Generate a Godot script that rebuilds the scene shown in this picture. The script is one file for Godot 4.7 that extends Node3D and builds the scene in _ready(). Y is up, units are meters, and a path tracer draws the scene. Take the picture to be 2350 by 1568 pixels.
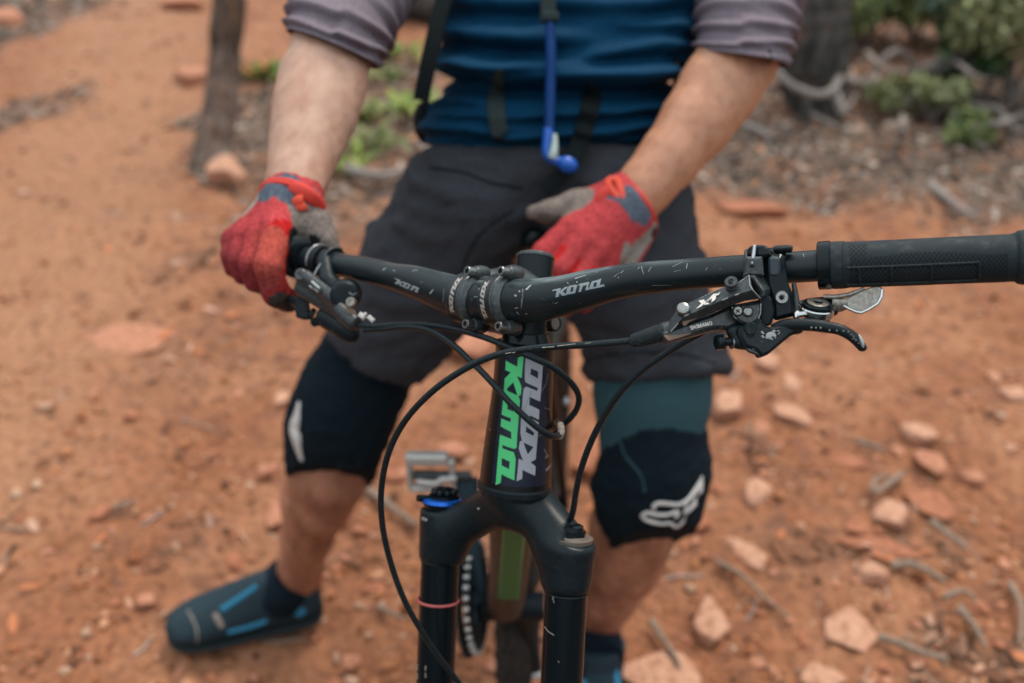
extends Node3D

# A working view of 2350 x 1568 units, 2286.7 units to one metre at one metre (a 35 mm lens).
const F := 2286.7
const LINEAR := 0.4545
var eye := Transform3D(Basis(Vector3.RIGHT, deg_to_rad(-31.0)), Vector3(0, 1.41, 0))
var rng := RandomNumberGenerator.new()
var M := {}
var bump := FastNoiseLite.new()
var warp := FastNoiseLite.new()


class Shape:
	var v := PackedVector3Array()
	var t := PackedVector2Array()
	var c := PackedColorArray()
	var ix := PackedInt32Array()
	var n := PackedVector3Array()
	var welds := PackedInt32Array()
	var tint := Color.WHITE

	func add(p: Vector3, uv := Vector2.ZERO) -> int:
		v.append(p)
		t.append(uv)
		c.append(tint)
		return v.size() - 1

	func tri(a: int, b: int, d: int) -> void:
		ix.append(a)
		ix.append(d)
		ix.append(b)

	func grid(rows: Array, wrap := false, vs := []) -> void:
		var m: int = rows[0].size()
		var first := v.size()
		var w := m + (1 if wrap else 0)
		for i in rows.size():
			var row: PackedVector3Array = rows[i]
			var along: float = vs[i] if vs else float(i) / maxf(rows.size() - 1, 1)
			for j in w:
				add(row[j % m], Vector2(along, float(j) / (w - 1)))
			if wrap:
				welds.append(first + i * w)
				welds.append(first + i * w + m)
		for i in rows.size() - 1:
			for j in w - 1:
				var a := first + i * w + j
				tri(a, a + 1, a + w)
				tri(a + 1, a + w + 1, a + w)

	func fan(ring: PackedVector3Array, flip := false) -> void:
		var mid := Vector3.ZERO
		for p in ring:
			mid += p
		var o := add(mid / ring.size(), Vector2(0.5, 0.5))
		var f := v.size()
		for p in ring:
			add(p)
		for j in ring.size():
			var k := (j + 1) % ring.size()
			if flip:
				tri(o, f + k, f + j)
			else:
				tri(o, f + j, f + k)

	# a tube along a path; r is one radius or one for each point
	func tube(path: Array, r, sides := 12, caps := true, flat := 1.0, up := Vector3.ZERO) -> void:
		var rows := []
		var a := Vector3.ZERO
		for i in path.size():
			var d: Vector3 = (path[mini(i + 1, path.size() - 1)] - path[maxi(i - 1, 0)]).normalized()
			if up != Vector3.ZERO:
				a = up
			elif i == 0:
				a = Vector3.UP if absf(d.y) < 0.9 else Vector3.RIGHT
			a = (a - d * a.dot(d)).normalized()
			var b := d.cross(a)
			var rad: float = r[i] if r is Array else r
			var row := PackedVector3Array()
			for j in sides:
				var w := TAU * j / sides
				row.append(path[i] + a * (cos(w) * rad * flat) + b * (sin(w) * rad))
			rows.append(row)
		grid(rows, true)
		if caps:
			fan(rows[0], true)
			fan(rows[-1])

	# turned shape: profile of (height along axis, radius); each step keeps its own edge unless smooth
	func lathe(profile: Array, o: Vector3, axis: Vector3, sides := 28, smooth := false, caps := true) -> void:
		if profile[0][0] > profile[-1][0]:
			profile = profile.duplicate()
			profile.reverse()
		var z := axis.normalized()
		var x := z.cross(Vector3(0.31, 0.2, 0.93)).normalized()
		var y := z.cross(x)
		var rows := []
		for p in profile:
			var row := PackedVector3Array()
			for j in sides:
				var w := TAU * j / sides
				row.append(o + z * p[0] + (x * cos(w) + y * sin(w)) * p[1])
			rows.append(row)
		if smooth:
			grid(rows, true)
		else:
			for i in rows.size() - 1:
				grid([rows[i], rows[i + 1]], true)
		if caps and profile[0][1] > 0.0002:
			fan(rows[0], true)
		if caps and profile[-1][1] > 0.0002:
			fan(rows[-1])

	# a plate cut to a polygon in the xy plane of a frame, its front at z = 0, edges bevelled
	func slab(poly: PackedVector2Array, f: Transform3D, thick: float, bevel := 0.0006) -> void:
		if Geometry2D.is_polygon_clockwise(poly):
			poly.reverse()
		var m := poly.size()
		var inner := PackedVector2Array()
		for i in m:
			var p := poly[i]
			var d1 := (p - poly[(i + m - 1) % m]).normalized()
			var d2 := (poly[(i + 1) % m] - p).normalized()
			var n1 := Vector2(-d1.y, d1.x)
			var n2 := Vector2(-d2.y, d2.x)
			inner.append(p + (n1 + n2) / maxf(1.0 + n1.dot(n2), 0.5) * bevel)
		var rings := []
		for k in 4:
			var row := PackedVector3Array()
			var src := inner if k == 0 or k == 3 else poly
			var z := [0.0, -bevel, -thick + bevel, -thick]
			for p in src:
				row.append(f * Vector3(p.x, p.y, z[k]))
			rings.append(row)
		for k in 3:
			for i in m:
				var j := (i + 1) % m
				var a := add(rings[k][i])
				add(rings[k][j])
				add(rings[k + 1][i])
				add(rings[k + 1][j])
				tri(a, a + 2, a + 1)
				tri(a + 1, a + 2, a + 3)
		for k in [0, 3]:
			var tr := Geometry2D.triangulate_polygon(inner)
			var first := v.size()
			for i in m:
				add(rings[k][i], poly[i])
			for i in range(0, tr.size(), 3):
				if k == 0:
					tri(first + tr[i], first + tr[i + 1], first + tr[i + 2])
				else:
					tri(first + tr[i], first + tr[i + 2], first + tr[i + 1])

	func box(f: Transform3D, s: Vector3, bevel := 0.001) -> void:
		var h := s / 2
		slab(PackedVector2Array([Vector2(-h.x, -h.y), Vector2(h.x, -h.y), Vector2(h.x, h.y), Vector2(-h.x, h.y)]), f * Transform3D(Basis(), Vector3(0, 0, h.z)), s.z, bevel)

	func ball(o: Vector3, b: Basis, sides := 16) -> void:
		var rows := []
		for i in sides / 2 + 1:
			var a := PI * i / (sides / 2)
			var row := PackedVector3Array()
			for j in sides:
				var w := TAU * j / sides
				row.append(o + b * Vector3(sin(a) * cos(w), cos(a), sin(a) * sin(w)))
			rows.append(row)
		grid(rows, true)

	func shade() -> void:
		n.resize(v.size())
		n.fill(Vector3.ZERO)
		for i in range(0, ix.size(), 3):
			var a := ix[i]
			var b := ix[i + 1]
			var d := ix[i + 2]
			var w := (v[d] - v[a]).cross(v[b] - v[a])
			n[a] += w
			n[b] += w
			n[d] += w
		for i in range(0, welds.size(), 2):
			var w := n[welds[i]] + n[welds[i + 1]]
			n[welds[i]] = w
			n[welds[i + 1]] = w
		for i in n.size():
			n[i] = n[i].normalized() if n[i].length_squared() > 1e-24 else Vector3.UP

	func push(by: Callable) -> void:
		shade()
		for i in v.size():
			v[i] += n[i] * by.call(v[i], n[i])

	func paint(by: Callable) -> void:
		shade()
		for i in v.size():
			c[i] = by.call(v[i], n[i])

	func mesh() -> ArrayMesh:
		shade()
		var arrays := []
		arrays.resize(Mesh.ARRAY_MAX)
		arrays[Mesh.ARRAY_VERTEX] = v
		arrays[Mesh.ARRAY_NORMAL] = n
		arrays[Mesh.ARRAY_TEX_UV] = t
		arrays[Mesh.ARRAY_COLOR] = c
		arrays[Mesh.ARRAY_INDEX] = ix
		var out := ArrayMesh.new()
		out.add_surface_from_arrays(Mesh.PRIMITIVE_TRIANGLES, arrays)
		return out


# rounded solids joined with a smooth minimum, meshed as surface nets
class Field:
	var prims := []
	var cuts := []

	func cap(a: Vector3, b: Vector3, ra: float, rb: float, k := 0.02) -> void:
		prims.append([0, a, b, ra, rb, k])

	func chain(points: Array, k := 0.02) -> void:
		for i in points.size() - 1:
			cap(points[i][0], points[i + 1][0], points[i][1], points[i + 1][1], k)

	func ell(o: Vector3, b: Basis, r: Vector3, k := 0.02) -> void:
		prims.append([1, o, b.transposed(), r, maxf(r.x, maxf(r.y, r.z)), k])

	func cyl(a: Vector3, b: Vector3, ra: float, rb: float, k := 0.01, edge := 0.002) -> void:
		prims.append([2, a, b, ra, rb, k, edge])

	func build(cell: float) -> Shape:
		var lo := Vector3.INF
		var hi := -Vector3.INF
		for p in prims:
			var r: float = maxf(p[4], p[3] if p[0] != 1 else 0.0)
			var e: Vector3 = p[2] if p[0] != 1 else p[1]
			lo = lo.min(p[1] - Vector3.ONE * r).min(e - Vector3.ONE * r)
			hi = hi.max(p[1] + Vector3.ONE * r).max(e + Vector3.ONE * r)
		lo -= Vector3.ONE * cell * 3.0
		var nx := int((hi.x - lo.x) / cell) + 4
		var ny := int((hi.y - lo.y) / cell) + 4
		var nz := int((hi.z - lo.z) / cell) + 4
		var f := PackedFloat32Array()
		f.resize(nx * ny * nz)
		f.fill(9.0)
		for p in prims:
			var kind: int = p[0]
			var k: float = p[5]
			var a: Vector3 = p[1]
			var r: float = maxf(p[4], p[3] if kind != 1 else 0.0) + cell * 2.5 + k * 0.5
			var e: Vector3 = p[2] if kind != 1 else a
			var l := ((a.min(e) - Vector3.ONE * r - lo) / cell).floor().max(Vector3.ZERO)
			var h := ((a.max(e) + Vector3.ONE * r - lo) / cell).ceil().min(Vector3(nx - 1, ny - 1, nz - 1))
			var ba := e - a
			var len2 := maxf(ba.length_squared(), 1e-9)
			var inv: Basis = p[2] if kind == 1 else Basis()
			var rad: Vector3 = p[3] if kind == 1 else Vector3.ONE
			var ra: float = p[3] if kind != 1 else 0.0
			var rb: float = p[4]
			var small := minf(rad.x, minf(rad.y, rad.z))
			var edge: float = p[6] if kind == 2 else 0.0
			var blen := sqrt(len2)
			for z in range(int(l.z), int(h.z) + 1):
				for y in range(int(l.y), int(h.y) + 1):
					var q := lo + Vector3(l.x, y, z) * cell
					var at := (z * ny + y) * nx + int(l.x)
					for x in range(int(l.x), int(h.x) + 1):
						var d: float
						var w := q - a
						if kind == 0:
							var s := clampf(w.dot(ba) / len2, 0.0, 1.0)
							d = (w - ba * s).length() - ra - (rb - ra) * s
						elif kind == 1:
							var u := inv * w
							u /= rad
							d = (u.length() - 1.0) * small
						else:
							var s := w.dot(ba) / len2
							var out := absf(s - 0.5) * blen - blen * 0.5 + edge
							var side := (w - ba * s).length() - lerpf(ra, rb, clampf(s, 0.0, 1.0)) + edge
							d = minf(maxf(out, side), 0.0) + Vector2(maxf(out, 0.0), maxf(side, 0.0)).length() - edge
						var old := f[at]
						var g := k - absf(old - d)
						f[at] = minf(old, d) - (g * g / (4.0 * k) if g > 0.0 else 0.0)
						at += 1
						q.x += cell
		for cut in cuts:
			var o: Vector3 = cut[0]
			var nn: Vector3 = cut[1]
			var reach: float = cut[2]
			var l := ((o - Vector3.ONE * reach - lo) / cell).floor().max(Vector3.ZERO)
			var h := ((o + Vector3.ONE * reach - lo) / cell).ceil().min(Vector3(nx - 1, ny - 1, nz - 1))
			for z in range(int(l.z), int(h.z) + 1):
				for y in range(int(l.y), int(h.y) + 1):
					for x in range(int(l.x), int(h.x) + 1):
						var at := (z * ny + y) * nx + x
						f[at] = maxf(f[at], (lo + Vector3(x, y, z) * cell - o).dot(nn))
		var s := Shape.new()
		var id := PackedInt32Array()
		id.resize(f.size())
		id.fill(-1)
		var step := [0, 1, nx, nx + 1, nx * ny, nx * ny + 1, nx * ny + nx, nx * ny + nx + 1]
		var offs := [Vector3(0, 0, 0), Vector3(1, 0, 0), Vector3(0, 1, 0), Vector3(1, 1, 0), Vector3(0, 0, 1), Vector3(1, 0, 1), Vector3(0, 1, 1), Vector3(1, 1, 1)]
		var edges := [[0, 1], [2, 3], [4, 5], [6, 7], [0, 2], [1, 3], [4, 6], [5, 7], [0, 4], [1, 5], [2, 6], [3, 7]]
		var near := cell * 2.0
		for z in nz - 1:
			for y in ny - 1:
				var at := (z * ny + y) * nx
				for x in nx - 1:
					if absf(f[at]) < near:
						var mask := 0
						for q in 8:
							if f[at + step[q]] < 0.0:
								mask |= 1 << q
						if mask != 0 and mask != 255:
							var sum := Vector3.ZERO
							var count := 0
							for e in edges:
								var a: int = e[0]
								var b: int = e[1]
								if ((mask >> a) & 1) != ((mask >> b) & 1):
									var fa := f[at + step[a]]
									var fb := f[at + step[b]]
									sum += offs[a].lerp(offs[b], fa / (fa - fb))
									count += 1
							id[at] = s.add(lo + (Vector3(x, y, z) + sum / count) * cell)
					at += 1
		var sx := 1
		var sy := nx
		var sz := nx * ny
		for z in range(1, nz - 1):
			for y in range(1, ny - 1):
				var at := (z * ny + y) * nx + 1
				for x in range(1, nx - 1):
					if id[at] >= 0:
						var here := f[at] < 0.0
						if here != (f[at + sx] < 0.0):
							_quad(s, id[at], id[at - sy], id[at - sy - sz], id[at - sz], here)
						if here != (f[at + sy] < 0.0):
							_quad(s, id[at], id[at - sz], id[at - sz - sx], id[at - sx], here)
						if here != (f[at + sz] < 0.0):
							_quad(s, id[at], id[at - sx], id[at - sx - sy], id[at - sy], here)
					at += 1
		return s

	func _quad(s: Shape, a: int, b: int, d: int, e: int, flip: bool) -> void:
		if a < 0 or b < 0 or d < 0 or e < 0:
			return
		if flip:
			s.tri(a, b, d)
			s.tri(a, d, e)
		else:
			s.tri(a, d, b)
			s.tri(a, e, d)


# flat print: polygons filled into an image
class Print:
	var im: Image

	func _init(w: int, h: int, ground: Color) -> void:
		im = Image.create(w, h, false, Image.FORMAT_RGB8)
		im.fill(ground)

	func poly(p: PackedVector2Array, ink: Color) -> void:
		var lo := INF
		var hi := -INF
		for q in p:
			lo = minf(lo, q.y)
			hi = maxf(hi, q.y)
		for y in range(maxi(int(lo), 0), mini(int(hi) + 1, im.get_height())):
			var xs := PackedFloat32Array()
			var yy := y + 0.5
			for i in p.size():
				var a := p[i]
				var b := p[(i + 1) % p.size()]
				if (a.y <= yy) != (b.y <= yy):
					xs.append(a.x + (yy - a.y) / (b.y - a.y) * (b.x - a.x))
			xs.sort()
			for i in range(0, xs.size() - 1, 2):
				var x0 := maxi(roundi(xs[i]), 0)
				var x1 := mini(roundi(xs[i + 1]), im.get_width())
				if x1 > x0:
					im.fill_rect(Rect2i(x0, y, x1 - x0, 1), ink)

	func line(a: Vector2, b: Vector2, w: float, ink: Color) -> void:
		var d := (b - a).normalized().orthogonal() * w * 0.5
		poly(PackedVector2Array([a + d, b + d * 0.6, b - d * 0.6, a - d]), ink)

	func texture() -> ImageTexture:
		return ImageTexture.create_from_image(im)


func at(x: float, y: float, d: float) -> Vector3:
	return eye * Vector3((x - 1175.0) / F * d, (784.0 - y) / F * d, -d)


func view(p: Vector3) -> Vector3:
	var q := eye.affine_inverse() * p
	return Vector3(1175.0 - q.x / q.z * F, 784.0 + q.y / q.z * F, -q.z)


func on_ground(x: float, y: float, lift := 0.0) -> Vector3:
	var r := eye.basis * Vector3((x - 1175.0) / F, (784.0 - y) / F, -1)
	return eye.origin + r * ((lift - eye.origin.y) / r.y)


# a frame at a point of the working view whose xy plane faces the lens, turned by yaw and pitch degrees
func facing(x: float, y: float, d: float, yaw := 0.0, pitch := 0.0) -> Transform3D:
	return Transform3D(eye.basis * Basis.from_euler(Vector3(deg_to_rad(pitch), deg_to_rad(yaw), 0)), at(x, y, d))


# corner points given as (ox + k * a, oy + k * b), laid on the plane of a frame
func trace(f: Transform3D, z: Array, nums: Array) -> PackedVector2Array:
	var out := PackedVector2Array()
	var plane := Plane(f.basis.z, f.origin)
	for i in range(0, nums.size(), 2):
		var q := at(z[0] + z[2] * nums[i], z[1] + z[2] * nums[i + 1], 1.0)
		var p = plane.intersects_ray(eye.origin, q - eye.origin)
		var l: Vector3 = f.affine_inverse() * p
		out.append(Vector2(l.x, l.y))
	return out


func rounded(p: PackedVector2Array, r: float, n := 3) -> PackedVector2Array:
	var out := PackedVector2Array()
	var m := p.size()
	for i in m:
		var a := p[(i + m - 1) % m]
		var b := p[i]
		var c := p[(i + 1) % m]
		var u := b + (a - b).limit_length(minf(r, a.distance_to(b) * 0.45))
		var w := b + (c - b).limit_length(minf(r, c.distance_to(b) * 0.45))
		for k in n + 1:
			var s := float(k) / n
			out.append(u.lerp(b, s).lerp(b.lerp(w, s), s))
	return out


# a smooth curve through rows of numbers; returns rows of the same width
func spline(rows: Array, per := 6) -> Array:
	var out := []
	for i in rows.size() - 1:
		var a: Array = rows[maxi(i - 1, 0)]
		var b: Array = rows[i]
		var c: Array = rows[i + 1]
		var d: Array = rows[mini(i + 2, rows.size() - 1)]
		for k in per:
			var row := []
			for q in b.size():
				row.append(cubic_interpolate(b[q], c[q], a[q], d[q], float(k) / per))
			out.append(row)
	out.append(rows[-1].duplicate())
	return out


# rows of (view x, view y, depth, radius) swept as a tube
func sweep(s: Shape, rows: Array, per := 6, sides := 12, caps := true, flat := 1.0, up := Vector3.ZERO) -> void:
	var path := []
	var rad := []
	for q in spline(rows, per):
		path.append(at(q[0], q[1], q[2]))
		rad.append(q[3])
	s.tube(path, rad, sides, caps, flat, up)


# depth at which the sight line through a point of the view meets a shape
func hit(s: Shape, x: float, y: float, other := 1.0) -> float:
	var d := at(x, y, 1.0) - eye.origin
	var best := INF
	for i in range(0, s.ix.size(), 3):
		var p = Geometry3D.ray_intersects_triangle(eye.origin, d, s.v[s.ix[i]], s.v[s.ix[i + 1]], s.v[s.ix[i + 2]])
		if p != null:
			best = minf(best, view(p).z)
	return best if best < INF else other


# a ribbon or cord lying on a shape: rows of (view x, view y, radius)
func drape(out: Shape, on: Shape, rows: Array, lift: float, flat: float, other: float, per := 4, sides := 8) -> void:
	var path := []
	var rad := []
	for q in spline(rows, per):
		path.append(at(q[0], q[1], hit(on, q[0], q[1], other) - lift))
		rad.append(q[2])
	out.tube(path, rad, sides, true, flat, eye.basis.z)


func numbered(parent: Node, called: String) -> String:
	if not parent.has_node(called):
		return called
	var k := 1
	while parent.has_node("%s_%03d" % [called, k]):
		k += 1
	return "%s_%03d" % [called, k]


func origin_of(node: Node) -> Vector3:
	var p := Vector3.ZERO
	while node != self:
		p += node.position
		node = node.get_parent()
	return p


func tag(o: Node3D, label: String, category: String, group := "") -> Node3D:
	o.set_meta("label", label)
	o.set_meta("category", category)
	if group:
		o.set_meta("group", group)
	return o


func thing(called: String, label: String, category: String, where: Vector3, group := "") -> Node3D:
	var o := Node3D.new()
	o.name = numbered(self, called)
	add_child(o)
	o.position = where
	return tag(o, label, category, group)


func put(called: String, s: Shape, m: Material, parent: Node = self, label := "") -> MeshInstance3D:
	var o := MeshInstance3D.new()
	o.name = numbered(parent, called)
	o.mesh = s.mesh()
	o.material_override = m
	parent.add_child(o)
	o.position = -origin_of(parent)
	if label:
		o.set_meta("label", label)
	return o


func lin(r: float, g: float, b: float) -> Color:
	return Color(r, g, b).linear_to_srgb()


func noise_tex(number: int, freq: float, octaves: int, stops: Array, size := 512, kind := FastNoiseLite.TYPE_SIMPLEX_SMOOTH, normal := 0.0) -> NoiseTexture2D:
	var n := FastNoiseLite.new()
	n.seed = number
	n.noise_type = kind
	n.frequency = freq
	n.fractal_octaves = octaves
	n.cellular_return_type = FastNoiseLite.RETURN_DISTANCE
	var t := NoiseTexture2D.new()
	t.width = size
	t.height = size
	t.seamless = true
	t.noise = n
	if normal > 0.0:
		t.as_normal_map = true
		t.bump_strength = normal
	elif stops:
		var g := Gradient.new()
		g.offsets = PackedFloat32Array(stops.map(func(q): return q[0]))
		g.colors = PackedColorArray(stops.map(func(q): return q[1]))
		t.color_ramp = g
	return t


func mat(called: String, base: Color, rough: float, metal := 0.0) -> StandardMaterial3D:
	var m := StandardMaterial3D.new()
	m.resource_name = called
	m.albedo_color = base
	m.roughness = rough
	m.metallic = maxf(metal, 0.0)
	if metal < 0.0 or metal < 0.1 and base.get_luminance() < 0.2:  # dull dark surfaces
		m.metallic_specular = 0.32
	M[called] = m
	return m


# colour and relief from noise laid over all sides, `per` repeats to the metre
func skin(m: StandardMaterial3D, tex: Texture2D, per: float, relief: Texture2D = null, depth := 0.05, world := true) -> StandardMaterial3D:
	m.albedo_texture = tex
	m.uv1_triplanar = true
	m.uv1_world_triplanar = world
	m.uv1_scale = Vector3.ONE * per
	if relief:
		m.heightmap_enabled = true
		m.heightmap_texture = relief
		m.heightmap_scale = depth
	return m


func _ready() -> void:
	rng.seed = 11
	var cam := Camera3D.new()
	cam.name = "camera"
	add_child(cam)
	cam.transform = eye
	var lens := CameraAttributesPhysical.new()
	lens.frustum_focal_length = 35.0
	lens.frustum_focus_distance = 0.72
	lens.frustum_near = 0.05
	lens.frustum_far = 300.0
	lens.exposure_aperture = 3.6
	cam.attributes = lens
	cam.fov = 37.849
	cam.near = 0.05
	cam.far = 300.0
	var around := WorldEnvironment.new()
	around.name = "air"
	var e := Environment.new()
	var sky := Sky.new()
	var over := ProceduralSkyMaterial.new()
	over.sky_top_color = Color(0.92, 0.97, 1.0)
	over.sky_horizon_color = Color(0.26, 0.29, 0.30)
	over.sky_curve = 0.35
	over.sky_energy_multiplier = 1.28
	over.ground_bottom_color = Color(0.45, 0.3, 0.22)
	over.ground_horizon_color = Color(0.45, 0.38, 0.32)
	sky.sky_material = over
	e.background_mode = Environment.BG_SKY
	e.sky = sky
	e.tonemap_mode = Environment.TONE_MAPPER_LINEAR
	e.tonemap_exposure = 1.0
	e.sdfgi_enabled = true
	e.ssao_enabled = true
	e.ssil_enabled = true
	around.environment = e
	add_child(around)
	var sun := DirectionalLight3D.new()
	sun.name = "veiled_sun"
	sun.light_color = Color(1.0, 0.97, 0.92)
	sun.light_energy = 0.85
	sun.light_angular_distance = 18.0
	sun.shadow_enabled = true
	add_child(sun)
	sun.look_at_from_position(Vector3(1.1, 3.6, -1.9), Vector3.ZERO)

	bump.seed = 5
	bump.frequency = 1.0
	bump.fractal_octaves = 3
	warp.seed = 9
	warp.frequency = 1.0
	warp.fractal_octaves = 4
	materials()
	ground()
	bicycle()
	rider()
	trees()
	stones()
	scatter()


func materials() -> void:
	var black := Color(0.75, 0.95, 1.0)
	var dust := noise_tex(3, 0.03, 5, [[0.0, lin(0.004, 0.008, 0.011)], [0.6, lin(0.006, 0.012, 0.015)], [0.85, lin(0.012, 0.016, 0.018)], [1.0, lin(0.05, 0.045, 0.038)]])
	var grain := noise_tex(4, 0.2, 2, [])
	skin(mat("black_metal", Color.WHITE, 0.42, -0.01), dust, 9.0, grain, 0.003)
	skin(mat("black_rubber", Color.WHITE, 0.62, -0.01), noise_tex(8, 0.05, 4, [[0.0, lin(0.006, 0.012, 0.015)], [0.6, lin(0.012, 0.018, 0.021)], [1.0, lin(0.08, 0.065, 0.05)]]), 12.0, grain, 0.006)
	skin(mat("lever_metal", Color.WHITE, 0.38, 0.25), noise_tex(13, 0.04, 5, [[0.0, lin(0.018, 0.024, 0.028)], [0.55, lin(0.028, 0.034, 0.038)], [0.75, lin(0.07, 0.06, 0.05)], [1.0, lin(0.2, 0.14, 0.1)]]), 14.0, grain, 0.004)
	mat("gloss_black", lin(0.005, 0.009, 0.011), 0.14)
	M.gloss_black.metallic_specular = 0.3
	skin(mat("stem_metal", Color.WHITE, 0.36, 0.35), noise_tex(14, 0.05, 5, [[0.0, lin(0.035, 0.042, 0.046)], [0.6, lin(0.06, 0.068, 0.07)], [0.85, lin(0.11, 0.112, 0.108)], [1.0, lin(0.26, 0.24, 0.21)]]), 9.0, grain, 0.004)
	skin(mat("steel", Color.WHITE, 0.28, 0.9), noise_tex(15, 0.05, 4, [[0.0, lin(0.14, 0.145, 0.145)], [1.0, lin(0.36, 0.35, 0.33)]]), 20.0)
	skin(mat("dull_alloy", Color.WHITE, 0.45, 0.8), noise_tex(16, 0.04, 5, [[0.0, lin(0.14, 0.115, 0.09)], [0.6, lin(0.27, 0.245, 0.215)], [1.0, lin(0.42, 0.39, 0.36)]]), 14.0)
	mat("polished", lin(0.55, 0.55, 0.54), 0.16, 1.0)
	skin(mat("cable", Color.WHITE, 0.34, -0.01), noise_tex(17, 0.06, 5, [[0.0, lin(0.005, 0.010, 0.013)], [0.62, lin(0.009, 0.015, 0.018)], [0.85, lin(0.04, 0.038, 0.035)], [1.0, lin(0.2, 0.16, 0.13)]]), 12.0, grain, 0.006)
	mat("white_print", lin(0.5, 0.5, 0.5), 0.5)
	mat("pale_wear", lin(0.33, 0.34, 0.34), 0.5, 0.3)
	mat("dark_hole", lin(0.004, 0.004, 0.004), 0.7)
	mat("blue_anodised", lin(0.01, 0.12, 0.55), 0.25, 0.5)
	mat("pink_rubber", lin(0.5, 0.1, 0.09), 0.5)
	mat("stanchion_black", lin(0.004, 0.007, 0.009), 0.15)
	M.stanchion_black.metallic_specular = 0.26
	skin(mat("mud_paint", Color.WHITE, 0.55, -0.01), noise_tex(18, 0.03, 5, [[0.0, lin(0.012, 0.012, 0.012)], [0.45, lin(0.06, 0.038, 0.026)], [1.0, lin(0.25, 0.14, 0.09)]]), 7.0)
	mat("green_paint", lin(0.004, 0.17, 0.045), 0.4)
	skin(mat("tyre", Color.WHITE, 0.75, -0.01), noise_tex(19, 0.03, 4, [[0.0, lin(0.012, 0.013, 0.014)], [0.6, lin(0.03, 0.028, 0.026)], [1.0, lin(0.16, 0.1, 0.07)]]), 7.0)
	var weave := noise_tex(20, 0.25, 2, [])
	skin(mat("arm_skin", Color.WHITE, 0.5), noise_tex(21, 0.02, 5, [[0.0, lin(0.36, 0.185, 0.12)], [0.5, lin(0.5, 0.285, 0.2)], [1.0, lin(0.57, 0.35, 0.26)]]), 5.0, grain, 0.006)
	M.arm_skin.subsurf_scatter_enabled = true
	M.arm_skin.subsurf_scatter_strength = 0.1
	M.arm_skin.vertex_color_use_as_albedo = true
	var cloth := func(called: String, a: Color, b: Color, rough: float, per := 6.0, depth := 0.03) -> void:
		var m := skin(mat(called, Color.WHITE, rough), noise_tex(called.hash() % 1000, 0.04, 5, [[0.0, a], [1.0, b]]), per, weave, depth)
		m.metallic_specular = 0.22
	cloth.call("jersey_blue", lin(0.001, 0.026, 0.062), lin(0.002, 0.044, 0.095), 0.8)
	cloth.call("sleeve_mauve", lin(0.12, 0.095, 0.115), lin(0.24, 0.19, 0.215), 0.85, 9.0)
	cloth.call("shorts_grey", lin(0.032, 0.036, 0.043), lin(0.058, 0.057, 0.066), 0.8)
	cloth.call("pad_black", lin(0.004, 0.009, 0.013), lin(0.008, 0.015, 0.021), 0.85)
	cloth.call("liner_teal", lin(0.028, 0.068, 0.078), lin(0.042, 0.092, 0.105), 0.8)
	cloth.call("webbing", lin(0.004, 0.006, 0.007), lin(0.012, 0.016, 0.017), 0.75, 20.0)
	cloth.call("webbing_green", lin(0.02, 0.03, 0.03), lin(0.035, 0.045, 0.045), 0.7, 20.0)
	cloth.call("shoe_grey", lin(0.016, 0.03, 0.038), lin(0.034, 0.05, 0.062), 0.7)
	cloth.call("sock_black", lin(0.005, 0.01, 0.016), lin(0.012, 0.02, 0.03), 0.9, 14.0)
	cloth.call("glove_print", Color(0.78, 0.78, 0.78), Color.WHITE, 0.8, 10.0, 0.05)
	M.glove_print.vertex_color_use_as_albedo = true
	M.glove_print.albedo_texture = noise_tex(61, 0.045, 1, [[0.0, Color(0.74, 0.70, 0.70)], [0.3, Color(0.88, 0.87, 0.87)], [0.55, Color.WHITE]], 512, FastNoiseLite.TYPE_CELLULAR)
	mat("cuff_red", lin(0.6, 0.035, 0.022), 0.7)
	mat("cuff_orange", lin(0.68, 0.06, 0.025), 0.7)
	mat("shoe_blue", lin(0.012, 0.19, 0.33), 0.6)
	mat("hose_blue", lin(0.001, 0.034, 0.15), 0.45)
	mat("valve_blue", lin(0.001, 0.075, 0.38), 0.35)
	mat("valve_grey", lin(0.35, 0.42, 0.4), 0.4)
	mat("pedal_alloy", lin(0.5, 0.47, 0.44), 0.4, 0.5)
	mat("logo_white", lin(0.62, 0.56, 0.52), 0.6)
	var stone_tex := noise_tex(31, 0.02, 5, [[0.0, lin(0.28, 0.135, 0.08)], [0.45, lin(0.50, 0.285, 0.195)], [1.0, lin(0.60, 0.385, 0.28)]])
	var rough_tex := noise_tex(32, 0.05, 5, [])
	for q in [["pale_stone", Color(0.98, 0.92, 0.88)], ["pink_stone", Color(0.92, 0.79, 0.72)], ["red_stone", Color(0.84, 0.67, 0.57)]]:
		skin(mat(q[0], q[1], 0.85), stone_tex, 4.0, rough_tex, 0.25)
	skin(mat("bark", Color.WHITE, 0.9), noise_tex(33, 0.03, 5, [[0.15, lin(0.04, 0.03, 0.025)], [0.4, lin(0.17, 0.13, 0.10)], [0.6, lin(0.32, 0.26, 0.22)], [0.75, lin(0.12, 0.085, 0.065)], [0.9, lin(0.40, 0.17, 0.075)]]), 3.0, rough_tex, 1.2)
	M.bark.uv1_scale = Vector3(2.2, 0.5, 2.2)
	M.bark.vertex_color_use_as_albedo = true
	skin(mat("dark_bark", Color.WHITE, 0.9), noise_tex(34, 0.03, 5, [[0.2, lin(0.007, 0.007, 0.007)], [0.4, lin(0.03, 0.028, 0.026)], [0.55, lin(0.10, 0.088, 0.078)], [0.7, lin(0.05, 0.04, 0.035)], [0.85, lin(0.22, 0.12, 0.075)]]), 2.0, rough_tex, 1.5)
	M.dark_bark.uv1_scale = Vector3(1.3, 0.3, 1.3)
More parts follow.
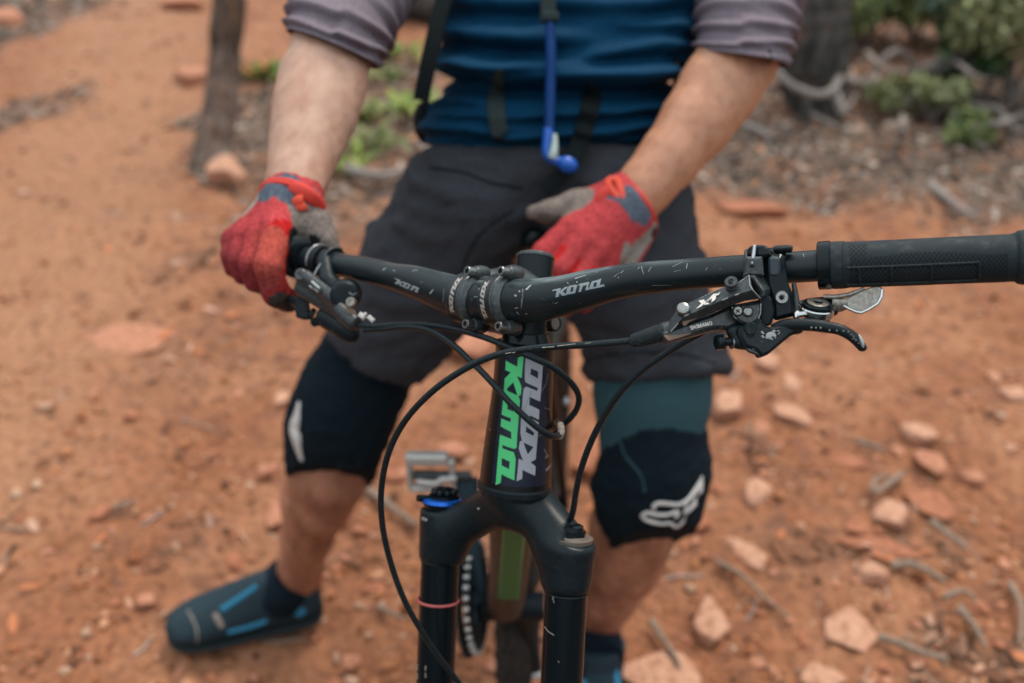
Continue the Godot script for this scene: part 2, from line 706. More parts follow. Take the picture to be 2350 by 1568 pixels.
	skin(mat("dry_twig", Color.WHITE, 0.85), noise_tex(36, 0.03, 5, [[0.0, lin(0.12, 0.075, 0.05)], [0.6, lin(0.30, 0.21, 0.15)], [1.0, lin(0.45, 0.36, 0.29)]]), 6.0, rough_tex, 0.4)
	skin(mat("dead_wood", Color.WHITE, 0.85), noise_tex(35, 0.03, 5, [[0.0, lin(0.13, 0.1, 0.085)], [0.6, lin(0.3, 0.25, 0.22)], [1.0, lin(0.45, 0.39, 0.35)]]), 6.0, rough_tex, 0.4)
	var leaf := mat("leaf", Color.WHITE, 0.7)
	leaf.vertex_color_use_as_albedo = true
	leaf.backlight_enabled = true
	leaf.backlight = Color(0.35, 0.35, 0.25)
	var bits := mat("bits", Color.WHITE, 0.9)
	bits.vertex_color_use_as_albedo = true
	bits.metallic_specular = 0.12
	var soil := skin(mat("soil", Color.WHITE, 0.95), noise_tex(41, 0.035, 6, [[0.0, Color(0.66, 0.62, 0.6)], [0.45, Color(0.86, 0.84, 0.83)], [1.0, Color(1, 1, 1)]], 1024), 0.9, rough_tex, 0.6)
	soil.vertex_color_use_as_albedo = true


# how much of the soil at a place is leaf litter (0 red dirt .. 1 litter), from patches laid out on the ground
var patches := []


func litter(p: Vector3) -> float:
	var w := Vector2(p.x, p.z) + Vector2(warp.get_noise_2d(p.x * 1.7, p.z * 1.7), warp.get_noise_2d(p.x * 1.7 + 40, p.z * 1.7)) * 0.35
	var s := 0.0
	for q in patches:
		var d: Vector2 = (w - q[0]).rotated(-q[3])
		d = Vector2(d.x / q[1], d.y / q[2])
		s = maxf(s, q[4] * smoothstep(1.25, 0.7, d.length()))
	return s


func ground_height(p: Vector3) -> float:
	var near := smoothstep(60.0, 8.0, -p.z)
	return bump.get_noise_2d(p.x * 1.2, p.z * 1.2) * 0.03 * near + bump.get_noise_2d(p.x * 9.0, p.z * 9.0) * 0.016 * near + bump.get_noise_2d(p.x * 31.0 + 7.0, p.z * 31.0) * 0.0035 * near - 0.006


func ground() -> void:
	# [view x, view y, half width m, half depth m, turn, amount]
	for q in [[-40, 60, 0.42, 2.2, 0.12, 1.0], [-10, 300, 0.16, 0.7, 0.2, 0.8], [580, 290, 0.30, 0.75, -0.2, 0.9], [800, 250, 0.55, 1.1, 0.0, 0.8], [900, 400, 0.4, 0.5, 0.0, 0.8], [600, 440, 0.20, 0.3, 0.0, 0.7],
			[1850, 330, 0.9, 0.62, -0.25, 1.0], [2200, 300, 1.2, 0.9, -0.15, 1.0], [2330, 420, 0.5, 0.22, -0.3, 0.7], [2050, 60, 1.6, 1.6, 0.0, 0.55], [2330, 1540, 0.08, 0.06, 0.0, 0.5], [1740, 430, 0.35, 0.12, -0.3, 0.6],
			[640, 600, 0.26, 0.2, 0.2, 0.3], [500, 760, 0.35, 0.3, 0.2, 0.12], [1780, 1080, 0.12, 0.1, 0.0, 0.2], [1900, 1290, 0.3, 0.09, -0.3, 0.22], [590, 1230, 0.3, 0.2, 0.0, 0.12]]:
		var p := on_ground(q[0], q[1])
		patches.append([Vector2(p.x, p.z), q[2], q[3], q[4], q[5]])
	var s := Shape.new()
	var rows := []
	var steps := 330
	for i in steps:
		var t := float(i) / (steps - 1)
		var far := 0.45 + 7.0 * t + 110.0 * pow(t, 9.0)
		var row := PackedVector3Array()
		for j in 381:
			var u := (j - 190) / 190.0
			var p := Vector3(u * (1.0 + 1.15 * far) , 0, -far)
			p.y = ground_height(p)
			row.append(p)
		rows.append(row)
	s.grid(rows)
	var dirt := Color(0.34, 0.128, 0.055)
	var pale := Color(0.43, 0.19, 0.095)
	var deep := Color(0.24, 0.095, 0.05)
	var tan := Color(0.44, 0.215, 0.115)
	var track := [on_ground(330, -60), on_ground(300, 60), on_ground(290, 180), on_ground(240, 320), on_ground(150, 520), on_ground(40, 760), on_ground(-200, 1100)]
	var grey := Color(0.165, 0.115, 0.085)
	var dark := Color(0.07, 0.055, 0.045)
	s.paint(func(p: Vector3, _n: Vector3) -> Color:
		var a := warp.get_noise_2d(p.x * 2.1 + 11.0, p.z * 2.1)
		var b := warp.get_noise_2d(p.x * 14.0, p.z * 14.0)
		var c := dirt.lerp(pale, clampf(0.45 + a * 1.3, 0, 1)).lerp(deep, clampf(b * 1.9 - 0.10 - a * 0.4, 0, 0.85))
		var worn := 1.0
		for i in track.size() - 1:
			var ab: Vector3 = track[i + 1] - track[i]
			var f := clampf((p - track[i]).dot(ab) / ab.length_squared(), 0, 1)
			worn = minf(worn, Vector2(p.x - track[i].x - ab.x * f, p.z - track[i].z - ab.z * f).length() / 0.52 + a * 0.5)
		c = c.lerp(tan, smoothstep(1.0, 0.35, worn) * 0.75)
		var l := litter(p)
		var g := grey.lerp(dark, clampf(0.35 + b * 1.8, 0, 1)).lerp(dirt, clampf(a * 1.3 - 0.1, 0, 0.5))
		return c.lerp(g, clampf(l + b * 0.5 * minf(l * 3.0, 1.0), 0, 1)))
	put("ground", s, M.soil).set_meta("kind", "structure")
	var wide := Shape.new()
	wide.grid([PackedVector3Array([Vector3(-140, -0.07, 30), Vector3(140, -0.07, 30)]), PackedVector3Array([Vector3(-140, -0.07, -160), Vector3(140, -0.07, -160)])])
	for i in 4:
		wide.c[i] = Color(0.14, 0.085, 0.055)
	put("terrain", wide, M.soil).set_meta("kind", "structure")


# ---- the bicycle ----

# a tube that carries print: rows of (view x, view y, depth, radius); u runs along it, v round it with 0.5 towards the lens
func printed_tube(rows: Array, per: int, sides := 36, cap_ends := true) -> Shape:
	var s := Shape.new()
	var pts := spline(rows, per)
	var rings := []
	var vs := []
	var total := 0.0
	var lens := [0.0]
	for i in range(1, pts.size()):
		total += Vector2(pts[i][0] - pts[i - 1][0], pts[i][1] - pts[i - 1][1]).length()
		lens.append(total)
	for i in pts.size():
		var q: Array = pts[i]
		var fr := ring_frame(pts, i)
		var ring := PackedVector3Array()
		for j in sides:
			var w := TAU * j / sides - PI
			ring.append(fr.origin + (fr.basis.x * cos(w) + fr.basis.y * sin(w)) * q[3])
		rings.append(ring)
		vs.append(lens[i] / total)
	s.grid(rings, true, vs)
	if cap_ends:
		s.fan(rings[0])
		s.fan(rings[-1], true)
	return s


# origin on the axis, x towards the lens, y across, z along
func ring_frame(pts: Array, i: int) -> Transform3D:
	var a: Array = pts[maxi(i - 1, 0)]
	var b: Array = pts[mini(i + 1, pts.size() - 1)]
	var o := at(pts[i][0], pts[i][1], pts[i][2])
	var d := (at(b[0], b[1], b[2]) - at(a[0], a[1], a[2])).normalized()
	var front := (eye.origin - o).normalized()
	front = (front - d * front.dot(d)).normalized()
	return Transform3D(Basis(front, front.cross(d), d), o)


# where a point of the photograph lies on the skin of a printed tube, in pixels of its print
func on_print(rows: Array, per: int, p: Vector2, size: Vector2) -> Vector2:
	var pts := spline(rows, per)
	var lens := [0.0]
	for i in range(1, pts.size()):
		lens.append(lens[-1] + Vector2(pts[i][0] - pts[i - 1][0], pts[i][1] - pts[i - 1][1]).length())
	var aim := p
	var out := Vector2.ZERO
	for turn in 4:
		var best := INF
		var along := 0.0
		var side := 0.0
		var near := 0
		for i in pts.size() - 1:
			var a := Vector2(pts[i][0], pts[i][1])
			var b := Vector2(pts[i + 1][0], pts[i + 1][1])
			var ab := b - a
			var f := clampf((aim - a).dot(ab) / ab.length_squared(), 0, 1)
			var d := aim.distance_to(a + ab * f)
			if d < best:
				best = d
				near = i
				along = lens[i] + ab.length() * f
				var tan := ab.normalized()
				var hw: float = pts[i][3] * F / pts[i][2]
				side = (aim - a).dot(Vector2(tan.y, -tan.x)) / hw
		var w := asin(clampf(side, -1, 1))
		out = Vector2(along / lens[-1] * size.x, (w / TAU + 0.5) * size.y)
		var fr := ring_frame(pts, near)
		var q := view(fr.origin + (fr.basis.x * cos(w) + fr.basis.y * sin(w)) * pts[near][3])
		var c := Vector2(pts[near][0], pts[near][1])
		var tn := (Vector2(pts[near + 1][0], pts[near + 1][1]) - c).normalized()
		var slide := (Vector2(q.x, q.y) - c).dot(tn)  # how far the near side of a ring shifts along the axis as seen
		aim = p - tn * slide
	return out


func print_poly(pr: Print, rows: Array, per: int, z: Array, nums: Array, ink: Color) -> void:
	var size := Vector2(pr.im.get_size())
	var out := PackedVector2Array()
	for i in range(0, nums.size(), 2):
		out.append(on_print(rows, per, Vector2(z[0] + z[2] * nums[i], z[1] + z[2] * nums[i + 1]), size))
	pr.poly(out, ink)


# the four letters of the word on the bar, stem and frame; [outline, ink or hole]
func word() -> Array:
	return [[[245, 765, 470, 708, 505, 705, 478, 790, 600, 690, 690, 662, 692, 700, 555, 810, 640, 885, 700, 880, 690, 900, 545, 940, 460, 860, 430, 970, 330, 985, 375, 800, 345, 780, 255, 803], 1],
		[[740, 645, 930, 610, 960, 640, 920, 840, 880, 870, 660, 905, 640, 880, 690, 700], 1], [[790, 690, 865, 675, 835, 810, 765, 825], 0],
		[[960, 640, 1060, 580, 1300, 530, 1325, 550, 1290, 700, 1330, 690, 1320, 760, 1200, 785, 1185, 765, 1225, 630, 1130, 650, 1090, 810, 990, 835, 1030, 650], 1],
		[[1400, 510, 1570, 470, 1685, 430, 1645, 620, 1760, 600, 1790, 655, 1640, 690, 1340, 750, 1315, 720, 1370, 550], 1], [[1460, 560, 1555, 540, 1525, 665, 1430, 690], 0]]


# letters of the word laid flat: x 0..1 along the base line, y up
func flat_word() -> Array:
	return word().map(func(q):
		var p := PackedVector2Array()
		for i in range(0, q[0].size(), 2):
			var r := Vector2(q[0][i] - 245, q[0][i + 1] - 985).rotated(0.2235)
			p.append(Vector2(r.x, -r.y) / 1580.0)
		return [p, q[1]])


var bar := [[545, 568, 1.055, 0.0111], [669, 588, 0.985, 0.0111], [720, 597, 0.962, 0.0111], [760, 604, 0.945, 0.0111], [800, 612, 0.925, 0.0113], [850, 621, 0.905, 0.0116], [900, 635, 0.887, 0.0121], [950, 647, 0.867, 0.0142],
	[1000, 664, 0.85, 0.0160], [1050, 680, 0.833, 0.0172], [1090, 688, 0.82, 0.0175], [1130, 690, 0.805, 0.0175], [1180, 690, 0.79, 0.0175], [1220, 690, 0.78, 0.0174], [1250, 687, 0.772, 0.0166], [1300, 677, 0.762, 0.0155],
	[1350, 664, 0.752, 0.0147], [1400, 652, 0.745, 0.0132], [1450, 643, 0.738, 0.0124], [1500, 637, 0.731, 0.0120], [1550, 632, 0.725, 0.0114], [1600, 628, 0.72, 0.0111], [1700, 621, 0.709, 0.0111], [1850, 612, 0.694, 0.0110], [1900, 609, 0.689, 0.0110], [2120, 600, 0.667, 0.0110], [2390, 588, 0.642, 0.0110]]


func bar_at(x: float) -> Array:
	for i in bar.size() - 1:
		if bar[i + 1][0] >= x:
			var f: float = (x - bar[i][0]) / (bar[i + 1][0] - bar[i][0])
			var out := []
			for k in 4:
				out.append(lerpf(bar[i][k], bar[i + 1][k], f))
			return out
	return bar[-1]


func bar_point(x: float) -> Vector3:
	var q := bar_at(x)
	return at(x, q[1], q[2])


const Z1 := [459.0, 367.2, 0.31613]
const Z3 := [1432.0, 495.7, 0.26562]
const Z4 := [1799.2, 495.7, 0.23437]
const Z5 := [918.0, 771.1, 0.24585]
const Z6 := [826.2, 1083.2, 0.30908]
const H1 := [1028.1, 807.8, 0.21076]
const L1 := [660.9, 605.9, 0.11706]
const ST := [1046.5, 587.5, 0.11709]
const KO := [1248.4, 605.9, 0.07813]
const XT := [1542.2, 624.2, 0.10536]


func zp(z: Array, x: float, y: float, d: float) -> Vector3:
	return at(z[0] + z[2] * x, z[1] + z[2] * y, d)


# a disc or screw head: profile turned about an axis that leaves the lens side
func knob(z: Array, x: float, y: float, d: float, profile: Array, axis: Vector3, sides := 20) -> Shape:
	var s := Shape.new()
	s.lathe(profile, zp(z, x, y, d), eye.basis * axis, sides)
	return s


func plate(z: Array, nums: Array, f: Transform3D, thick: float, bevel := 0.0006, round_by := 0.0) -> Shape:
	var s := Shape.new()
	var p := trace(f, z, nums)
	if round_by > 0.0:
		p = rounded(p, round_by)
	s.slab(p, f, thick, bevel)
	return s


# facets between lines of points: each line [x, y, depth] * n
func facets(z: Array, lines: Array) -> Shape:
	var s := Shape.new()
	var rows := lines.map(func(l):
		var r := PackedVector3Array()
		for q in l:
			r.append(zp(z, q[0], q[1], q[2]))
		return r)
	for i in rows.size():
		s.grid([rows[i], rows[(i + 1) % rows.size()]])
	return s


func bicycle() -> void:
	var bike := thing("mountain_bike", "black mountain bike with green and grey lettering, held by the rider", "bicycle", Vector3(0.02, 0, -1.2))
	head_and_frame(bike)
	fork(bike)
	cockpit(bike)
	right_controls(bike)
	left_controls(bike)
	cables(bike)


func head_and_frame(bike: Node3D) -> void:
	var tube := [[1206, 796, 0.815, 0.0243], [1204, 830, 0.817, 0.0244], [1200, 890, 0.820, 0.0249], [1195, 950, 0.823, 0.0262], [1190, 1010, 0.826, 0.0278], [1186, 1070, 0.829, 0.0294], [1183, 1108, 0.831, 0.0300]]
	var pr := Print.new(640, 1024, Color(0.028, 0.035, 0.045))
	var navy := Color(0.105, 0.115, 0.175)
	# the decal ground, the two words, scuffs
	print_poly(pr, tube, 6, H1, [590, 20, 1090, 60, 1060, 1440, 480, 1430, 560, 700], navy)
	var green := Color(0.31, 0.75, 0.47)
	var grey := Color(0.60, 0.60, 0.63)
	print_poly(pr, tube, 6, H1, [764, 64, 826, 42, 802, 284, 753, 264, 795, 362, 802, 393, 791, 473, 768, 478, 786, 530, 770, 720, 765, 800, 755, 900, 748, 1040, 712, 1065, 738, 1165, 730, 1300, 722, 1400, 588, 1332, 580, 1425, 525, 1452, 545, 1200, 560, 1020, 572, 905, 580, 800, 588, 715, 592, 660, 610, 470, 622, 291, 688, 224, 628, 198, 635, 95, 755, 160], green)
	for h in [[715, 331, 648, 398, 648, 420, 757, 473], [655, 560, 718, 590, 713, 650, 650, 620], [570, 680, 604, 690, 688, 722, 682, 764, 570, 716], [565, 800, 690, 870, 693, 948, 565, 895], [600, 1012, 755, 1066, 755, 1080, 712, 1092, 597, 1048], [592, 1155, 675, 1195, 668, 1275, 588, 1235]]:
		print_poly(pr, tube, 6, H1, h, navy)
	print_poly(pr, tube, 6, H1, [848, 46, 982, 111, 1031, 126, 1010, 420, 998, 540, 990, 640, 984, 745, 972, 900, 965, 1000, 950, 1170, 895, 1200, 948, 1245, 942, 1350, 810, 1285, 805, 1380, 745, 1410, 770, 1160, 815, 1185, 770, 1055, 783, 970, 805, 970, 788, 890, 792, 780, 805, 600, 822, 400, 850, 378, 835, 285, 838, 150], grey)
	for h in [[902, 180, 978, 215, 975, 288, 895, 245], [815, 312, 860, 338, 975, 392, 968, 425, 850, 376, 815, 385], [1012, 545, 888, 490, 882, 575, 1012, 640], [1002, 750, 890, 690, 885, 715, 1002, 778], [850, 810, 935, 880, 925, 915, 845, 870], [820, 985, 925, 1035, 865, 1115]]:
		print_poly(pr, tube, 6, H1, h, navy)
	for q in [[1090, 230, 1060, 350, 9], [1060, 350, 1010, 440, 9], [1140, 600, 1125, 760, 12], [1050, 610, 1105, 625, 6], [905, 425, 825, 640, 7], [1040, 1060, 1090, 1150, 10], [1055, 1155, 1085, 1120, 16], [1060, 1290, 1120, 1220, 30], [455, 840, 470, 850, 14], [440, 1000, 446, 1012, 14], [1130, 860, 1135, 1100, 14], [1060, 90, 1100, 200, 7], [980, 915, 1020, 905, 7]]:
		var size := Vector2(pr.im.get_size())
		var a := on_print(tube, 6, Vector2(H1[0] + H1[2] * q[0], H1[1] + H1[2] * q[1]), size)
		var b := on_print(tube, 6, Vector2(H1[0] + H1[2] * q[2], H1[1] + H1[2] * q[3]), size)
		pr.line(a, b, q[4] * 0.45, Color(0.45, 0.44, 0.44))
	var m := mat("head_tube_print", Color.WHITE, 0.3)
	m.metallic_specular = 0.4
	m.albedo_texture = pr.texture()
	var s := printed_tube(tube, 6, 48)
	var head := put("head_tube", s, m, bike)
	# headset parts above, lip below
	var up := (at(1209, 760, 0.813) - at(1183, 1108, 0.831)).normalized()
	var top := at(1206, 796, 0.815)
	s = Shape.new()
	s.lathe([[0.0, 0.0242], [0.001, 0.0246], [0.004, 0.0246], [0.0045, 0.0205], [0.012, 0.0182], [0.0125, 0.0172], [0.03, 0.0172], [0.0302, 0.0]], top, up, 40)
	put("headset_spacer", s, M.gloss_black, bike)
	s = Shape.new()
	s.lathe([[-0.002, 0.0302], [0.0, 0.031], [0.004, 0.0308], [0.005, 0.029], [0.008, 0.028]], at(1182.5, 1112, 0.831), -up, 44)
	put("lower_headset_cup", s, M.black_metal, bike)
	# frame tubes behind the head tube
	s = Shape.new()
	sweep(s, [[1188, 1060, 0.87, 0.026], [1183, 1130, 0.93, 0.026], [1176, 1220, 1.05, 0.0245], [1168, 1310, 1.22, 0.0245], [1160, 1385, 1.42, 0.027]], 6, 24)
	var down := put("down_tube", s, M.mud_paint, bike, "mud-splashed down tube with a green stripe")
	var g := Shape.new()
	drape(g, s, [[1185, 1150, 0.013], [1181, 1210, 0.0115], [1174, 1290, 0.012], [1167, 1374, 0.0135]], 0.0008, 0.12, 1.1, 5, 8)
	put("green_stripe", g, M.green_paint, down)
	s = Shape.new()
	sweep(s, [[1212, 830, 0.84, 0.018], [1228, 760, 0.98, 0.018], [1236, 700, 1.14, 0.017], [1238, 660, 1.28, 0.017]], 6, 16)
	put("top_tube", s, M.black_metal, bike)
	s = Shape.new()
	sweep(s, [[1160, 1392, 1.43, 0.02], [1200, 1150, 1.44, 0.018], [1232, 800, 1.44, 0.017], [1234, 640, 1.42, 0.016]], 6, 14)
	put("seat_tube", s, M.black_metal, bike)
	s = Shape.new()
	for side in [-1, 1]:
		sweep(s, [[1172 + side * 20, 1390, 1.46, 0.011], [1215 + side * 46, 1260, 1.68, 0.010], [1236 + side * 60, 1160, 1.86, 0.010]], 5, 10)
		sweep(s, [[1236 + side * 60, 1160, 1.86, 0.009], [1236 + side * 40, 980, 1.66, 0.009], [1236 + side * 22, 860, 1.5, 0.009]], 5, 10)
	put("rear_triangle", s, M.black_metal, bike)
	# saddle under the hand
	var fd := Field.new()
	fd.cap(at(1222, 548, 1.33), at(1236, 500, 1.45), 0.017, 0.03, 0.02)
	fd.cap(at(1236, 500, 1.45), at(1195, 478, 1.55), 0.03, 0.04, 0.03)
	fd.cap(at(1236, 500, 1.45), at(1275, 478, 1.55), 0.03, 0.04, 0.03)
	put("saddle", fd.build(0.008), M.gloss_black, bike)
	# wheels
	var ax := at(1236, 1166, 1.86)
	wheel(bike, "rear_wheel", ax, Vector3(1, 0.0, 0.14).normalized(), 0.345)
	var leg_axis := (at(1013, 1166, 0.888) - at(997, 1531, 0.898)).normalized()
	var fa := (at(1299, 1367, 0.803) + at(1011, 1284, 0.893)) * 0.5 - leg_axis * 0.53
	wheel(bike, "front_wheel", fa, (at(1299, 1367, 0.803) - at(1011, 1284, 0.893)).normalized(), 0.335)
	# crank, chainring, pedals
	s = Shape.new()
	var bb := at(1162, 1392, 1.44)
	var side := eye.basis.x
	s.lathe([[-0.06, 0.0], [-0.06, 0.021], [0.055, 0.021], [0.055, 0.0]], bb, side, 20)
	put("bottom_bracket", s, M.black_metal, bike)
	var ring_mid := at(1096, 1368, 1.43)
	var tilt := (eye.basis * Vector3(1, 0.05, 0.16)).normalized()
	s = Shape.new()
	s.lathe([[-0.003, 0.05], [-0.003, 0.074], [0.003, 0.074], [0.003, 0.05], [-0.003, 0.05]], ring_mid, tilt, 40, false, false)
	var fx := tilt.cross(Vector3.UP).normalized()
	var fy := tilt.cross(fx)
	for k in 4:
		var a := TAU * k / 4.0 + 0.5
		s.tube([ring_mid, ring_mid + (fx * cos(a) + fy * sin(a)) * 0.055], 0.006, 8)
	var ring := put("chainring", s, M.black_metal, bike)
	s = Shape.new()
	for k in 34:
		var a := TAU * k / 34.0
		var p := ring_mid + (fx * cos(a) + fy * sin(a)) * 0.0785
		s.lathe([[-0.0035, 0.0], [-0.0035, 0.0036], [0.0035, 0.0036], [0.0035, 0.0]], p, tilt, 8)
	put("chain", s, M.pedal_alloy, ring)
	s = Shape.new()
	s.lathe([[-0.002, 0.058], [-0.002, 0.086], [0.002, 0.086], [0.002, 0.058], [-0.002, 0.058]], ring_mid - tilt * 0.012, tilt, 40, false, false)
	put("bash_guard", s, M.black_rubber, bike)
	s = Shape.new()
	sweep(s, [[1092, 1380, 1.41, 0.013], [1076, 1250, 1.40, 0.011], [1072, 1098, 1.385, 0.0115]], 6, 12, true, 1.4)
	put("crank_arm", s, M.shoe_grey, bike)
	s = Shape.new()
	sweep(s, [[1215, 1400, 1.46, 0.013], [1216, 1470, 1.55, 0.011], [1222, 1540, 1.62, 0.0115]], 6, 12, true, 1.4)
	put("crank_arm", s, M.black_metal, bike)
	s = Shape.new()
	s.ball(at(1302, 921, 1.46), Basis.from_scale(Vector3.ONE * 0.0065), 10)  # small bright ball added to make a blurred glint beside the head tube
	put("glint_ball", s, mat("glint_metal", lin(0.7, 0.7, 0.72), 0.3, 0.6), bike)
	var pedal := thing_part("pedal", bike)
	var f := facing(989, 1083, 1.38, -6, 22)
	s = Shape.new()
	s.box(f * Transform3D(Basis(), Vector3(-0.004, 0.021, 0)), Vector3(0.058, 0.016, 0.02), 0.003)
	s.box(f * Transform3D(Basis(), Vector3(-0.004, -0.026, 0)), Vector3(0.05, 0.009, 0.016), 0.003)
	s.box(f * Transform3D(Basis(), Vector3(-0.03, -0.002, 0)), Vector3(0.008, 0.052, 0.016), 0.003)
	s.box(f * Transform3D(Basis(), Vector3(0.03, -0.002, 0)), Vector3(0.008, 0.044, 0.016), 0.003)
	put("cage", s, M.pedal_alloy, pedal)
	s = Shape.new()
	s.tube([f * Vector3(-0.024, -0.004, 0.002), f * Vector3(0.056, -0.006, 0)], 0.0075, 12)
	put("axle", s, M.lever_metal, pedal)
	s = Shape.new()
	s.tube([f * Vector3(-0.018, -0.009, 0.012), f * Vector3(0.008, -0.012, 0.012), f * Vector3(0.016, -0.005, 0.012), f * Vector3(0.036, -0.006, 0.008)], 0.0042, 10)
	put("spring_clip", s, M.pedal_alloy, pedal)
	pedal = thing_part("pedal", bike)
	f = facing(1290, 1545, 1.62, 10, 20)
	s = Shape.new()
	s.box(f * Transform3D(Basis(), Vector3(0, 0.02, 0)), Vector3(0.058, 0.014, 0.02), 0.003)
	s.box(f * Transform3D(Basis(), Vector3(0, -0.02, 0)), Vector3(0.058, 0.014, 0.02), 0.003)
	s.tube([f * Vector3(-0.05, 0, 0), f * Vector3(0.026, 0, 0)], 0.0075, 12)
	put("cage", s, M.pedal_alloy, pedal)


func thing_part(called: String, parent: Node3D) -> Node3D:
	var o := Node3D.new()
	o.name = numbered(parent, called)
	parent.add_child(o)
	return o


func wheel(bike: Node3D, called: String, o: Vector3, ax: Vector3, r: float) -> void:
	var w := thing_part(called, bike)
	var x := ax.cross(Vector3.UP).normalized()
	var y := ax.cross(x)
	var s := Shape.new()
	var profile := []
	for k in 17:
		var a := TAU * k / 16.0
		profile.append([sin(a) * 0.029, r + cos(a) * 0.027])
	s.lathe(profile, o, ax, 72, true, false)
	for k in 96:
		var a := TAU * k / 96.0
		var out := x * cos(a) + y * sin(a)
		var tan := -x * sin(a) + y * cos(a)
		for q in ([-0.011, 0.011] if k % 2 else [-0.024, 0.024]):
			var lean := 0.55 if absf(q) > 0.02 else 0.0
			var n: Vector3 = (out + ax * signf(q) * lean).normalized()
			var c: Vector3 = o + out * (r + sqrt(maxf(0.027 * 0.027 - q * q, 0.0)) * 0.98) + ax * q
			s.box(Transform3D(Basis(tan, ax, tan.cross(ax)).orthonormalized() if lean == 0.0 else Basis(tan, n.cross(tan), n).orthonormalized(), c), Vector3(0.012, 0.009, 0.008), 0.0012)
	put("tyre", s, M.tyre, w)
	s = Shape.new()
	s.lathe([[-0.014, r - 0.024], [-0.015, r - 0.04], [-0.006, r - 0.05], [0.006, r - 0.05], [0.015, r - 0.04], [0.014, r - 0.024]], o, ax, 72, false, false)
	put("rim", s, M.black_metal, w)
	s = Shape.new()
	s.lathe([[-0.05, 0.0], [-0.05, 0.012], [-0.034, 0.028], [-0.03, 0.018], [0.03, 0.018], [0.034, 0.028], [0.05, 0.012], [0.05, 0.0]], o, ax, 20)
	put("hub", s, M.black_metal, w)
	s = Shape.new()
	for k in 28:
		var a := TAU * k / 28.0
		var b := a + (0.35 if k % 4 < 2 else -0.35)
		s.tube([o + (x * cos(b) + y * sin(b)) * 0.027 + ax * (0.033 if k % 2 else -0.033), o + (x * cos(a) + y * sin(a)) * (r - 0.05)], 0.001, 5, false)
	put("spokes", s, M.steel, w)


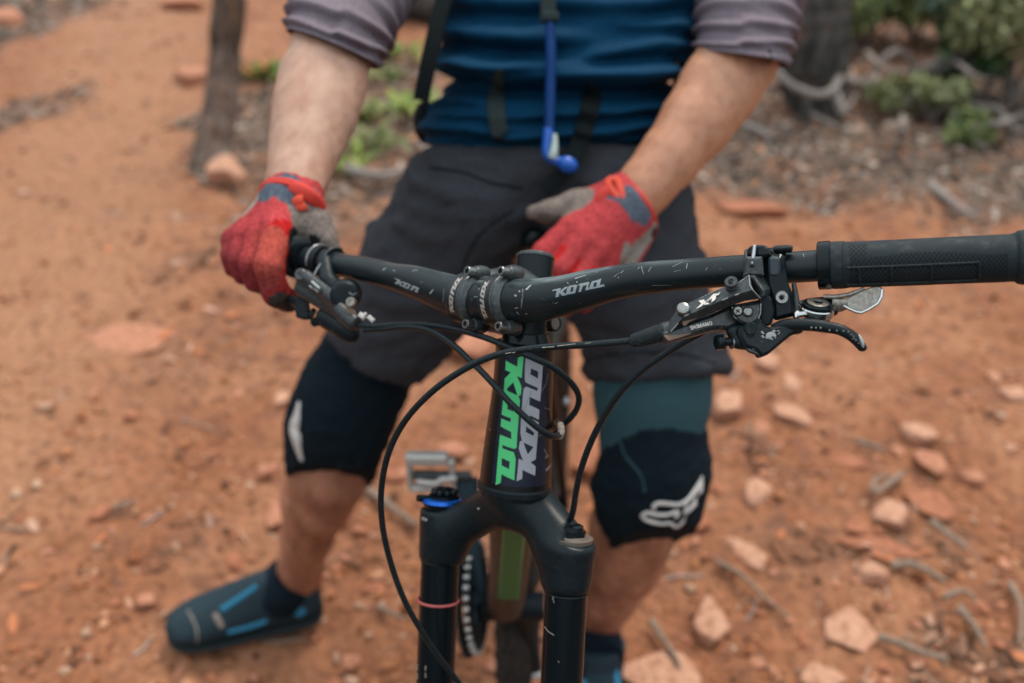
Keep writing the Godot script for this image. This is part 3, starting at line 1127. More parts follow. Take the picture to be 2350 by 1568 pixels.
func fork(bike: Node3D) -> void:
	var fd := Field.new()
	# legs of the crown, the arms and the block under the head tube
	fd.cyl(at(1013, 1166, 0.888), at(1011, 1284, 0.891), 0.0192, 0.0196, 0.012, 0.003)
	fd.cyl(at(1311, 1243, 0.803), at(1300, 1356, 0.806), 0.0212, 0.0190, 0.012, 0.004)
	fd.cap(at(1183, 1136, 0.838), at(1180, 1150, 0.842), 0.0255, 0.023, 0.016)
	fd.cap(at(1140, 1160, 0.850), at(1048, 1222, 0.880), 0.0145, 0.0155, 0.018)
	fd.cap(at(1150, 1150, 0.848), at(1075, 1190, 0.872), 0.013, 0.013, 0.014)
	fd.cap(at(1215, 1162, 0.833), at(1272, 1250, 0.814), 0.017, 0.0165, 0.018)
	fd.cap(at(1225, 1150, 0.835), at(1285, 1222, 0.812), 0.014, 0.015, 0.014)
	fd.cap(at(1270, 1265, 0.814), at(1287, 1330, 0.808), 0.011, 0.010, 0.016)
	fd.cap(at(1042, 1215, 0.882), at(1030, 1262, 0.888), 0.012, 0.012, 0.016)
	var crown := fd.build(0.0032)
	# dusty highlight painted into the faces that turn up
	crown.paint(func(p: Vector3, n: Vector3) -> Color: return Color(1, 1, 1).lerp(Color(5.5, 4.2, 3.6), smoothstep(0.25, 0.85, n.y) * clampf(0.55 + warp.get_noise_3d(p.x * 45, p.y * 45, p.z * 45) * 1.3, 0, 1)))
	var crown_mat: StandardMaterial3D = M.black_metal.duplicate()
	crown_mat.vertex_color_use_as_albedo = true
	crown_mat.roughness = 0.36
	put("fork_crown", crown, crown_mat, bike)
	var axis := (at(1013, 1166, 0.888) - at(997, 1531, 0.898)).normalized()
	var legs := [[1011, 1284, 0.891, "left"], [1299.5, 1356, 0.806, "right"]]
	for i in 2:
		var o := at(legs[i][0], legs[i][1], legs[i][2])
		var s := Shape.new()
		s.lathe([[0.0, 0.0176], [-0.001, 0.0180], [-0.0016, 0.0172]], o, axis, 32)
		put("crown_race", s, M.black_metal, bike)
		s = Shape.new()
		s.lathe([[0.0, 0.0172], [-0.155, 0.0172]], o, axis, 40)
		var st := put("stanchion", s, M.stanchion_black, bike)
		if i == 0:
			s = Shape.new()
			var ring := []
			var c := at(1005, 1377, 0.8935)
			for k in 33:
				var a := TAU * k / 32.0
				var x := axis.cross(Vector3.RIGHT).normalized()
				ring.append(c + (x * cos(a) + axis.cross(x) * sin(a)) * 0.0182)
			s.tube(ring, 0.0013, 8, false)
			put("travel_ring", s, M.pink_rubber, st)
			# small print low on the tube
			for q in [[424, 1410, 1565], [487, 1425, 1545]]:
				s = Shape.new()
				for k in 7:
					var y := lerpf(q[1], q[2], k / 7.0)
					if (k + int(q[0])) % 3 != 1:
						s.tube([zp(Z6, q[0] + (4 if k % 2 else 0), y, 0.8745), zp(Z6, q[0] - 2, y + 17, 0.8745)], 0.0007, 5)
				put("print", s, M.dead_wood, st)
		else:
			s = Shape.new()
			for q in [[1430, 925, 1440, 975], [1440, 935, 1428, 950], [1370, 1150, 1395, 1185], [1395, 1185, 1440, 1215], [1470, 1405, 1478, 1418], [1600, 800, 1615, 815]]:
				s.tube([zp(Z6, q[0], q[1], 0.7885), zp(Z6, q[2], q[3], 0.7885)], 0.0005, 5)
			put("scuff", s, M.dull_alloy, st)
		s = Shape.new()
		s.lathe([[-0.138, 0.0176], [-0.138, 0.0215], [-0.142, 0.0228], [-0.152, 0.0228], [-0.155, 0.0205], [-0.40, 0.021], [-0.46, 0.018], [-0.47, 0.012]], o, axis, 32)
		put("lower_leg", s, M.black_metal, bike)
	# worn patches on the crown
	for q in [[470, 350, 0.8655, 9], [490, 358, 0.8655, 7], [880, 275, 0.829, 6]]:
		var wear := Shape.new()
		wear.ball(zp(Z6, q[0], q[1], q[2]), eye.basis * Basis.from_scale(Vector3(q[3] * 0.00024, q[3] * 0.00020, 0.0004)), 8)
		put("wear_mark", wear, M.dull_alloy, bike)
	# damper dial on one leg, air cap on the other
	var o := at(1013, 1164, 0.888)
	var s := Shape.new()
	s.lathe([[0.0, 0.0155], [0.004, 0.0165], [0.0045, 0.0185]], o, axis, 32)
	var dial := put("damper_cap", s, M.gloss_black, bike)
	s = Shape.new()
	s.lathe([[0.0046, 0.0165], [0.0048, 0.0180], [0.0078, 0.0172], [0.0080, 0.0]], o, axis, 32)
	put("blue_collar", s, M.blue_anodised, dial)
	s = Shape.new()
	s.lathe([[0.008, 0.0138], [0.0105, 0.0138], [0.011, 0.0]], o + eye.basis.x * 0.002 - eye.basis.z * 0.003, axis, 24)
	for k in 9:
		var a := TAU * k / 9.0
		var x := axis.cross(Vector3.RIGHT).normalized()
		s.ball(o + eye.basis.x * 0.002 - eye.basis.z * 0.003 + axis * 0.013 + (x * cos(a) + axis.cross(x) * sin(a)) * 0.0095, Basis.from_scale(Vector3.ONE * 0.0034), 8)
	s.lathe([[0.0105, 0.006], [0.0175, 0.006], [0.018, 0.0]], o + eye.basis.x * 0.002 - eye.basis.z * 0.003, axis, 16)
	s.tube([o + axis * 0.008 - eye.basis.x * 0.012, o + axis * 0.009 - eye.basis.x * 0.021 + eye.basis.z * 0.006], 0.0032, 8)
	put("dial", s, M.gloss_black, dial)
	o = at(1312.5, 1238, 0.803)
	s = Shape.new()
	s.lathe([[-0.002, 0.0165], [0.0015, 0.0172], [0.0018, 0.0135], [0.0035, 0.013], [0.0038, 0.0]], o, axis, 36)
	mat("mud_metal", lin(0.20, 0.16, 0.13), 0.5, 0.5)
	put("air_cap", s, M.mud_metal, bike)
	s = Shape.new()
	s.lathe([[0.0036, 0.0122], [0.0062, 0.0122], [0.0064, 0.0108], [0.0078, 0.0108]], o, axis, 6)
	s.lathe([[0.0062, 0.0095], [0.011, 0.0088], [0.012, 0.007], [0.0122, 0.0]], o, axis, 20)
	put("valve_nut", s, M.gloss_black, bike)


func cockpit(bike: Node3D) -> void:
	# bar with its print, scratches and wear
	var pr := Print.new(2048, 512, Color(0.085, 0.118, 0.135))
	var n := FastNoiseLite.new()
	n.seed = 77
	n.frequency = 0.012
	n.fractal_octaves = 4
	for y in range(0, 512, 2):
		for x in range(0, 2048, 4):
			var w := n.get_noise_2d(x * 0.35, y)
			var low := smoothstep(0.50, 0.36, y / 512.0) * 0.5 + 0.2
			var v := y / 512.0
			var near := clampf(1.0 - absf(x - 760.0) / 520.0, 0, 1)
			var dusty_highlight := smoothstep(0.58, 0.70, v) * (0.25 + 0.75 * near) * clampf(0.55 + w * 1.6, 0, 1) * (1.0 if v < 0.8 else 0.6)  # dusty highlight painted along the upper side, strongest by the stem
			if dusty_highlight > 0.04:
				pr.im.fill_rect(Rect2i(x, y, 4, 2), Color(0.085, 0.118, 0.135).lerp(Color(0.52, 0.55, 0.55), dusty_highlight * 0.95))
			elif w > 0.08:
				pr.im.fill_rect(Rect2i(x, y, 4, 2), Color(0.085, 0.118, 0.135).lerp(Color(0.36, 0.28, 0.22), clampf((w - 0.08) * 1.6 * low, 0, 0.55)))
	var ink := Color(0.55, 0.58, 0.59)
	for q in word():
		print_poly(pr, bar, 4, KO, q[0], ink if q[1] else Color(0.085, 0.118, 0.135))
	# the same word on the far side, its last letter rubbed off
	var kl := [862.9, 605.9, 0.0625]
	var fw := flat_word()
	for i in 4:
		var nums := []
		for p in fw[i][0]:
			var r: Vector2 = Vector2(630, 672) + Vector2(910, 372) * (p.x * 1.42) + Vector2(35, -265) * (p.y / 0.205)
			nums.append_array([r.x, r.y])
		print_poly(pr, bar, 4, kl, nums, ink if fw[i][1] else Color(0.085, 0.118, 0.135))
	# centre mark, scale marks
	for k in 10:
		var a := TAU * k / 10.0
		var b := TAU * (k + 1) / 10.0
		print_poly(pr, bar, 4, ST, [555 + 62 * cos(a), 812 + 72 * sin(a), 555 + 62 * cos(b), 812 + 72 * sin(b), 555 + 40 * cos(b), 812 + 48 * sin(b), 555 + 40 * cos(a), 812 + 48 * sin(a)], ink)
	for q in [[555, 700, 555, 740], [555, 884, 555, 930], [470, 812, 495, 812], [615, 812, 645, 812], [350, 803, 410, 803], [695, 815, 720, 815], [530, 790, 575, 840], [575, 790, 545, 815]]:
		print_poly(pr, bar, 4, ST, [q[0] - 7, q[1] - 7, q[2] + 7, q[1] - 7, q[2] + 7, q[3] + 7, q[0] - 7, q[3] + 7], ink)
	for k in 22:
		var y := 650 + k * 17
		print_poly(pr, bar, 4, ST, [1305 - k * 1.5, y, 1325 - k * 1.5, y, 1325 - k * 1.5, y + 11, 1300 - k * 1.5, y + 11], Color(0.5, 0.48, 0.46))
		print_poly(pr, bar, 4, ST, [-245 - k, 640 + k * 12, -225 - k, 640 + k * 12, -225 - k, 648 + k * 12, -245 - k, 648 + k * 12], Color(0.42, 0.42, 0.41))
	var size := Vector2(2048, 512)
	# [zoom, x0, y0, x1, y1, width]
	for q in [[KO, 2050, 380, 2200, 265, 14], [KO, 2250, 270, 2340, 190, 20], [KO, 1800, 125, 1930, 95, 16], [KO, 1510, 260, 1580, 225, 12], [KO, 900, 435, 1240, 330, 40], [KO, 330, 1170, 410, 1120, 14], [KO, 940, 520, 960, 560, 24], [KO, 680, 540, 720, 600, 16], [KO, 2170, 390, 2190, 420, 12], [KO, 1010, 1165, 1080, 1165, 10],
			[Z3, 150, 435, 170, 505, 4], [Z3, 120, 460, 135, 440, 4], [Z3, 420, 440, 500, 400, 3], [Z3, 540, 455, 550, 410, 5], [Z3, 430, 480, 490, 470, 3], [Z3, 705, 470, 720, 445, 4], [Z3, 1550, 330, 1555, 355, 4], [Z3, 240, 600, 410, 598, 4], [Z3, 210, 480, 235, 440, 3],
			[ST, 1370, 670, 1470, 570, 30], [ST, 1160, 760, 1180, 800, 40], [ST, 1240, 680, 1260, 710, 30], [ST, 430, 935, 490, 935, 34], [ST, 1150, 1020, 1230, 1010, 16], [ST, 1180, 1090, 1240, 1150, 12], [ST, 450, 640, 470, 720, 14], [ST, 1360, 1130, 1385, 1140, 20],
			[Z1, 1670, 970, 1695, 940, 8], [Z1, 1330, 800, 1350, 785, 6], [Z1, 1400, 800, 1420, 810, 6], [Z1, 1540, 805, 1580, 800, 6]]:
		var z: Array = q[0]
		var a := on_print(bar, 4, Vector2(z[0] + z[2] * q[1], z[1] + z[2] * q[2]), size)
		var b := on_print(bar, 4, Vector2(z[0] + z[2] * q[3], z[1] + z[2] * q[4]), size)
		pr.line(a, b, maxf(q[5] * z[2] * 1.5, 1.6), Color(0.62, 0.63, 0.62))
	for k in 70:
		var a := Vector2(rng.randf_range(420, 1400), rng.randf_range(150, 370))
		pr.line(a, a + Vector2(rng.randf_range(-9, 9), rng.randf_range(-14, 14)), rng.randf_range(0.7, 1.6), Color(0.3, 0.31, 0.3).lerp(Color(0.6, 0.55, 0.5), rng.randf()))
	var m := mat("bar_print", Color.WHITE, 0.29)
	m.metallic_specular = 0.38
	m.albedo_texture = pr.texture()
	put("handlebar", printed_tube(bar, 4, 40), m, bike)
	# stem: two printed rings, the bridges between them, the body and the steerer clamp
	var stem := thing_part("stem", bike)
	for i in 2:
		var x := 1075.0 if i == 0 else 1150.0
		var q := bar_at(x)
		var c := bar_point(x)
		var d := (bar_point(x + 14) - bar_point(x - 14)).normalized()
		var front := (eye.origin - c).normalized()
		front = (front - d * front.dot(d)).normalized()
		var across := front.cross(d)
		var half := 0.0068
		var r := 0.0212
		var face := Print.new(128, 1024, Color(0.1, 0.13, 0.145))
		var rings := []
		for k in [[-half - 0.0012, r - 0.0026], [-half, r - 0.0006], [-half + 0.001, r], [half - 0.001, r], [half, r - 0.0006], [half + 0.0012, r - 0.0026]]:
			var ring := PackedVector3Array()
			for j in 48:
				var a := TAU * j / 48 - PI
				ring.append(c + d * k[0] + (front * cos(a) + across * sin(a)) * k[1])
			rings.append(ring)
		for w in flat_word():
			var p := PackedVector2Array()
			for l in w[0]:
				if i == 0:
					p.append(Vector2(92 - l.y * 320, 512 - 132 + l.x * 270))
				else:
					p.append(Vector2(26 + l.y * 320, 512 + 145 - l.x * 270))
			face.poly(p, Color(0.66, 0.62, 0.59) if w[1] else Color(0.1, 0.13, 0.145))
		m = mat("clamp_print", Color.WHITE, 0.36, 0.2)
		m.albedo_texture = face.texture()
		var s := Shape.new()
		s.grid([rings[2], rings[3]], true)
		put("printed_ring", s, m, stem)
		s = Shape.new()
		for k in [0, 1, 3, 4]:
			s.grid([rings[k], rings[k + 1]], true)
		# thicker shoulder on the right of each ring
		s.lathe([[half + 0.001, r - 0.001], [half + 0.002, r + 0.0008], [half + 0.005, r + 0.0004], [half + 0.0075, r - 0.003], [half + 0.0075, 0.017]], c, d, 48)
		put("clamp_ring", s, M.stem_metal, stem)
		# bolt bosses and bolts, above and below
		for k in 2:
			var pos := [[300, 308, 0.806], [265, 1340, 0.803], [955, 310, 0.780], [912, 1388, 0.778]][i * 2 + k] as Array
			var o := zp(ST, pos[0], pos[1], pos[2])
			var ax := (eye.basis * Vector3(-0.72, 0.08, 0.68)).normalized()
			s = Shape.new()
			s.lathe([[-0.006, 0.0], [-0.006, 0.0040], [0.0042, 0.0040], [0.005, 0.0037], [0.005, 0.0022], [0.002, 0.0021], [0.002, 0.0]], o, ax, 18)
			put("bolt", s, M.steel, stem)
			s = Shape.new()
			s.lathe([[0.0021, 0.0020], [0.0023, 0.0]], o, ax, 6)
			put("hex_socket", s, M.dark_hole, stem)
			s = Shape.new()
			var back := zp(ST, pos[0] + (150 if k == 0 else 110), pos[1] + (60 if k == 0 else -45), pos[2] + 0.018)
			s.tube([o - ax * 0.003, o - ax * 0.004, o - ax * 0.013, back.lerp(o - ax * 0.013, 0.4)], [0.0045, 0.0054, 0.0066, 0.0075], 16)
			put("bolt_boss", s, M.stem_metal, stem)
	var s := Shape.new()
	# bridges over and under the window between the rings
	for k in 2:
		var rows := []
		for i in 9:
			var x := lerpf(1078, 1152, i / 8.0)
			var c := bar_point(x)
			var d := (bar_point(x + 14) - bar_point(x - 14)).normalized()
			var front := (eye.origin - c).normalized()
			front = (front - d * front.dot(d)).normalized()
			var across := front.cross(d)
			var bow := sin(PI * i / 8.0)
			var row := PackedVector3Array()
			for j in 9:
				var a := (lerpf(1.05 + 0.12 * bow, 2.2, j / 8.0)) * (1.0 if k == 0 else -1.0)
				var r := 0.0178 if j == 0 else 0.0208 - 0.0010 * bow
				row.append(c + (front * cos(a) + across * sin(a)) * r)
			rows.append(row)
		s.grid(rows)
	put("face_plate", s, M.stem_metal, stem)
	var fd := Field.new()
	fd.cap(at(1085, 655, 0.842), at(1190, 648, 0.846), 0.012, 0.014, 0.014)
	fd.cap(at(1165, 655, 0.812), at(1205, 660, 0.842), 0.014, 0.016, 0.014)
	fd.cap(at(1092, 728, 0.838), at(1200, 735, 0.842), 0.011, 0.014, 0.014)
	fd.cap(at(1165, 735, 0.81), at(1205, 735, 0.838), 0.012, 0.015, 0.014)
	fd.cyl(at(1222, 655, 0.838), at(1212, 750, 0.832), 0.0195, 0.0195, 0.014, 0.003)
	put("stem_body", fd.build(0.0028), M.stem_metal, stem)
	var up := (at(1223, 625, 0.836) - at(1210, 760, 0.826)).normalized()
	s = Shape.new()
	s.lathe([[-0.002, 0.0155], [0.0, 0.0163], [0.0246, 0.0163]], at(1222, 660, 0.838), up, 40)
	put("steerer_spacer", s, M.gloss_black, stem)
	s = Shape.new()
	s.lathe([[0.0248, 0.0150], [0.0250, 0.0166], [0.0270, 0.0166], [0.0282, 0.0155], [0.0284, 0.0085], [0.027, 0.007], [0.027, 0.0]], at(1222, 660, 0.838), up, 40)
	put("top_cap", s, M.stem_metal, stem)
	s = Shape.new()
	s.lathe([[0.0, 0.0], [0.0, 0.0052], [-0.012, 0.0052]], at(1275, 742, 0.812), (eye.basis * Vector3(0.75, 0.0, 0.66)), 16)
	put("pinch_bolt", s, M.steel, stem)
	s = Shape.new()
	s.tube([at(1275, 742, 0.815), at(1232, 742, 0.832)], 0.0068, 14)
	put("pinch_boss", s, M.black_metal, stem)
	grip(bike)


func grip(bike: Node3D) -> void:
	# the free grip: rubber sleeve with knurl, ribs and a flange; the locking collar
	var rows := [[1905, 609.5, 0.6885, 0.0159], [1915, 609, 0.6875, 0.0164], [1938, 608, 0.685, 0.0163], [1946, 607.5, 0.684, 0.0158], [2000, 605.5, 0.6785, 0.0157], [2100, 601.5, 0.669, 0.0157], [2200, 597, 0.6595, 0.0156], [2310, 592.5, 0.6495, 0.0156], [2328, 591.5, 0.648, 0.0160], [2340, 591, 0.647, 0.0176], [2375, 589.5, 0.644, 0.0182], [2386, 589, 0.643, 0.0166]]
	var s := printed_tube(rows, 5, 56)
	var cross := Image.create(256, 256, false, Image.FORMAT_L8)
	for y in 256:
		for x in 256:
			var a := absf(fposmod((x + y) / 128.0, 1.0) - 0.5)
			var b := absf(fposmod((x - y) / 128.0, 1.0) - 0.5)
			var h := smoothstep(0.0, 0.22, minf(0.5 - a, 0.5 - b) * 2.0)
			cross.set_pixel(x, y, Color(h, h, h))
	var m := skin(mat("grip_rubber", Color.WHITE, 0.66, -0.01), noise_tex(51, 0.02, 4, [[0.0, lin(0.011, 0.017, 0.021)], [0.6, lin(0.017, 0.024, 0.028)], [1.0, lin(0.05, 0.05, 0.05)]]), 10.0)
	m.uv1_triplanar = false
	m.uv1_scale = Vector3(1, 1, 1)
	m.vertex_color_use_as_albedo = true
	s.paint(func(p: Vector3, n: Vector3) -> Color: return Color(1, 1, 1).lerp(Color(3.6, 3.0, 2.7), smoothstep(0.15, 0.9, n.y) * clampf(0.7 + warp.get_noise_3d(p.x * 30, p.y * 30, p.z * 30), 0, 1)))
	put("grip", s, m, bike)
	var kn := printed_tube([[1947, 607.5, 0.684, 0.01585], [2000, 605.5, 0.6785, 0.01585], [2100, 601.5, 0.669, 0.01585], [2200, 597, 0.6595, 0.01575], [2308, 592.5, 0.6495, 0.01572]], 16, 64, false)
	# the knurled band covers only the lower front of the sleeve
	var keep := PackedInt32Array()
	for i in range(0, kn.ix.size(), 3):
		var mid := (kn.t[kn.ix[i]] + kn.t[kn.ix[i + 1]] + kn.t[kn.ix[i + 2]]) / 3.0
		var a := (mid.y - 0.5) * 360.0
		var top := 8.0 + 14.0 * sin(PI * clampf(mid.x * 1.1, 0, 1)) if mid.x > 0.12 else 62.0
		if a < top and a > -150.0:
			keep.append_array([kn.ix[i], kn.ix[i + 1], kn.ix[i + 2]])
	kn.ix = keep
	m = mat("grip_knurl", lin(0.013, 0.019, 0.023), 0.62)
	m.heightmap_enabled = true
	m.heightmap_texture = ImageTexture.create_from_image(cross)
	m.heightmap_scale = 0.16
	m.uv1_scale = Vector3(17, 13, 1)
	put("grip_knurl", kn, m, bike)
	# ribs: two rails along and four bars across
	var pts := spline([[1945, 607.5, 0.684, 0.0160], [2000, 605.5, 0.6785, 0.0160], [2100, 601.5, 0.669, 0.0160], [2245, 595, 0.655, 0.0160]], 8)
	var on := func(f: float, deg: float, out := 0.0) -> Vector3:
		var i := clampi(int(f * (pts.size() - 1)), 0, pts.size() - 1)
		var fr := ring_frame(pts, i)
		var a := deg_to_rad(deg)
		return fr.origin + (fr.basis.x * cos(a) + fr.basis.y * sin(a)) * (pts[i][3] + out)
	s = Shape.new()
	for deg in [-8.0, -58.0]:
		var path := []
		for k in 14:
			path.append(on.call(k / 13.0, deg))
		s.tube(path, 0.0010, 8)
	for f in [0.23, 0.50, 0.76, 1.0]:
		var path := []
		for k in 7:
			path.append(on.call(f, lerpf(-8.0, -58.0, k / 6.0)))
		s.tube(path, 0.0010, 8)
	put("grip_rib", s, M.black_rubber, bike)
	var d := (bar_point(1915) - bar_point(1880)).normalized()
	s = Shape.new()
	s.lathe([[-0.0046, 0.0112], [-0.0046, 0.0160], [-0.004, 0.0168], [0.0038, 0.0168], [0.0044, 0.0160]], bar_point(1893), d, 48)
	var collar := put("lock_collar", s, M.gloss_black, bike)
	s = Shape.new()
	s.lathe([[0.0012, 0.0], [0.001, 0.0017], [-0.001, 0.0017]], zp(Z3, 1768, 610, 0.6795), eye.basis * Vector3(0, -0.5, 0.86), 12)
	put("collar_screw", s, M.steel, collar)
	# the other grip, mostly inside the glove
	s = printed_tube([[540, 567, 1.058, 0.0162], [600, 577, 1.024, 0.0158], [672, 588.5, 0.984, 0.0158], [678, 589.5, 0.981, 0.0205], [686, 591, 0.977, 0.0205], [690, 591.5, 0.975, 0.016]], 4, 36)
	put("grip", s, M.black_rubber, bike)
	d = (bar_point(720) - bar_point(690)).normalized()
	s = Shape.new()
	s.lathe([[-0.004, 0.0112], [-0.004, 0.016], [0.005, 0.016], [0.0056, 0.0112]], bar_point(699), d, 36)
	put("lock_collar", s, M.gloss_black, bike)


func right_controls(bike: Node3D) -> void:
	mat("steel_bright", lin(0.5, 0.52, 0.53), 0.3, 0.7)
	var lever := thing_part("brake_lever", bike)
	var d := (bar_point(1760) - bar_point(1710)).normalized()
	var c := bar_point(1733)
	# band round the bar and its hinge
	var s := Shape.new()
	s.lathe([[-0.0062, 0.0112], [-0.0062, 0.0142], [-0.0054, 0.0150], [0.0054, 0.0150], [0.0062, 0.0142], [0.0062, 0.0112]], c, d, 40)
	put("clamp_band", s, M.lever_metal, lever)
	var f := facing(1733, 580, 0.678, -30, -12)
	s = plate(Z3, [1056, 345, 1060, 290, 1085, 258, 1130, 245, 1190, 244, 1235, 258, 1262, 290, 1272, 340, 1225, 345, 1200, 360, 1190, 350], f, 0.018, 0.0016, 0.001)
	put("hinge_cover", s, M.gloss_black, lever)
	f = facing(1730, 590, 0.6735, -22, -8)
	s = plate(Z3, [1114, 250, 1140, 250, 1132, 335, 1116, 418, 1094, 416, 1102, 335], f, 0.003, 0.0006)
	put("hinge_strip", s, M.steel_bright, lever)
	s = plate(Z3, [1088, 420, 1120, 420, 1118, 446, 1086, 446], facing(1725, 612, 0.6700, -22, 4), 0.002, 0.0004)
	put("hinge_slot", s, M.dark_hole, lever)
	# throat between band and reservoir
	f = facing(1732, 620, 0.6735, -20, 6)
	s = plate(Z3, [1052, 352, 1190, 352, 1198, 420, 1205, 515, 1120, 518, 1085, 512, 1026, 532, 1040, 430], f, 0.012, 0.0014)
	put("clamp_throat", s, M.stem_metal, lever)
	f = facing(1742, 650, 0.6705, -38, 8)
	s = plate(Z3, [1080, 515, 1120, 512, 1175, 590, 1212, 640, 1205, 692, 1182, 716, 1140, 690, 1105, 640, 1082, 590], f, 0.016, 0.0010, 0.001)
	put("throat_rim", s, M.stem_metal, lever)
	s = plate(Z3, [1095, 540, 1112, 540, 1160, 610, 1176, 650, 1170, 680, 1142, 668, 1112, 630, 1096, 590], facing(1734, 655, 0.6698, -38, 8), 0.002, 0.0003, 0.001)
	put("throat_hollow", s, M.dark_hole, lever)
	# reservoir: a beam with its ridge towards the lens
	var top := [[357, 962, 0.680], [458, 812, 0.678], [560, 750, 0.676], [700, 688, 0.674], [870, 612, 0.672], [985, 572, 0.670], [1085, 512, 0.668]]
	var ridge := [[392, 1002, 0.671], [520, 868, 0.668], [600, 838, 0.667], [735, 775, 0.6655], [900, 708, 0.664], [1010, 668, 0.663], [1112, 640, 0.662]]
	var low := [[398, 1006, 0.676], [505, 945, 0.674], [600, 905, 0.673], [740, 850, 0.671], [930, 775, 0.670], [1050, 735, 0.669], [1175, 718, 0.668]]
	var back := [[380, 985, 0.688], [500, 900, 0.688], [600, 840, 0.688], [740, 770, 0.687], [920, 690, 0.686], [1040, 640, 0.685], [1150, 620, 0.684]]
	s = facets(Z3, [top, ridge, low, back])
	s.fan(PackedVector3Array([zp(Z3, 357, 962, 0.680), zp(Z3, 392, 1002, 0.671), zp(Z3, 398, 1006, 0.676), zp(Z3, 380, 985, 0.688)]))
	put("reservoir", s, M.lever_metal, lever)
	# ridge highlight: worn bare edge
	s = Shape.new()
	for q in [[1082, 514, 1086, 596, 0.6675, 0.664], [1086, 596, 1112, 640, 0.664, 0.6615], [1112, 640, 1180, 714, 0.6615, 0.667], [1000, 571, 1080, 514, 0.6695, 0.6675]]:
		s = Shape.new()
		s.tube([zp(Z3, q[0], q[1], q[4]), zp(Z3, q[2], q[3], q[5])], 0.00035, 6)
		put("worn_edge", s, M.pale_wear, lever)
	for q in [[520, 866, 560, 850, 0.6676, 0.667], [850, 728, 900, 708, 0.6641, 0.6636], [960, 686, 1000, 671, 0.6632, 0.6627], [405, 1000, 470, 925, 0.6705, 0.6685]]:
		s = Shape.new()
		s.tube([zp(Z3, q[0], q[1], q[4]), zp(Z3, q[2], q[3], q[5])], 0.00035, 6)
		put("worn_edge", s, M.pale_wear, lever)
	# caked mud under the beam
	f = facing(1600, 735, 0.6715, 0, -18)
	s = plate(XT, [215, 1060, 330, 1000, 450, 960, 560, 905, 690, 900, 745, 925, 640, 985, 520, 1030, 380, 1100, 280, 1185, 235, 1150], f, 0.001, 0.0004, 0.001)
	put("dried_mud", s, mat("mud", lin(0.17, 0.11, 0.08), 0.95), lever)
	# letters on the beam
	var pa := zp(Z3, top[1][0], top[1][1], top[1][2])
	var pb := zp(Z3, top[5][0], top[5][1], top[5][2])
	var pc := zp(Z3, ridge[3][0], ridge[3][1], ridge[3][2])
	f = frame_on(pa, pb, pc, 0.0012)
	s = Shape.new()
	for nums in [[520, 808, 640, 690, 575, 625, 690, 600, 735, 642, 790, 588, 855, 545, 800, 625, 745, 650, 822, 690, 722, 715, 690, 692, 640, 745], [795, 590, 905, 478, 1005, 468, 1054, 428, 1012, 500, 965, 508, 920, 516, 835, 600], [884, 525, 962, 512, 948, 590, 900, 632, 856, 657, 870, 590]]:
		s.slab(trace(f, XT, nums), f, 0.0004, 0.0001)
	put("lettering", s, M.logo_white, lever)
	s = Shape.new()
	for k in 16:
		var x := 600 + k * 26.5
		var y := 583 - k * 13.0
		s.slab(trace(f, XT, [x, y, x + 16, y - 8, x + 22, y - 26, x + 6, y - 18] if k % 3 else [x, y, x + 6, y - 3, x + 14, y - 22, x + 8, y - 19]), f, 0.0003, 0.00005)
	put("small_lettering", s, mat("dim_print", lin(0.24, 0.25, 0.25), 0.5), lever)
	# cap screw and pivot cap on the beam
	var ax := Vector3(-0.28, 0.52, 0.80)
	s = knob(Z3, 930, 592, 0.668, [[-0.006, 0.0042], [0.0, 0.0044], [0.0002, 0.0040], [0.0012, 0.0040], [0.0013, 0.0044], [0.0034, 0.0044], [0.0040, 0.0038], [0.0040, 0.0018], [0.0032, 0.0014], [0.0032, 0.0]], ax, 24)
	put("bleed_screw", s, M.lever_metal, lever)
	s = knob(Z3, 921, 581, 0.6645, [[0.0, 0.0016], [0.0006, 0.0016], [0.0007, 0.0]], ax, 6)
	put("hex_socket", s, M.dark_hole, lever)
	s = knob(Z3, 512, 805, 0.6705, [[-0.003, 0.0046], [0.0010, 0.0046], [0.0020, 0.0040], [0.0026, 0.0025], [0.0028, 0.0]], Vector3(-0.15, 0.45, 0.88), 24)
	put("end_cap", s, M.steel, lever)
	# cylinder body with the maker's word
	f = facing(1650, 745, 0.6755, 4, -10)
	s = plate(Z3, [322, 1010, 400, 975, 560, 915, 750, 850, 935, 765, 1190, 715, 1195, 860, 1130, 930, 1060, 945, 1005, 935, 905, 985, 830, 975, 760, 985, 640, 1022, 500, 1058, 378, 1088], f, 0.013, 0.0026, 0.002)
	put("master_cylinder", s, M.lever_metal, lever)
	var tm := TextMesh.new()
	var font := SystemFont.new()
	font.font_names = PackedStringArray(["Droid Sans"])
	font.font_weight = 700
	tm.font = font
	tm.text = "SHIMANO"
	tm.font_size = 16
	tm.pixel_size = 0.00021
	tm.depth = 0.0004
	var word_at := MeshInstance3D.new()
	word_at.name = numbered(lever, "lettering")
	word_at.mesh = tm
	word_at.material_override = M.logo_white
	lever.add_child(word_at)
	word_at.transform = facing(1432.0 + 0.26562 * 668, 495.7 + 0.26562 * 948, 0.6722, 4, -10) * Transform3D(Basis(Vector3.BACK, deg_to_rad(13.5)), Vector3.ZERO)
	word_at.position -= origin_of(lever)
	f = facing(1605, 765, 0.6738, 4, -22)
	s = plate(Z3, [340, 1030, 480, 1010, 575, 990, 640, 985, 560, 1025, 470, 1055, 385, 1080], f, 0.001, 0.0003, 0.001)
	put("dried_mud", s, M.mud, lever)
	# pivot plate with its screw and rivet
	f = facing(1712, 712, 0.6705, 0, -8)
	s = plate(Z3, [933, 782, 1060, 765, 1186, 752, 1182, 840, 1160, 895, 1120, 930, 1070, 937, 1010, 918, 950, 868], f, 0.008, 0.0012, 0.002)
	put("pivot_plate", s, M.lever_metal, lever)
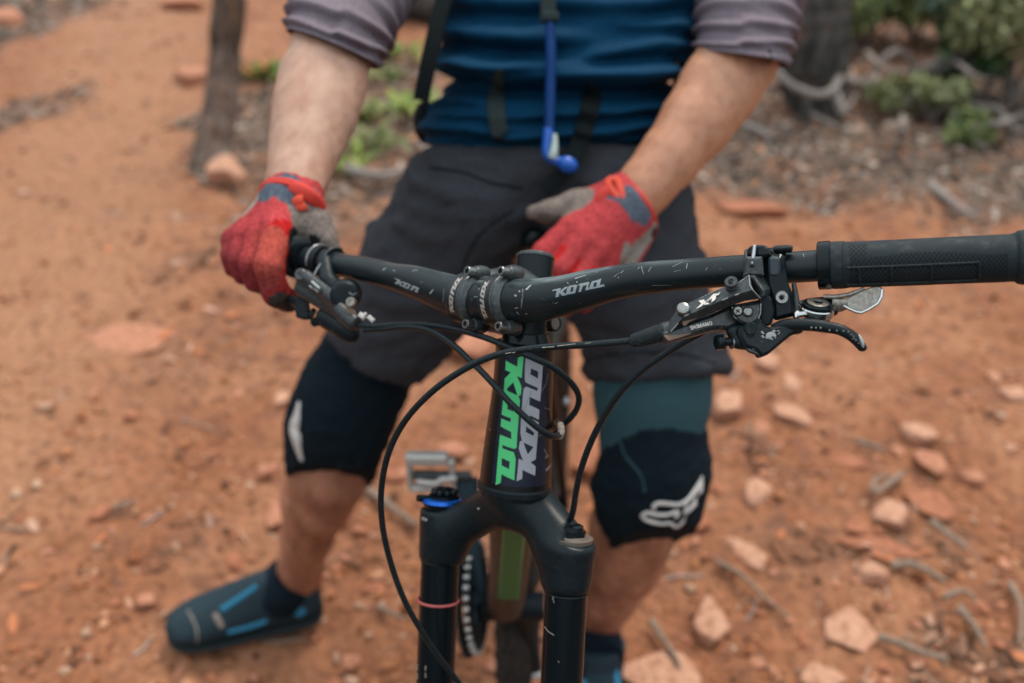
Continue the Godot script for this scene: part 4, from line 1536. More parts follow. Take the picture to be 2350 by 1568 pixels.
	s = Shape.new()
	for q in [[1183, 758, 1180, 842], [1180, 842, 1158, 897], [1158, 897, 1118, 931], [1118, 931, 1068, 938], [1068, 938, 1010, 919], [1010, 919, 952, 870], [936, 786, 950, 866]]:
		s = Shape.new()
		s.tube([zp(Z3, q[0], q[1], 0.6710), zp(Z3, q[2], q[3], 0.6710)], 0.00035, 6)
		put("worn_edge", s, M.pale_wear, lever)
	var out := Vector3(0, 0.05, 1)
	s = knob(Z3, 984, 821, 0.6698, [[-0.001, 0.0032], [0.0003, 0.0032], [0.001, 0.0026], [0.0012, 0.0]], out)
	put("cross_screw", s, M.steel, lever)
	s = Shape.new()
	for q in [[968, 808, 1000, 834], [970, 836, 998, 806]]:
		s.tube([zp(Z3, q[0], q[1], 0.6684), zp(Z3, q[2], q[3], 0.6684)], 0.0004, 5)
	put("screw_slot", s, M.dark_hole, lever)
	s = knob(Z3, 984, 821, 0.6699, [[-0.001, 0.0038], [0.0002, 0.0038], [0.0003, 0.0032]], out)
	put("washer", s, M.dark_hole, lever)
	s = knob(Z3, 1071, 829, 0.6698, [[-0.001, 0.0029], [0.0006, 0.0029], [0.001, 0.0022], [0.0010, 0.0]], out)
	put("rivet", s, M.steel, lever)
	s = knob(Z3, 1071, 829, 0.6699, [[-0.001, 0.0037], [0.0002, 0.0037], [0.0003, 0.003]], out)
	put("washer", s, M.dark_hole, lever)
	# hose boot
	s = Shape.new()
	sweep(s, [[1447, 782, 0.6885, 0.0024], [1450, 782, 0.688, 0.0042], [1462, 780, 0.687, 0.0050], [1490, 772, 0.685, 0.0058], [1518, 764, 0.683, 0.0064], [1521, 763, 0.683, 0.0066]], 4, 22)
	put("hose_boot", s, M.black_rubber, lever)
	s = Shape.new()
	sweep(s, [[1520, 763.5, 0.683, 0.0068], [1526, 762, 0.683, 0.0068], [1560, 752, 0.682, 0.0062]], 3, 22)
	put("hose_nut", s, M.lever_metal, lever)
	f = facing(1756, 716, 0.6765, -20, 0)
	s = plate(Z3, [1160, 690, 1222, 670, 1290, 725, 1296, 840, 1272, 935, 1228, 956, 1180, 920, 1160, 800], f, 0.008, 0.0012, 0.002)
	put("bracket", s, M.black_metal, lever)
	# blade: hooked boss plate and the finger blade
	var blade := thing_part("brake_blade", bike)
	f = facing(1750, 770, 0.6665, 6, -10)
	s = plate(Z3, [1180, 868, 1205, 905, 1235, 945, 1310, 960, 1385, 928, 1450, 900, 1500, 889, 1560, 890, 1560, 1006, 1500, 1008, 1450, 1032, 1390, 1080, 1330, 1132, 1250, 1198, 1185, 1218, 1160, 1180, 1130, 1155, 1062, 1140, 1020, 1085, 998, 1030, 996, 975, 1010, 945, 1060, 935, 1130, 925], f, 0.010, 0.0022, 0.002)
	put("boss", s, M.black_metal, blade)
	s = plate(Z3, [1050, 955, 1075, 940, 1120, 950, 1142, 985, 1130, 1040, 1095, 1062, 1060, 1040, 1046, 1000], facing(1722, 760, 0.6660, 6, -10), 0.001, 0.0002, 0.001)
	put("boss_hollow", s, M.dark_hole, blade)
	s = knob(Z3, 1095, 970, 0.6655, [[-0.001, 0.0042], [0.0008, 0.0042], [0.0010, 0.0038], [0.001, 0.0]], Vector3(0, -0.1, 1))
	put("pivot_pin", s, M.black_rubber, blade)
	s = plate(Z3, [1050, 1142, 1100, 1150, 1160, 1182, 1185, 1216, 1140, 1200, 1080, 1180], facing(1730, 800, 0.664, 0, 0), 0.004, 0.001)
	put("boss_lip", s, M.lever_metal, blade)
	s = Shape.new()
	sweep(s, [[1770, 752, 0.675, 0.0020], [1786, 749, 0.674, 0.0034], [1806, 745, 0.6725, 0.0041], [1832, 745, 0.670, 0.0043], [1860, 746, 0.667, 0.0042], [1892, 750, 0.6635, 0.0040], [1925, 756, 0.660, 0.0038], [1950, 768, 0.658, 0.0037], [1966, 782, 0.6565, 0.0034], [1976, 794, 0.656, 0.0031], [1981, 800, 0.656, 0.0028], [1983.5, 804, 0.656, 0.0018], [1984.5, 806, 0.656, 0.0004]], 5, 18, true, 1.0)
	put("finger_blade", s, M.black_metal, blade)
	# drilled dimples and chips on the blade
	s = Shape.new()
	for q in [[1620, 965, 9], [1660, 967, 8], [1700, 968, 9], [1778, 988, 8], [1842, 990, 9], [1900, 995, 9], [1940, 1002, 7], [1965, 1025, 7], [1985, 1040, 6], [1990, 1060, 6], [2005, 1075, 6], [1975, 1062, 5], [2030, 1100, 5], [1830, 925, 5], [1870, 935, 6], [1905, 940, 5]]:
		s.ball(zp(Z3, q[0], q[1], 0.6623 - (q[0] - 1620) * 0.0000240), eye.basis * Basis.from_scale(Vector3(q[2], q[2], 2.0) * 0.00008), 8)
	put("dimple", s, M.dull_alloy, blade)
	s = Shape.new()
	sweep(s, [[1971, 768, 0.6545, 0.0004], [1976, 778, 0.6532, 0.0011], [1980, 790, 0.6528, 0.0012], [1981, 798, 0.653, 0.0006]], 4, 8)
	put("worn_tip", s, M.pale_wear, blade)
	s = Shape.new()
	var wr := RandomNumberGenerator.new()
	wr.seed = 4
	for k in 60:
		var a := wr.randf() * TAU
		var r := absf(wr.randfn(0.0, 1.0))
		s.ball(zp(Z3, 1262 + cos(a) * r * 34, 1030 + sin(a) * r * 26, 0.66635), eye.basis * Basis(Vector3.BACK, wr.randf() * TAU) * Basis.from_scale(Vector3(wr.randf_range(0.0003, 0.0012), wr.randf_range(0.0002, 0.0007), 0.0002)), 6)
	for q in [[1262, 1026, 0.0030, 0.0017, 0.3], [1285, 1018, 0.0020, 0.0012, -0.4], [1244, 1042, 0.0018, 0.0011, 0.9], [1300, 1034, 0.0014, 0.0008, 0.2]]:
		s.ball(zp(Z3, q[0], q[1], 0.66635), eye.basis * Basis(Vector3.BACK, q[4]) * Basis.from_scale(Vector3(q[2], q[3], 0.0002)), 12)
	for k in 40:
		s.ball(zp(Z3, wr.randf_range(1080, 1200), wr.randf_range(1080, 1190), 0.6658), eye.basis * Basis.from_scale(Vector3(wr.randf_range(0.0001, 0.0004), 0.0002, 0.0002)), 6)
	put("paint_wear", s, M.pale_wear, blade)
	# reach screw with its six-sided knob
	var adj := thing_part("reach_adjuster", bike)
	s = Shape.new()
	s.lathe([[0.0, 0.0045], [0.0008, 0.0056], [0.0052, 0.0056], [0.0062, 0.0042], [0.0066, 0.0030]], zp(Z3, 792, 1094, 0.671), eye.basis * Vector3(0.97, 0.05, -0.2), 6)
	s.lathe([[0.006, 0.0030], [0.0125, 0.0030]], zp(Z3, 792, 1094, 0.671), eye.basis * Vector3(0.97, 0.05, -0.2), 16)
	put("knob", s, M.gloss_black, adj)
	s = Shape.new()
	s.lathe([[0.0108, 0.0032], [0.011, 0.0046], [0.0120, 0.0046], [0.0122, 0.003]], zp(Z3, 792, 1094, 0.671), eye.basis * Vector3(0.97, 0.0, -0.2), 20)
	put("washer", s, M.steel, adj)
	var fd := Field.new()
	fd.cap(zp(Z3, 925, 1000, 0.673), zp(Z3, 985, 1090, 0.673), 0.0034, 0.0042, 0.003)
	fd.cap(zp(Z3, 985, 1090, 0.673), zp(Z3, 1050, 1110, 0.674), 0.0040, 0.0040, 0.003)
	fd.cap(zp(Z3, 950, 990, 0.674), zp(Z3, 1020, 985, 0.676), 0.0038, 0.0045, 0.003)
	put("housing", fd.build(0.0012), M.black_metal, adj)

	# gear shifter
	var shift := thing_part("gear_shifter", bike)
	c = bar_point(1782)
	d = (bar_point(1800) - bar_point(1764)).normalized()
	s = Shape.new()
	s.lathe([[-0.0075, 0.0112], [-0.0075, 0.0135], [-0.0065, 0.0148], [0.0065, 0.0148], [0.0075, 0.0135], [0.0075, 0.0112]], c, d, 40)
	put("clamp_band", s, M.gloss_black, shift)
	f = facing(1792, 660, 0.6745, -14, 0)
	s = plate(Z3, [1222, 352, 1245, 332, 1360, 325, 1388, 345, 1396, 470, 1420, 570, 1462, 680, 1480, 760, 1482, 862, 1312, 905, 1288, 880, 1280, 760, 1262, 690, 1228, 600, 1215, 480], f, 0.016, 0.0028, 0.002)
	put("clamp_block", s, M.gloss_black, shift)
	s = plate(Z3, [1248, 370, 1270, 350, 1330, 350, 1350, 372, 1352, 480, 1335, 520, 1275, 525, 1250, 500], facing(1778, 612, 0.6728, -14, 10), 0.004, 0.0014, 0.0025)
	put("window", s, mat("window_gloss", lin(0.035, 0.05, 0.06), 0.18), shift)
	s = knob(Z3, 1362, 706, 0.6735, [[-0.002, 0.0046], [0.0012, 0.0046], [0.0020, 0.0040], [0.0021, 0.0021], [0.0008, 0.0020], [0.0008, 0.0]], Vector3(-0.12, 0.1, 1), 22)
	put("bolt", s, M.steel, shift)
	s = knob(Z3, 1362, 706, 0.6722, [[0.0, 0.0019], [0.0002, 0.0]], Vector3(-0.12, 0.1, 1), 6)
	put("hex_socket", s, M.dark_hole, shift)
	s = Shape.new()
	sweep(s, [[1778, 573.5, 0.690, 0.0024], [1786, 572.5, 0.689, 0.0027], [1808, 571.5, 0.687, 0.0027], [1818, 572.5, 0.686, 0.0022]], 4, 14, true, 2.2, eye.basis.z)
	put("gasket", s, M.black_rubber, shift)
	s = Shape.new()
	sweep(s, [[1822, 650, 0.683, 0.0016], [1826, 680, 0.682, 0.0022], [1827, 705, 0.681, 0.0026], [1824, 728, 0.681, 0.002]], 4, 10)
	put("side_cover", s, M.lever_metal, shift)
	# pod: base plate, disc, bright lever ring and its paddle
	f = facing(1862, 690, 0.683, 0, -40)
	s = plate(Z3, [1470, 745, 1520, 722, 1620, 698, 1720, 690, 1800, 690, 1862, 706, 1870, 722, 1800, 735, 1812, 780, 1780, 830, 1560, 830, 1475, 800], f, 0.006, 0.001, 0.002)
	put("pod_plate", s, M.black_metal, shift)
	var up := eye.basis * Vector3(0.04, 0.90, 0.43)
	var o := zp(Z3, 1672, 776, 0.677)
	s = Shape.new()
	s.lathe([[-0.0085, 0.0], [-0.0085, 0.0102], [-0.0060, 0.0108]], o, up, 36)
	put("pod_base", s, M.gloss_black, shift)
	s = Shape.new()
	s.lathe([[-0.0064, 0.009], [-0.0064, 0.0112], [-0.0058, 0.0118], [-0.0012, 0.0118], [-0.0006, 0.0112], [-0.0006, 0.009]], o, up, 40)
	put("release_lever", s, M.polished, shift)
	f = facing(1848, 716, 0.671, 20, -12)
	s = plate(Z3, [1488, 828, 1510, 812, 1555, 810, 1640, 835, 1640, 880, 1560, 868, 1492, 882], f, 0.005, 0.0014, 0.001)
	put("lever_tab", s, M.polished, shift)
	s = Shape.new()
	s.lathe([[-0.0006, 0.0092], [-0.0002, 0.0100], [0.0014, 0.0100], [0.0020, 0.0092], [0.0022, 0.0070]], o, up, 40)
	put("pod_disc", s, M.gloss_black, shift)
	s = Shape.new()
	s.lathe([[0.0020, 0.0074], [0.0027, 0.0074], [0.0029, 0.0070], [0.0029, 0.0036], [0.0016, 0.0032]], o, up, 32)
	put("pivot_ring", s, M.dull_alloy, shift)
	s = Shape.new()
	s.lathe([[0.0014, 0.0034], [0.0016, 0.0]], o, up, 6)
	put("pivot_socket", s, M.mud, shift)
	f = facing(1975, 690, 0.672, -16, -14)
	s = plate(Z3, [1868, 752, 1900, 725, 2000, 672, 2090, 628, 2160, 606, 2225, 606, 2240, 640, 2232, 705, 2200, 765, 2120, 815, 2055, 845, 2005, 838, 1950, 810, 1884, 778], f, 0.0022, 0.0008, 0.002)
	put("thumb_paddle", s, M.dull_alloy, shift)
	s = Shape.new()
	var rim := []
	for q in [[1872, 760], [1940, 802], [2008, 832], [2052, 838], [2115, 808], [2192, 760], [2224, 702], [2232, 640]]:
		var l := trace(f, Z3, q)
		rim.append(f * Vector3(l[0].x, l[0].y, 0.0004))
	s.tube(rim, 0.0011, 8)
	put("rolled_rim", s, M.polished, shift)
	s = Shape.new()
	sweep(s, [[1912, 700, 0.678, 0.0028], [1926, 701, 0.676, 0.0028], [1945, 697, 0.674, 0.002]], 4, 10, true, 1.8)
	sweep(s, [[1890, 681, 0.682, 0.0016], [1918, 682, 0.680, 0.0018], [1950, 676, 0.677, 0.0016], [1985, 662, 0.674, 0.0012]], 4, 10)
	put("paddle_arm", s, M.dull_alloy, shift)
	s = Shape.new()
	sweep(s, [[1890, 718, 0.679, 0.003], [1908, 716, 0.679, 0.0035], [1918, 712, 0.679, 0.003]], 3, 10)
	put("paddle_spring", s, M.gloss_black, shift)


# frame whose xy plane holds three points, lifted a little towards the lens
func frame_on(a: Vector3, b: Vector3, c: Vector3, lift: float) -> Transform3D:
	var n := (b - a).cross(c - a).normalized()
	if n.dot(eye.origin - a) < 0.0:
		n = -n
	var x := (b - a).normalized()
	return Transform3D(Basis(x, n.cross(x), n), a + n * lift)


func left_controls(bike: Node3D) -> void:
	var lever := thing_part("brake_lever", bike)
	var c := bar_point(736)
	var d := (bar_point(752) - bar_point(720)).normalized()
	var s := Shape.new()
	s.lathe([[-0.0065, 0.0112], [-0.0065, 0.0152], [0.0065, 0.0152], [0.0065, 0.0112]], c, d, 36)
	put("clamp_band", s, M.black_metal, lever)
	s = Shape.new()
	var ring := []
	var front := (eye.origin - c).normalized()
	front = (front - d * front.dot(d)).normalized()
	var across := front.cross(d)
	for k in 15:
		var a := deg_to_rad(lerpf(-25, 120, k / 14.0))
		ring.append(c + d * -0.002 + (front * cos(a) + across * sin(a)) * 0.0156)
	s.tube(ring, 0.0013, 8)
	sweep(s, [[736, 606, 0.924, 0.0012], [728, 618, 0.922, 0.0013], [720, 634, 0.921, 0.0013]], 3, 8)
	put("hinge_strip", s, M.steel, lever)
	# cap, beam and boot
	var fd := Field.new()
	fd.cap(zp(L1, 250, 210, 0.917), zp(L1, 330, 250, 0.915), 0.0060, 0.0055, 0.004)
	fd.cap(zp(L1, 380, 270, 0.914), zp(L1, 830, 620, 0.900), 0.0062, 0.0060, 0.004)
	fd.cap(zp(L1, 830, 620, 0.900), zp(L1, 1030, 860, 0.894), 0.0058, 0.0064, 0.004)
	fd.cap(zp(L1, 300, 480, 0.922), zp(L1, 1000, 930, 0.905), 0.0085, 0.0080, 0.006)
	put("reservoir", fd.build(0.002), M.lever_metal, lever)
	s = knob(L1, 250, 210, 0.9115, [[-0.003, 0.0056], [0.001, 0.0056], [0.0018, 0.0048], [0.0018, 0.0026], [0.001, 0.002], [0.001, 0.0]], Vector3(-0.3, 0.15, 0.94))
	put("bleed_screw", s, M.stem_metal, lever)
	s = Shape.new()
	for q in [[470, 350, 620, 490, 0.0013], [800, 660, 990, 880, 0.0014], [420, 430, 470, 470, 0.0008], [500, 480, 590, 545, 0.0009], [640, 560, 790, 600, 0.0014], [690, 660, 770, 610, 0.0009]]:
		s.tube([zp(L1, q[0], q[1], 0.9035), zp(L1, q[2], q[3], 0.896)], q[4], 8)
	put("lettering", s, M.pale_wear, lever)
	s = Shape.new()
	sweep(s, [[778, 709, 0.893, 0.0078], [792, 722, 0.890, 0.0082], [806, 735, 0.887, 0.0080], [816, 744, 0.885, 0.0072], [820, 747, 0.884, 0.0045]], 4, 16)
	put("hose_boot", s, M.lever_metal, lever)
	s = Shape.new()
	s.ball(zp(L1, 1230, 950, 0.883), eye.basis * Basis(Vector3.BACK, -0.8) * Basis.from_scale(Vector3(0.006, 0.0038, 0.002)), 10)
	put("dried_mud", s, M.mud, lever)
	# blade and reach knob hanging below, in shade
	var blade := thing_part("brake_blade", bike)
	s = Shape.new()
	s.slab(rounded(trace(facing(700, 690, 0.925, 10, 0), L1, [140, 460, 330, 540, 400, 640, 430, 900, 420, 1090, 310, 1100, 150, 1040, 140, 850, 170, 600]), 0.002), facing(700, 690, 0.925, 10, 0), 0.012, 0.002)
	put("boss", s, M.black_metal, blade)
	s = Shape.new()
	sweep(s, [[690, 702, 0.93, 0.005], [672, 690, 0.955, 0.0045], [640, 672, 1.0, 0.0045], [600, 655, 1.045, 0.004]], 4, 12)
	put("finger_blade", s, M.black_metal, blade)
	s = knob(L1, 520, 1140, 0.915, [[-0.010, 0.0032], [-0.005, 0.0032], [-0.005, 0.0050], [0.0, 0.0050], [0.001, 0.0042], [0.0011, 0.0]], Vector3(-0.3, -0.15, 0.94), 6)
	put("knob", s, M.gloss_black, blade)
	s = Shape.new()
	s.tube([zp(L1, 500, 1000, 0.93), zp(L1, 430, 960, 0.93)], 0.006, 10)
	put("housing", s, M.black_metal, blade)
	# seat-post remote
	var rem := thing_part("seatpost_remote", bike)
	c = bar_point(762)
	s = Shape.new()
	s.lathe([[-0.0055, 0.0112], [-0.0055, 0.0146], [-0.004, 0.0152], [0.004, 0.0152], [0.0055, 0.0146], [0.0055, 0.0112]], c, d, 36)
	put("clamp_band", s, M.gloss_black, rem)
	s = Shape.new()
	ring = []
	for k in 12:
		var a := deg_to_rad(lerpf(0, 110, k / 11.0))
		ring.append(c + d * 0.005 + (front * cos(a) + across * sin(a)) * 0.0154)
	s.tube(ring, 0.0009, 8)
	put("bright_rim", s, M.stem_metal, rem)
	fd = Field.new()
	fd.cap(zp(Z1, 905, 740, 0.935), zp(Z1, 930, 880, 0.918), 0.0085, 0.0080, 0.005)
	fd.cap(zp(Z1, 930, 880, 0.918), zp(Z1, 1010, 950, 0.910), 0.0070, 0.0090, 0.004)
	fd.cyl(zp(Z1, 1062, 975, 0.915), zp(Z1, 1050, 985, 0.888), 0.0150, 0.0135, 0.003, 0.003)
	fd.cap(zp(L1, 760, 1050, 0.917), zp(L1, 1150, 1280, 0.908), 0.0105, 0.0105, 0.008)
	fd.cap(zp(L1, 1100, 1250, 0.908), zp(L1, 1270, 1400, 0.905), 0.0085, 0.0065, 0.006)
	put("housing", fd.build(0.0028), M.black_metal, rem)
	s = knob(L1, 1225, 745, 0.878, [[-0.004, 0.0044], [0.0, 0.0044], [0.001, 0.0040], [0.001, 0.0018], [0.0002, 0.0016], [0.0002, 0.0]], Vector3(-0.2, 0.1, 0.97))
	put("pivot_bolt", s, M.dull_alloy, rem)
	s = Shape.new()
	for q in [[1190, 560, 1260, 620], [1260, 620, 1350, 580]]:
		s = Shape.new()
		s.tube([zp(L1, q[0], q[1], 0.884), zp(L1, q[2], q[3], 0.884)], 0.0012, 6)
		put("worn_edge", s, M.stem_metal, rem)
	s = Shape.new()
	sweep(s, [[770, 655, 0.915, 0.0018], [778, 650, 0.914, 0.0022], [784, 645, 0.914, 0.0016]], 3, 8)
	put("cable_clip", s, M.mud, rem)
	s = Shape.new()
	s.box(Transform3D(eye.basis * Basis(Vector3.BACK, -0.7), zp(L1, 1450, 1020, 0.882)), Vector3(0.0065, 0.0045, 0.003), 0.0008)
	s.box(Transform3D(eye.basis * Basis(Vector3.BACK, 0.9), zp(L1, 1490, 1010, 0.881)), Vector3(0.0060, 0.0024, 0.003), 0.0006)
	s.box(Transform3D(eye.basis * Basis(Vector3.BACK, -0.75), zp(L1, 1625, 1075, 0.88)), Vector3(0.0068, 0.004, 0.003), 0.001)
	put("cable_stop", s, M.logo_white, rem)


func cables(bike: Node3D) -> void:
	var s := Shape.new()
	sweep(s, [[1452, 782, 0.6885, 0.0025], [1400, 787, 0.692, 0.0025], [1340, 792, 0.697, 0.0025], [1280, 795, 0.703, 0.0025], [1200, 803, 0.711, 0.0025], [1130, 818, 0.719, 0.0025], [1070, 845, 0.727, 0.0025], [1000, 892, 0.738, 0.0025], [940, 952, 0.752, 0.0025], [902, 1014, 0.766, 0.0025], [881, 1080, 0.780, 0.0025],
		[874, 1150, 0.794, 0.0025], [880, 1222, 0.806, 0.0025], [899, 1300, 0.818, 0.0025], [928, 1378, 0.828, 0.0025], [968, 1450, 0.838, 0.0025], [1010, 1512, 0.848, 0.0025], [1048, 1562, 0.856, 0.0025], [1090, 1625, 0.862, 0.0025], [1110, 1700, 0.86, 0.0025], [1080, 1800, 0.86, 0.0025]], 6, 14)
	put("front_brake_hose", s, M.cable, bike)
	s = Shape.new()
	sweep(s, [[818, 745, 0.885, 0.0026], [860, 749, 0.876, 0.0026], [920, 745, 0.862, 0.0026], [985, 746, 0.842, 0.0026], [1050, 757, 0.820, 0.0026], [1110, 774, 0.800, 0.0026], [1160, 794, 0.786, 0.0026], [1200, 811, 0.780, 0.0026], [1238, 828, 0.780, 0.0026], [1275, 847, 0.786, 0.0026], [1311, 879, 0.797, 0.0026], [1328, 909, 0.807, 0.0026], [1324, 938, 0.816, 0.0026], [1306, 963, 0.824, 0.0026], [1286, 980, 0.834, 0.0026], [1268, 1000, 0.865, 0.0026]], 6, 14)
	put("rear_brake_hose", s, M.cable, bike)
	s = Shape.new()
	sweep(s, [[836, 757, 0.882, 0.0026], [880, 755, 0.872, 0.0026], [930, 751, 0.858, 0.0026], [975, 756, 0.842, 0.0026], [1011, 771, 0.828, 0.0026], [1051, 801, 0.812, 0.0026], [1078, 828, 0.802, 0.0026], [1105, 853, 0.793, 0.0026], [1134, 884, 0.786, 0.0026], [1164, 918, 0.781, 0.0026], [1196, 949, 0.779, 0.0026], [1225, 975, 0.780, 0.0026], [1250, 993, 0.784, 0.0026], [1271, 1002, 0.792, 0.0026], [1283, 998, 0.803, 0.0026], [1286, 982, 0.818, 0.0026], [1278, 968, 0.850, 0.0026]], 6, 14)
	put("remote_cable", s, M.cable, bike)
	s = Shape.new()
	sweep(s, [[1640, 745, 0.700, 0.0024], [1602, 768, 0.697, 0.0025], [1565, 788, 0.698, 0.0025], [1512, 822, 0.703, 0.0025], [1472, 852, 0.710, 0.0025], [1432, 891, 0.719, 0.0025], [1400, 934, 0.729, 0.0025], [1372, 982, 0.741, 0.0025], [1350, 1030, 0.753, 0.0025], [1333, 1080, 0.767, 0.0025], [1322, 1130, 0.781, 0.0025], [1316, 1170, 0.794, 0.0025], [1308, 1192, 0.806, 0.0025], [1296, 1188, 0.818, 0.0025], [1283, 1168, 0.832, 0.0025], [1270, 1145, 0.858, 0.0025]], 6, 14)
	put("gear_cable", s, M.cable, bike)
	# worn streaks on the brake hose
	s = Shape.new()
	for q in [[1000, 1055, 1120, 1048], [1150, 1040, 1330, 1020], [1360, 1028, 1480, 1008], [640, 1115, 700, 1105], [710, 1108, 740, 1100]]:
		var a := view(zp([1009.8, 550.8, 0.23437], q[0], q[1], 1.0))
		var b := view(zp([1009.8, 550.8, 0.23437], q[2], q[3], 1.0))
		s.tube([at(a.x, a.y, 0.7005 + (1280 - a.x) * 0.00009), at(b.x, b.y, 0.7005 + (1280 - b.x) * 0.00009)], 0.0005, 6)
	put("worn_streak", s, M.dull_alloy, bike)
	s = Shape.new()
	sweep(s, [[1284, 1003, 0.80, 0.0028], [1288, 990, 0.808, 0.0031], [1286, 975, 0.82, 0.0028]], 4, 10)
	put("cable_guide", s, M.dead_wood, bike)


# ---- the rider ----

func joints(list: Array) -> Array:
	return list.map(func(q): return [at(q[0], q[1], q[2]), q[3]])


func rider() -> void:
	var man := thing("person", "person in blue jersey, grey shorts, knee pads and red gloves straddling the bike", "person", Vector3(0.03, 0, -1.25))
	var fd := Field.new()
	# trunk, neck and head, arms, legs: one body
	fd.chain(joints([[1240, 420, 1.40, 0.10], [1270, 150, 1.41, 0.095], [1300, -120, 1.42, 0.105]]), 0.05)
	fd.chain(joints([[1300, -330, 1.46, 0.055], [1300, -430, 1.45, 0.05]]), 0.03)
	fd.ell(at(1300, -560, 1.42), eye.basis, Vector3(0.078, 0.112, 0.098), 0.02)
	fd.cap(at(1300, -520, 1.34), at(1300, -540, 1.325), 0.012, 0.016, 0.01)
	fd.chain(joints([[1290, -240, 1.46, 0.07], [880, -215, 1.42, 0.065], [806, -20, 1.25, 0.052], [780, 60, 1.175, 0.0455], [763, 112, 1.142, 0.0430], [740, 190, 1.105, 0.0450], [720, 265, 1.085, 0.0420], [700, 340, 1.062, 0.0345], [682, 410, 1.04, 0.0275], [672, 455, 1.025, 0.027]]), 0.02)
	fd.chain(joints([[1310, -240, 1.46, 0.07], [1760, -180, 1.42, 0.065], [1722, -20, 1.335, 0.052], [1712, 60, 1.30, 0.0490], [1697, 128, 1.275, 0.0480], [1650, 205, 1.26, 0.0480], [1596, 285, 1.245, 0.0425], [1534, 365, 1.23, 0.0355], [1480, 430, 1.22, 0.0315], [1445, 470, 1.215, 0.030]]), 0.02)
	fd.chain(joints([[1120, 500, 1.40, 0.085], [856, 830, 1.555, 0.056], [785, 960, 1.575, 0.055], [752, 1090, 1.63, 0.062], [728, 1150, 1.665, 0.057], [705, 1230, 1.735, 0.044], [690, 1300, 1.81, 0.0385], [690, 1350, 1.86, 0.040]]), 0.02)
	fd.chain(joints([[1400, 500, 1.38, 0.085], [1500, 850, 1.43, 0.058], [1495, 1080, 1.455, 0.058], [1452, 1210, 1.535, 0.064], [1432, 1285, 1.575, 0.060], [1392, 1370, 1.635, 0.046], [1366, 1440, 1.705, 0.040], [1362, 1490, 1.75, 0.042]]), 0.02)
	var body := fd.build(0.012)
	# tanned, dusty lower legs, shade painted in; brighter-lit arm on the grip painted paler
	body.paint(func(p: Vector3, _n: Vector3) -> Color:
		var b := warp.get_noise_3d(p.x * 18, p.y * 9, p.z * 18)
		if p.y < 0.72:
			return Color(0.80, 0.59, 0.50).lerp(Color(0.46, 0.31, 0.25), clampf(0.30 + b * 1.5, 0, 1))
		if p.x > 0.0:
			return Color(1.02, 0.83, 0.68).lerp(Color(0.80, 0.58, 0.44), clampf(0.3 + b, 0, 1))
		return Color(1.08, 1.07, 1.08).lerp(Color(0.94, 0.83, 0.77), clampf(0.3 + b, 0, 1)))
	put("body", body, M.arm_skin, man)
	jersey(man)
	shorts(man)
	knees(man)
	gloves(man)
	shoes(man)


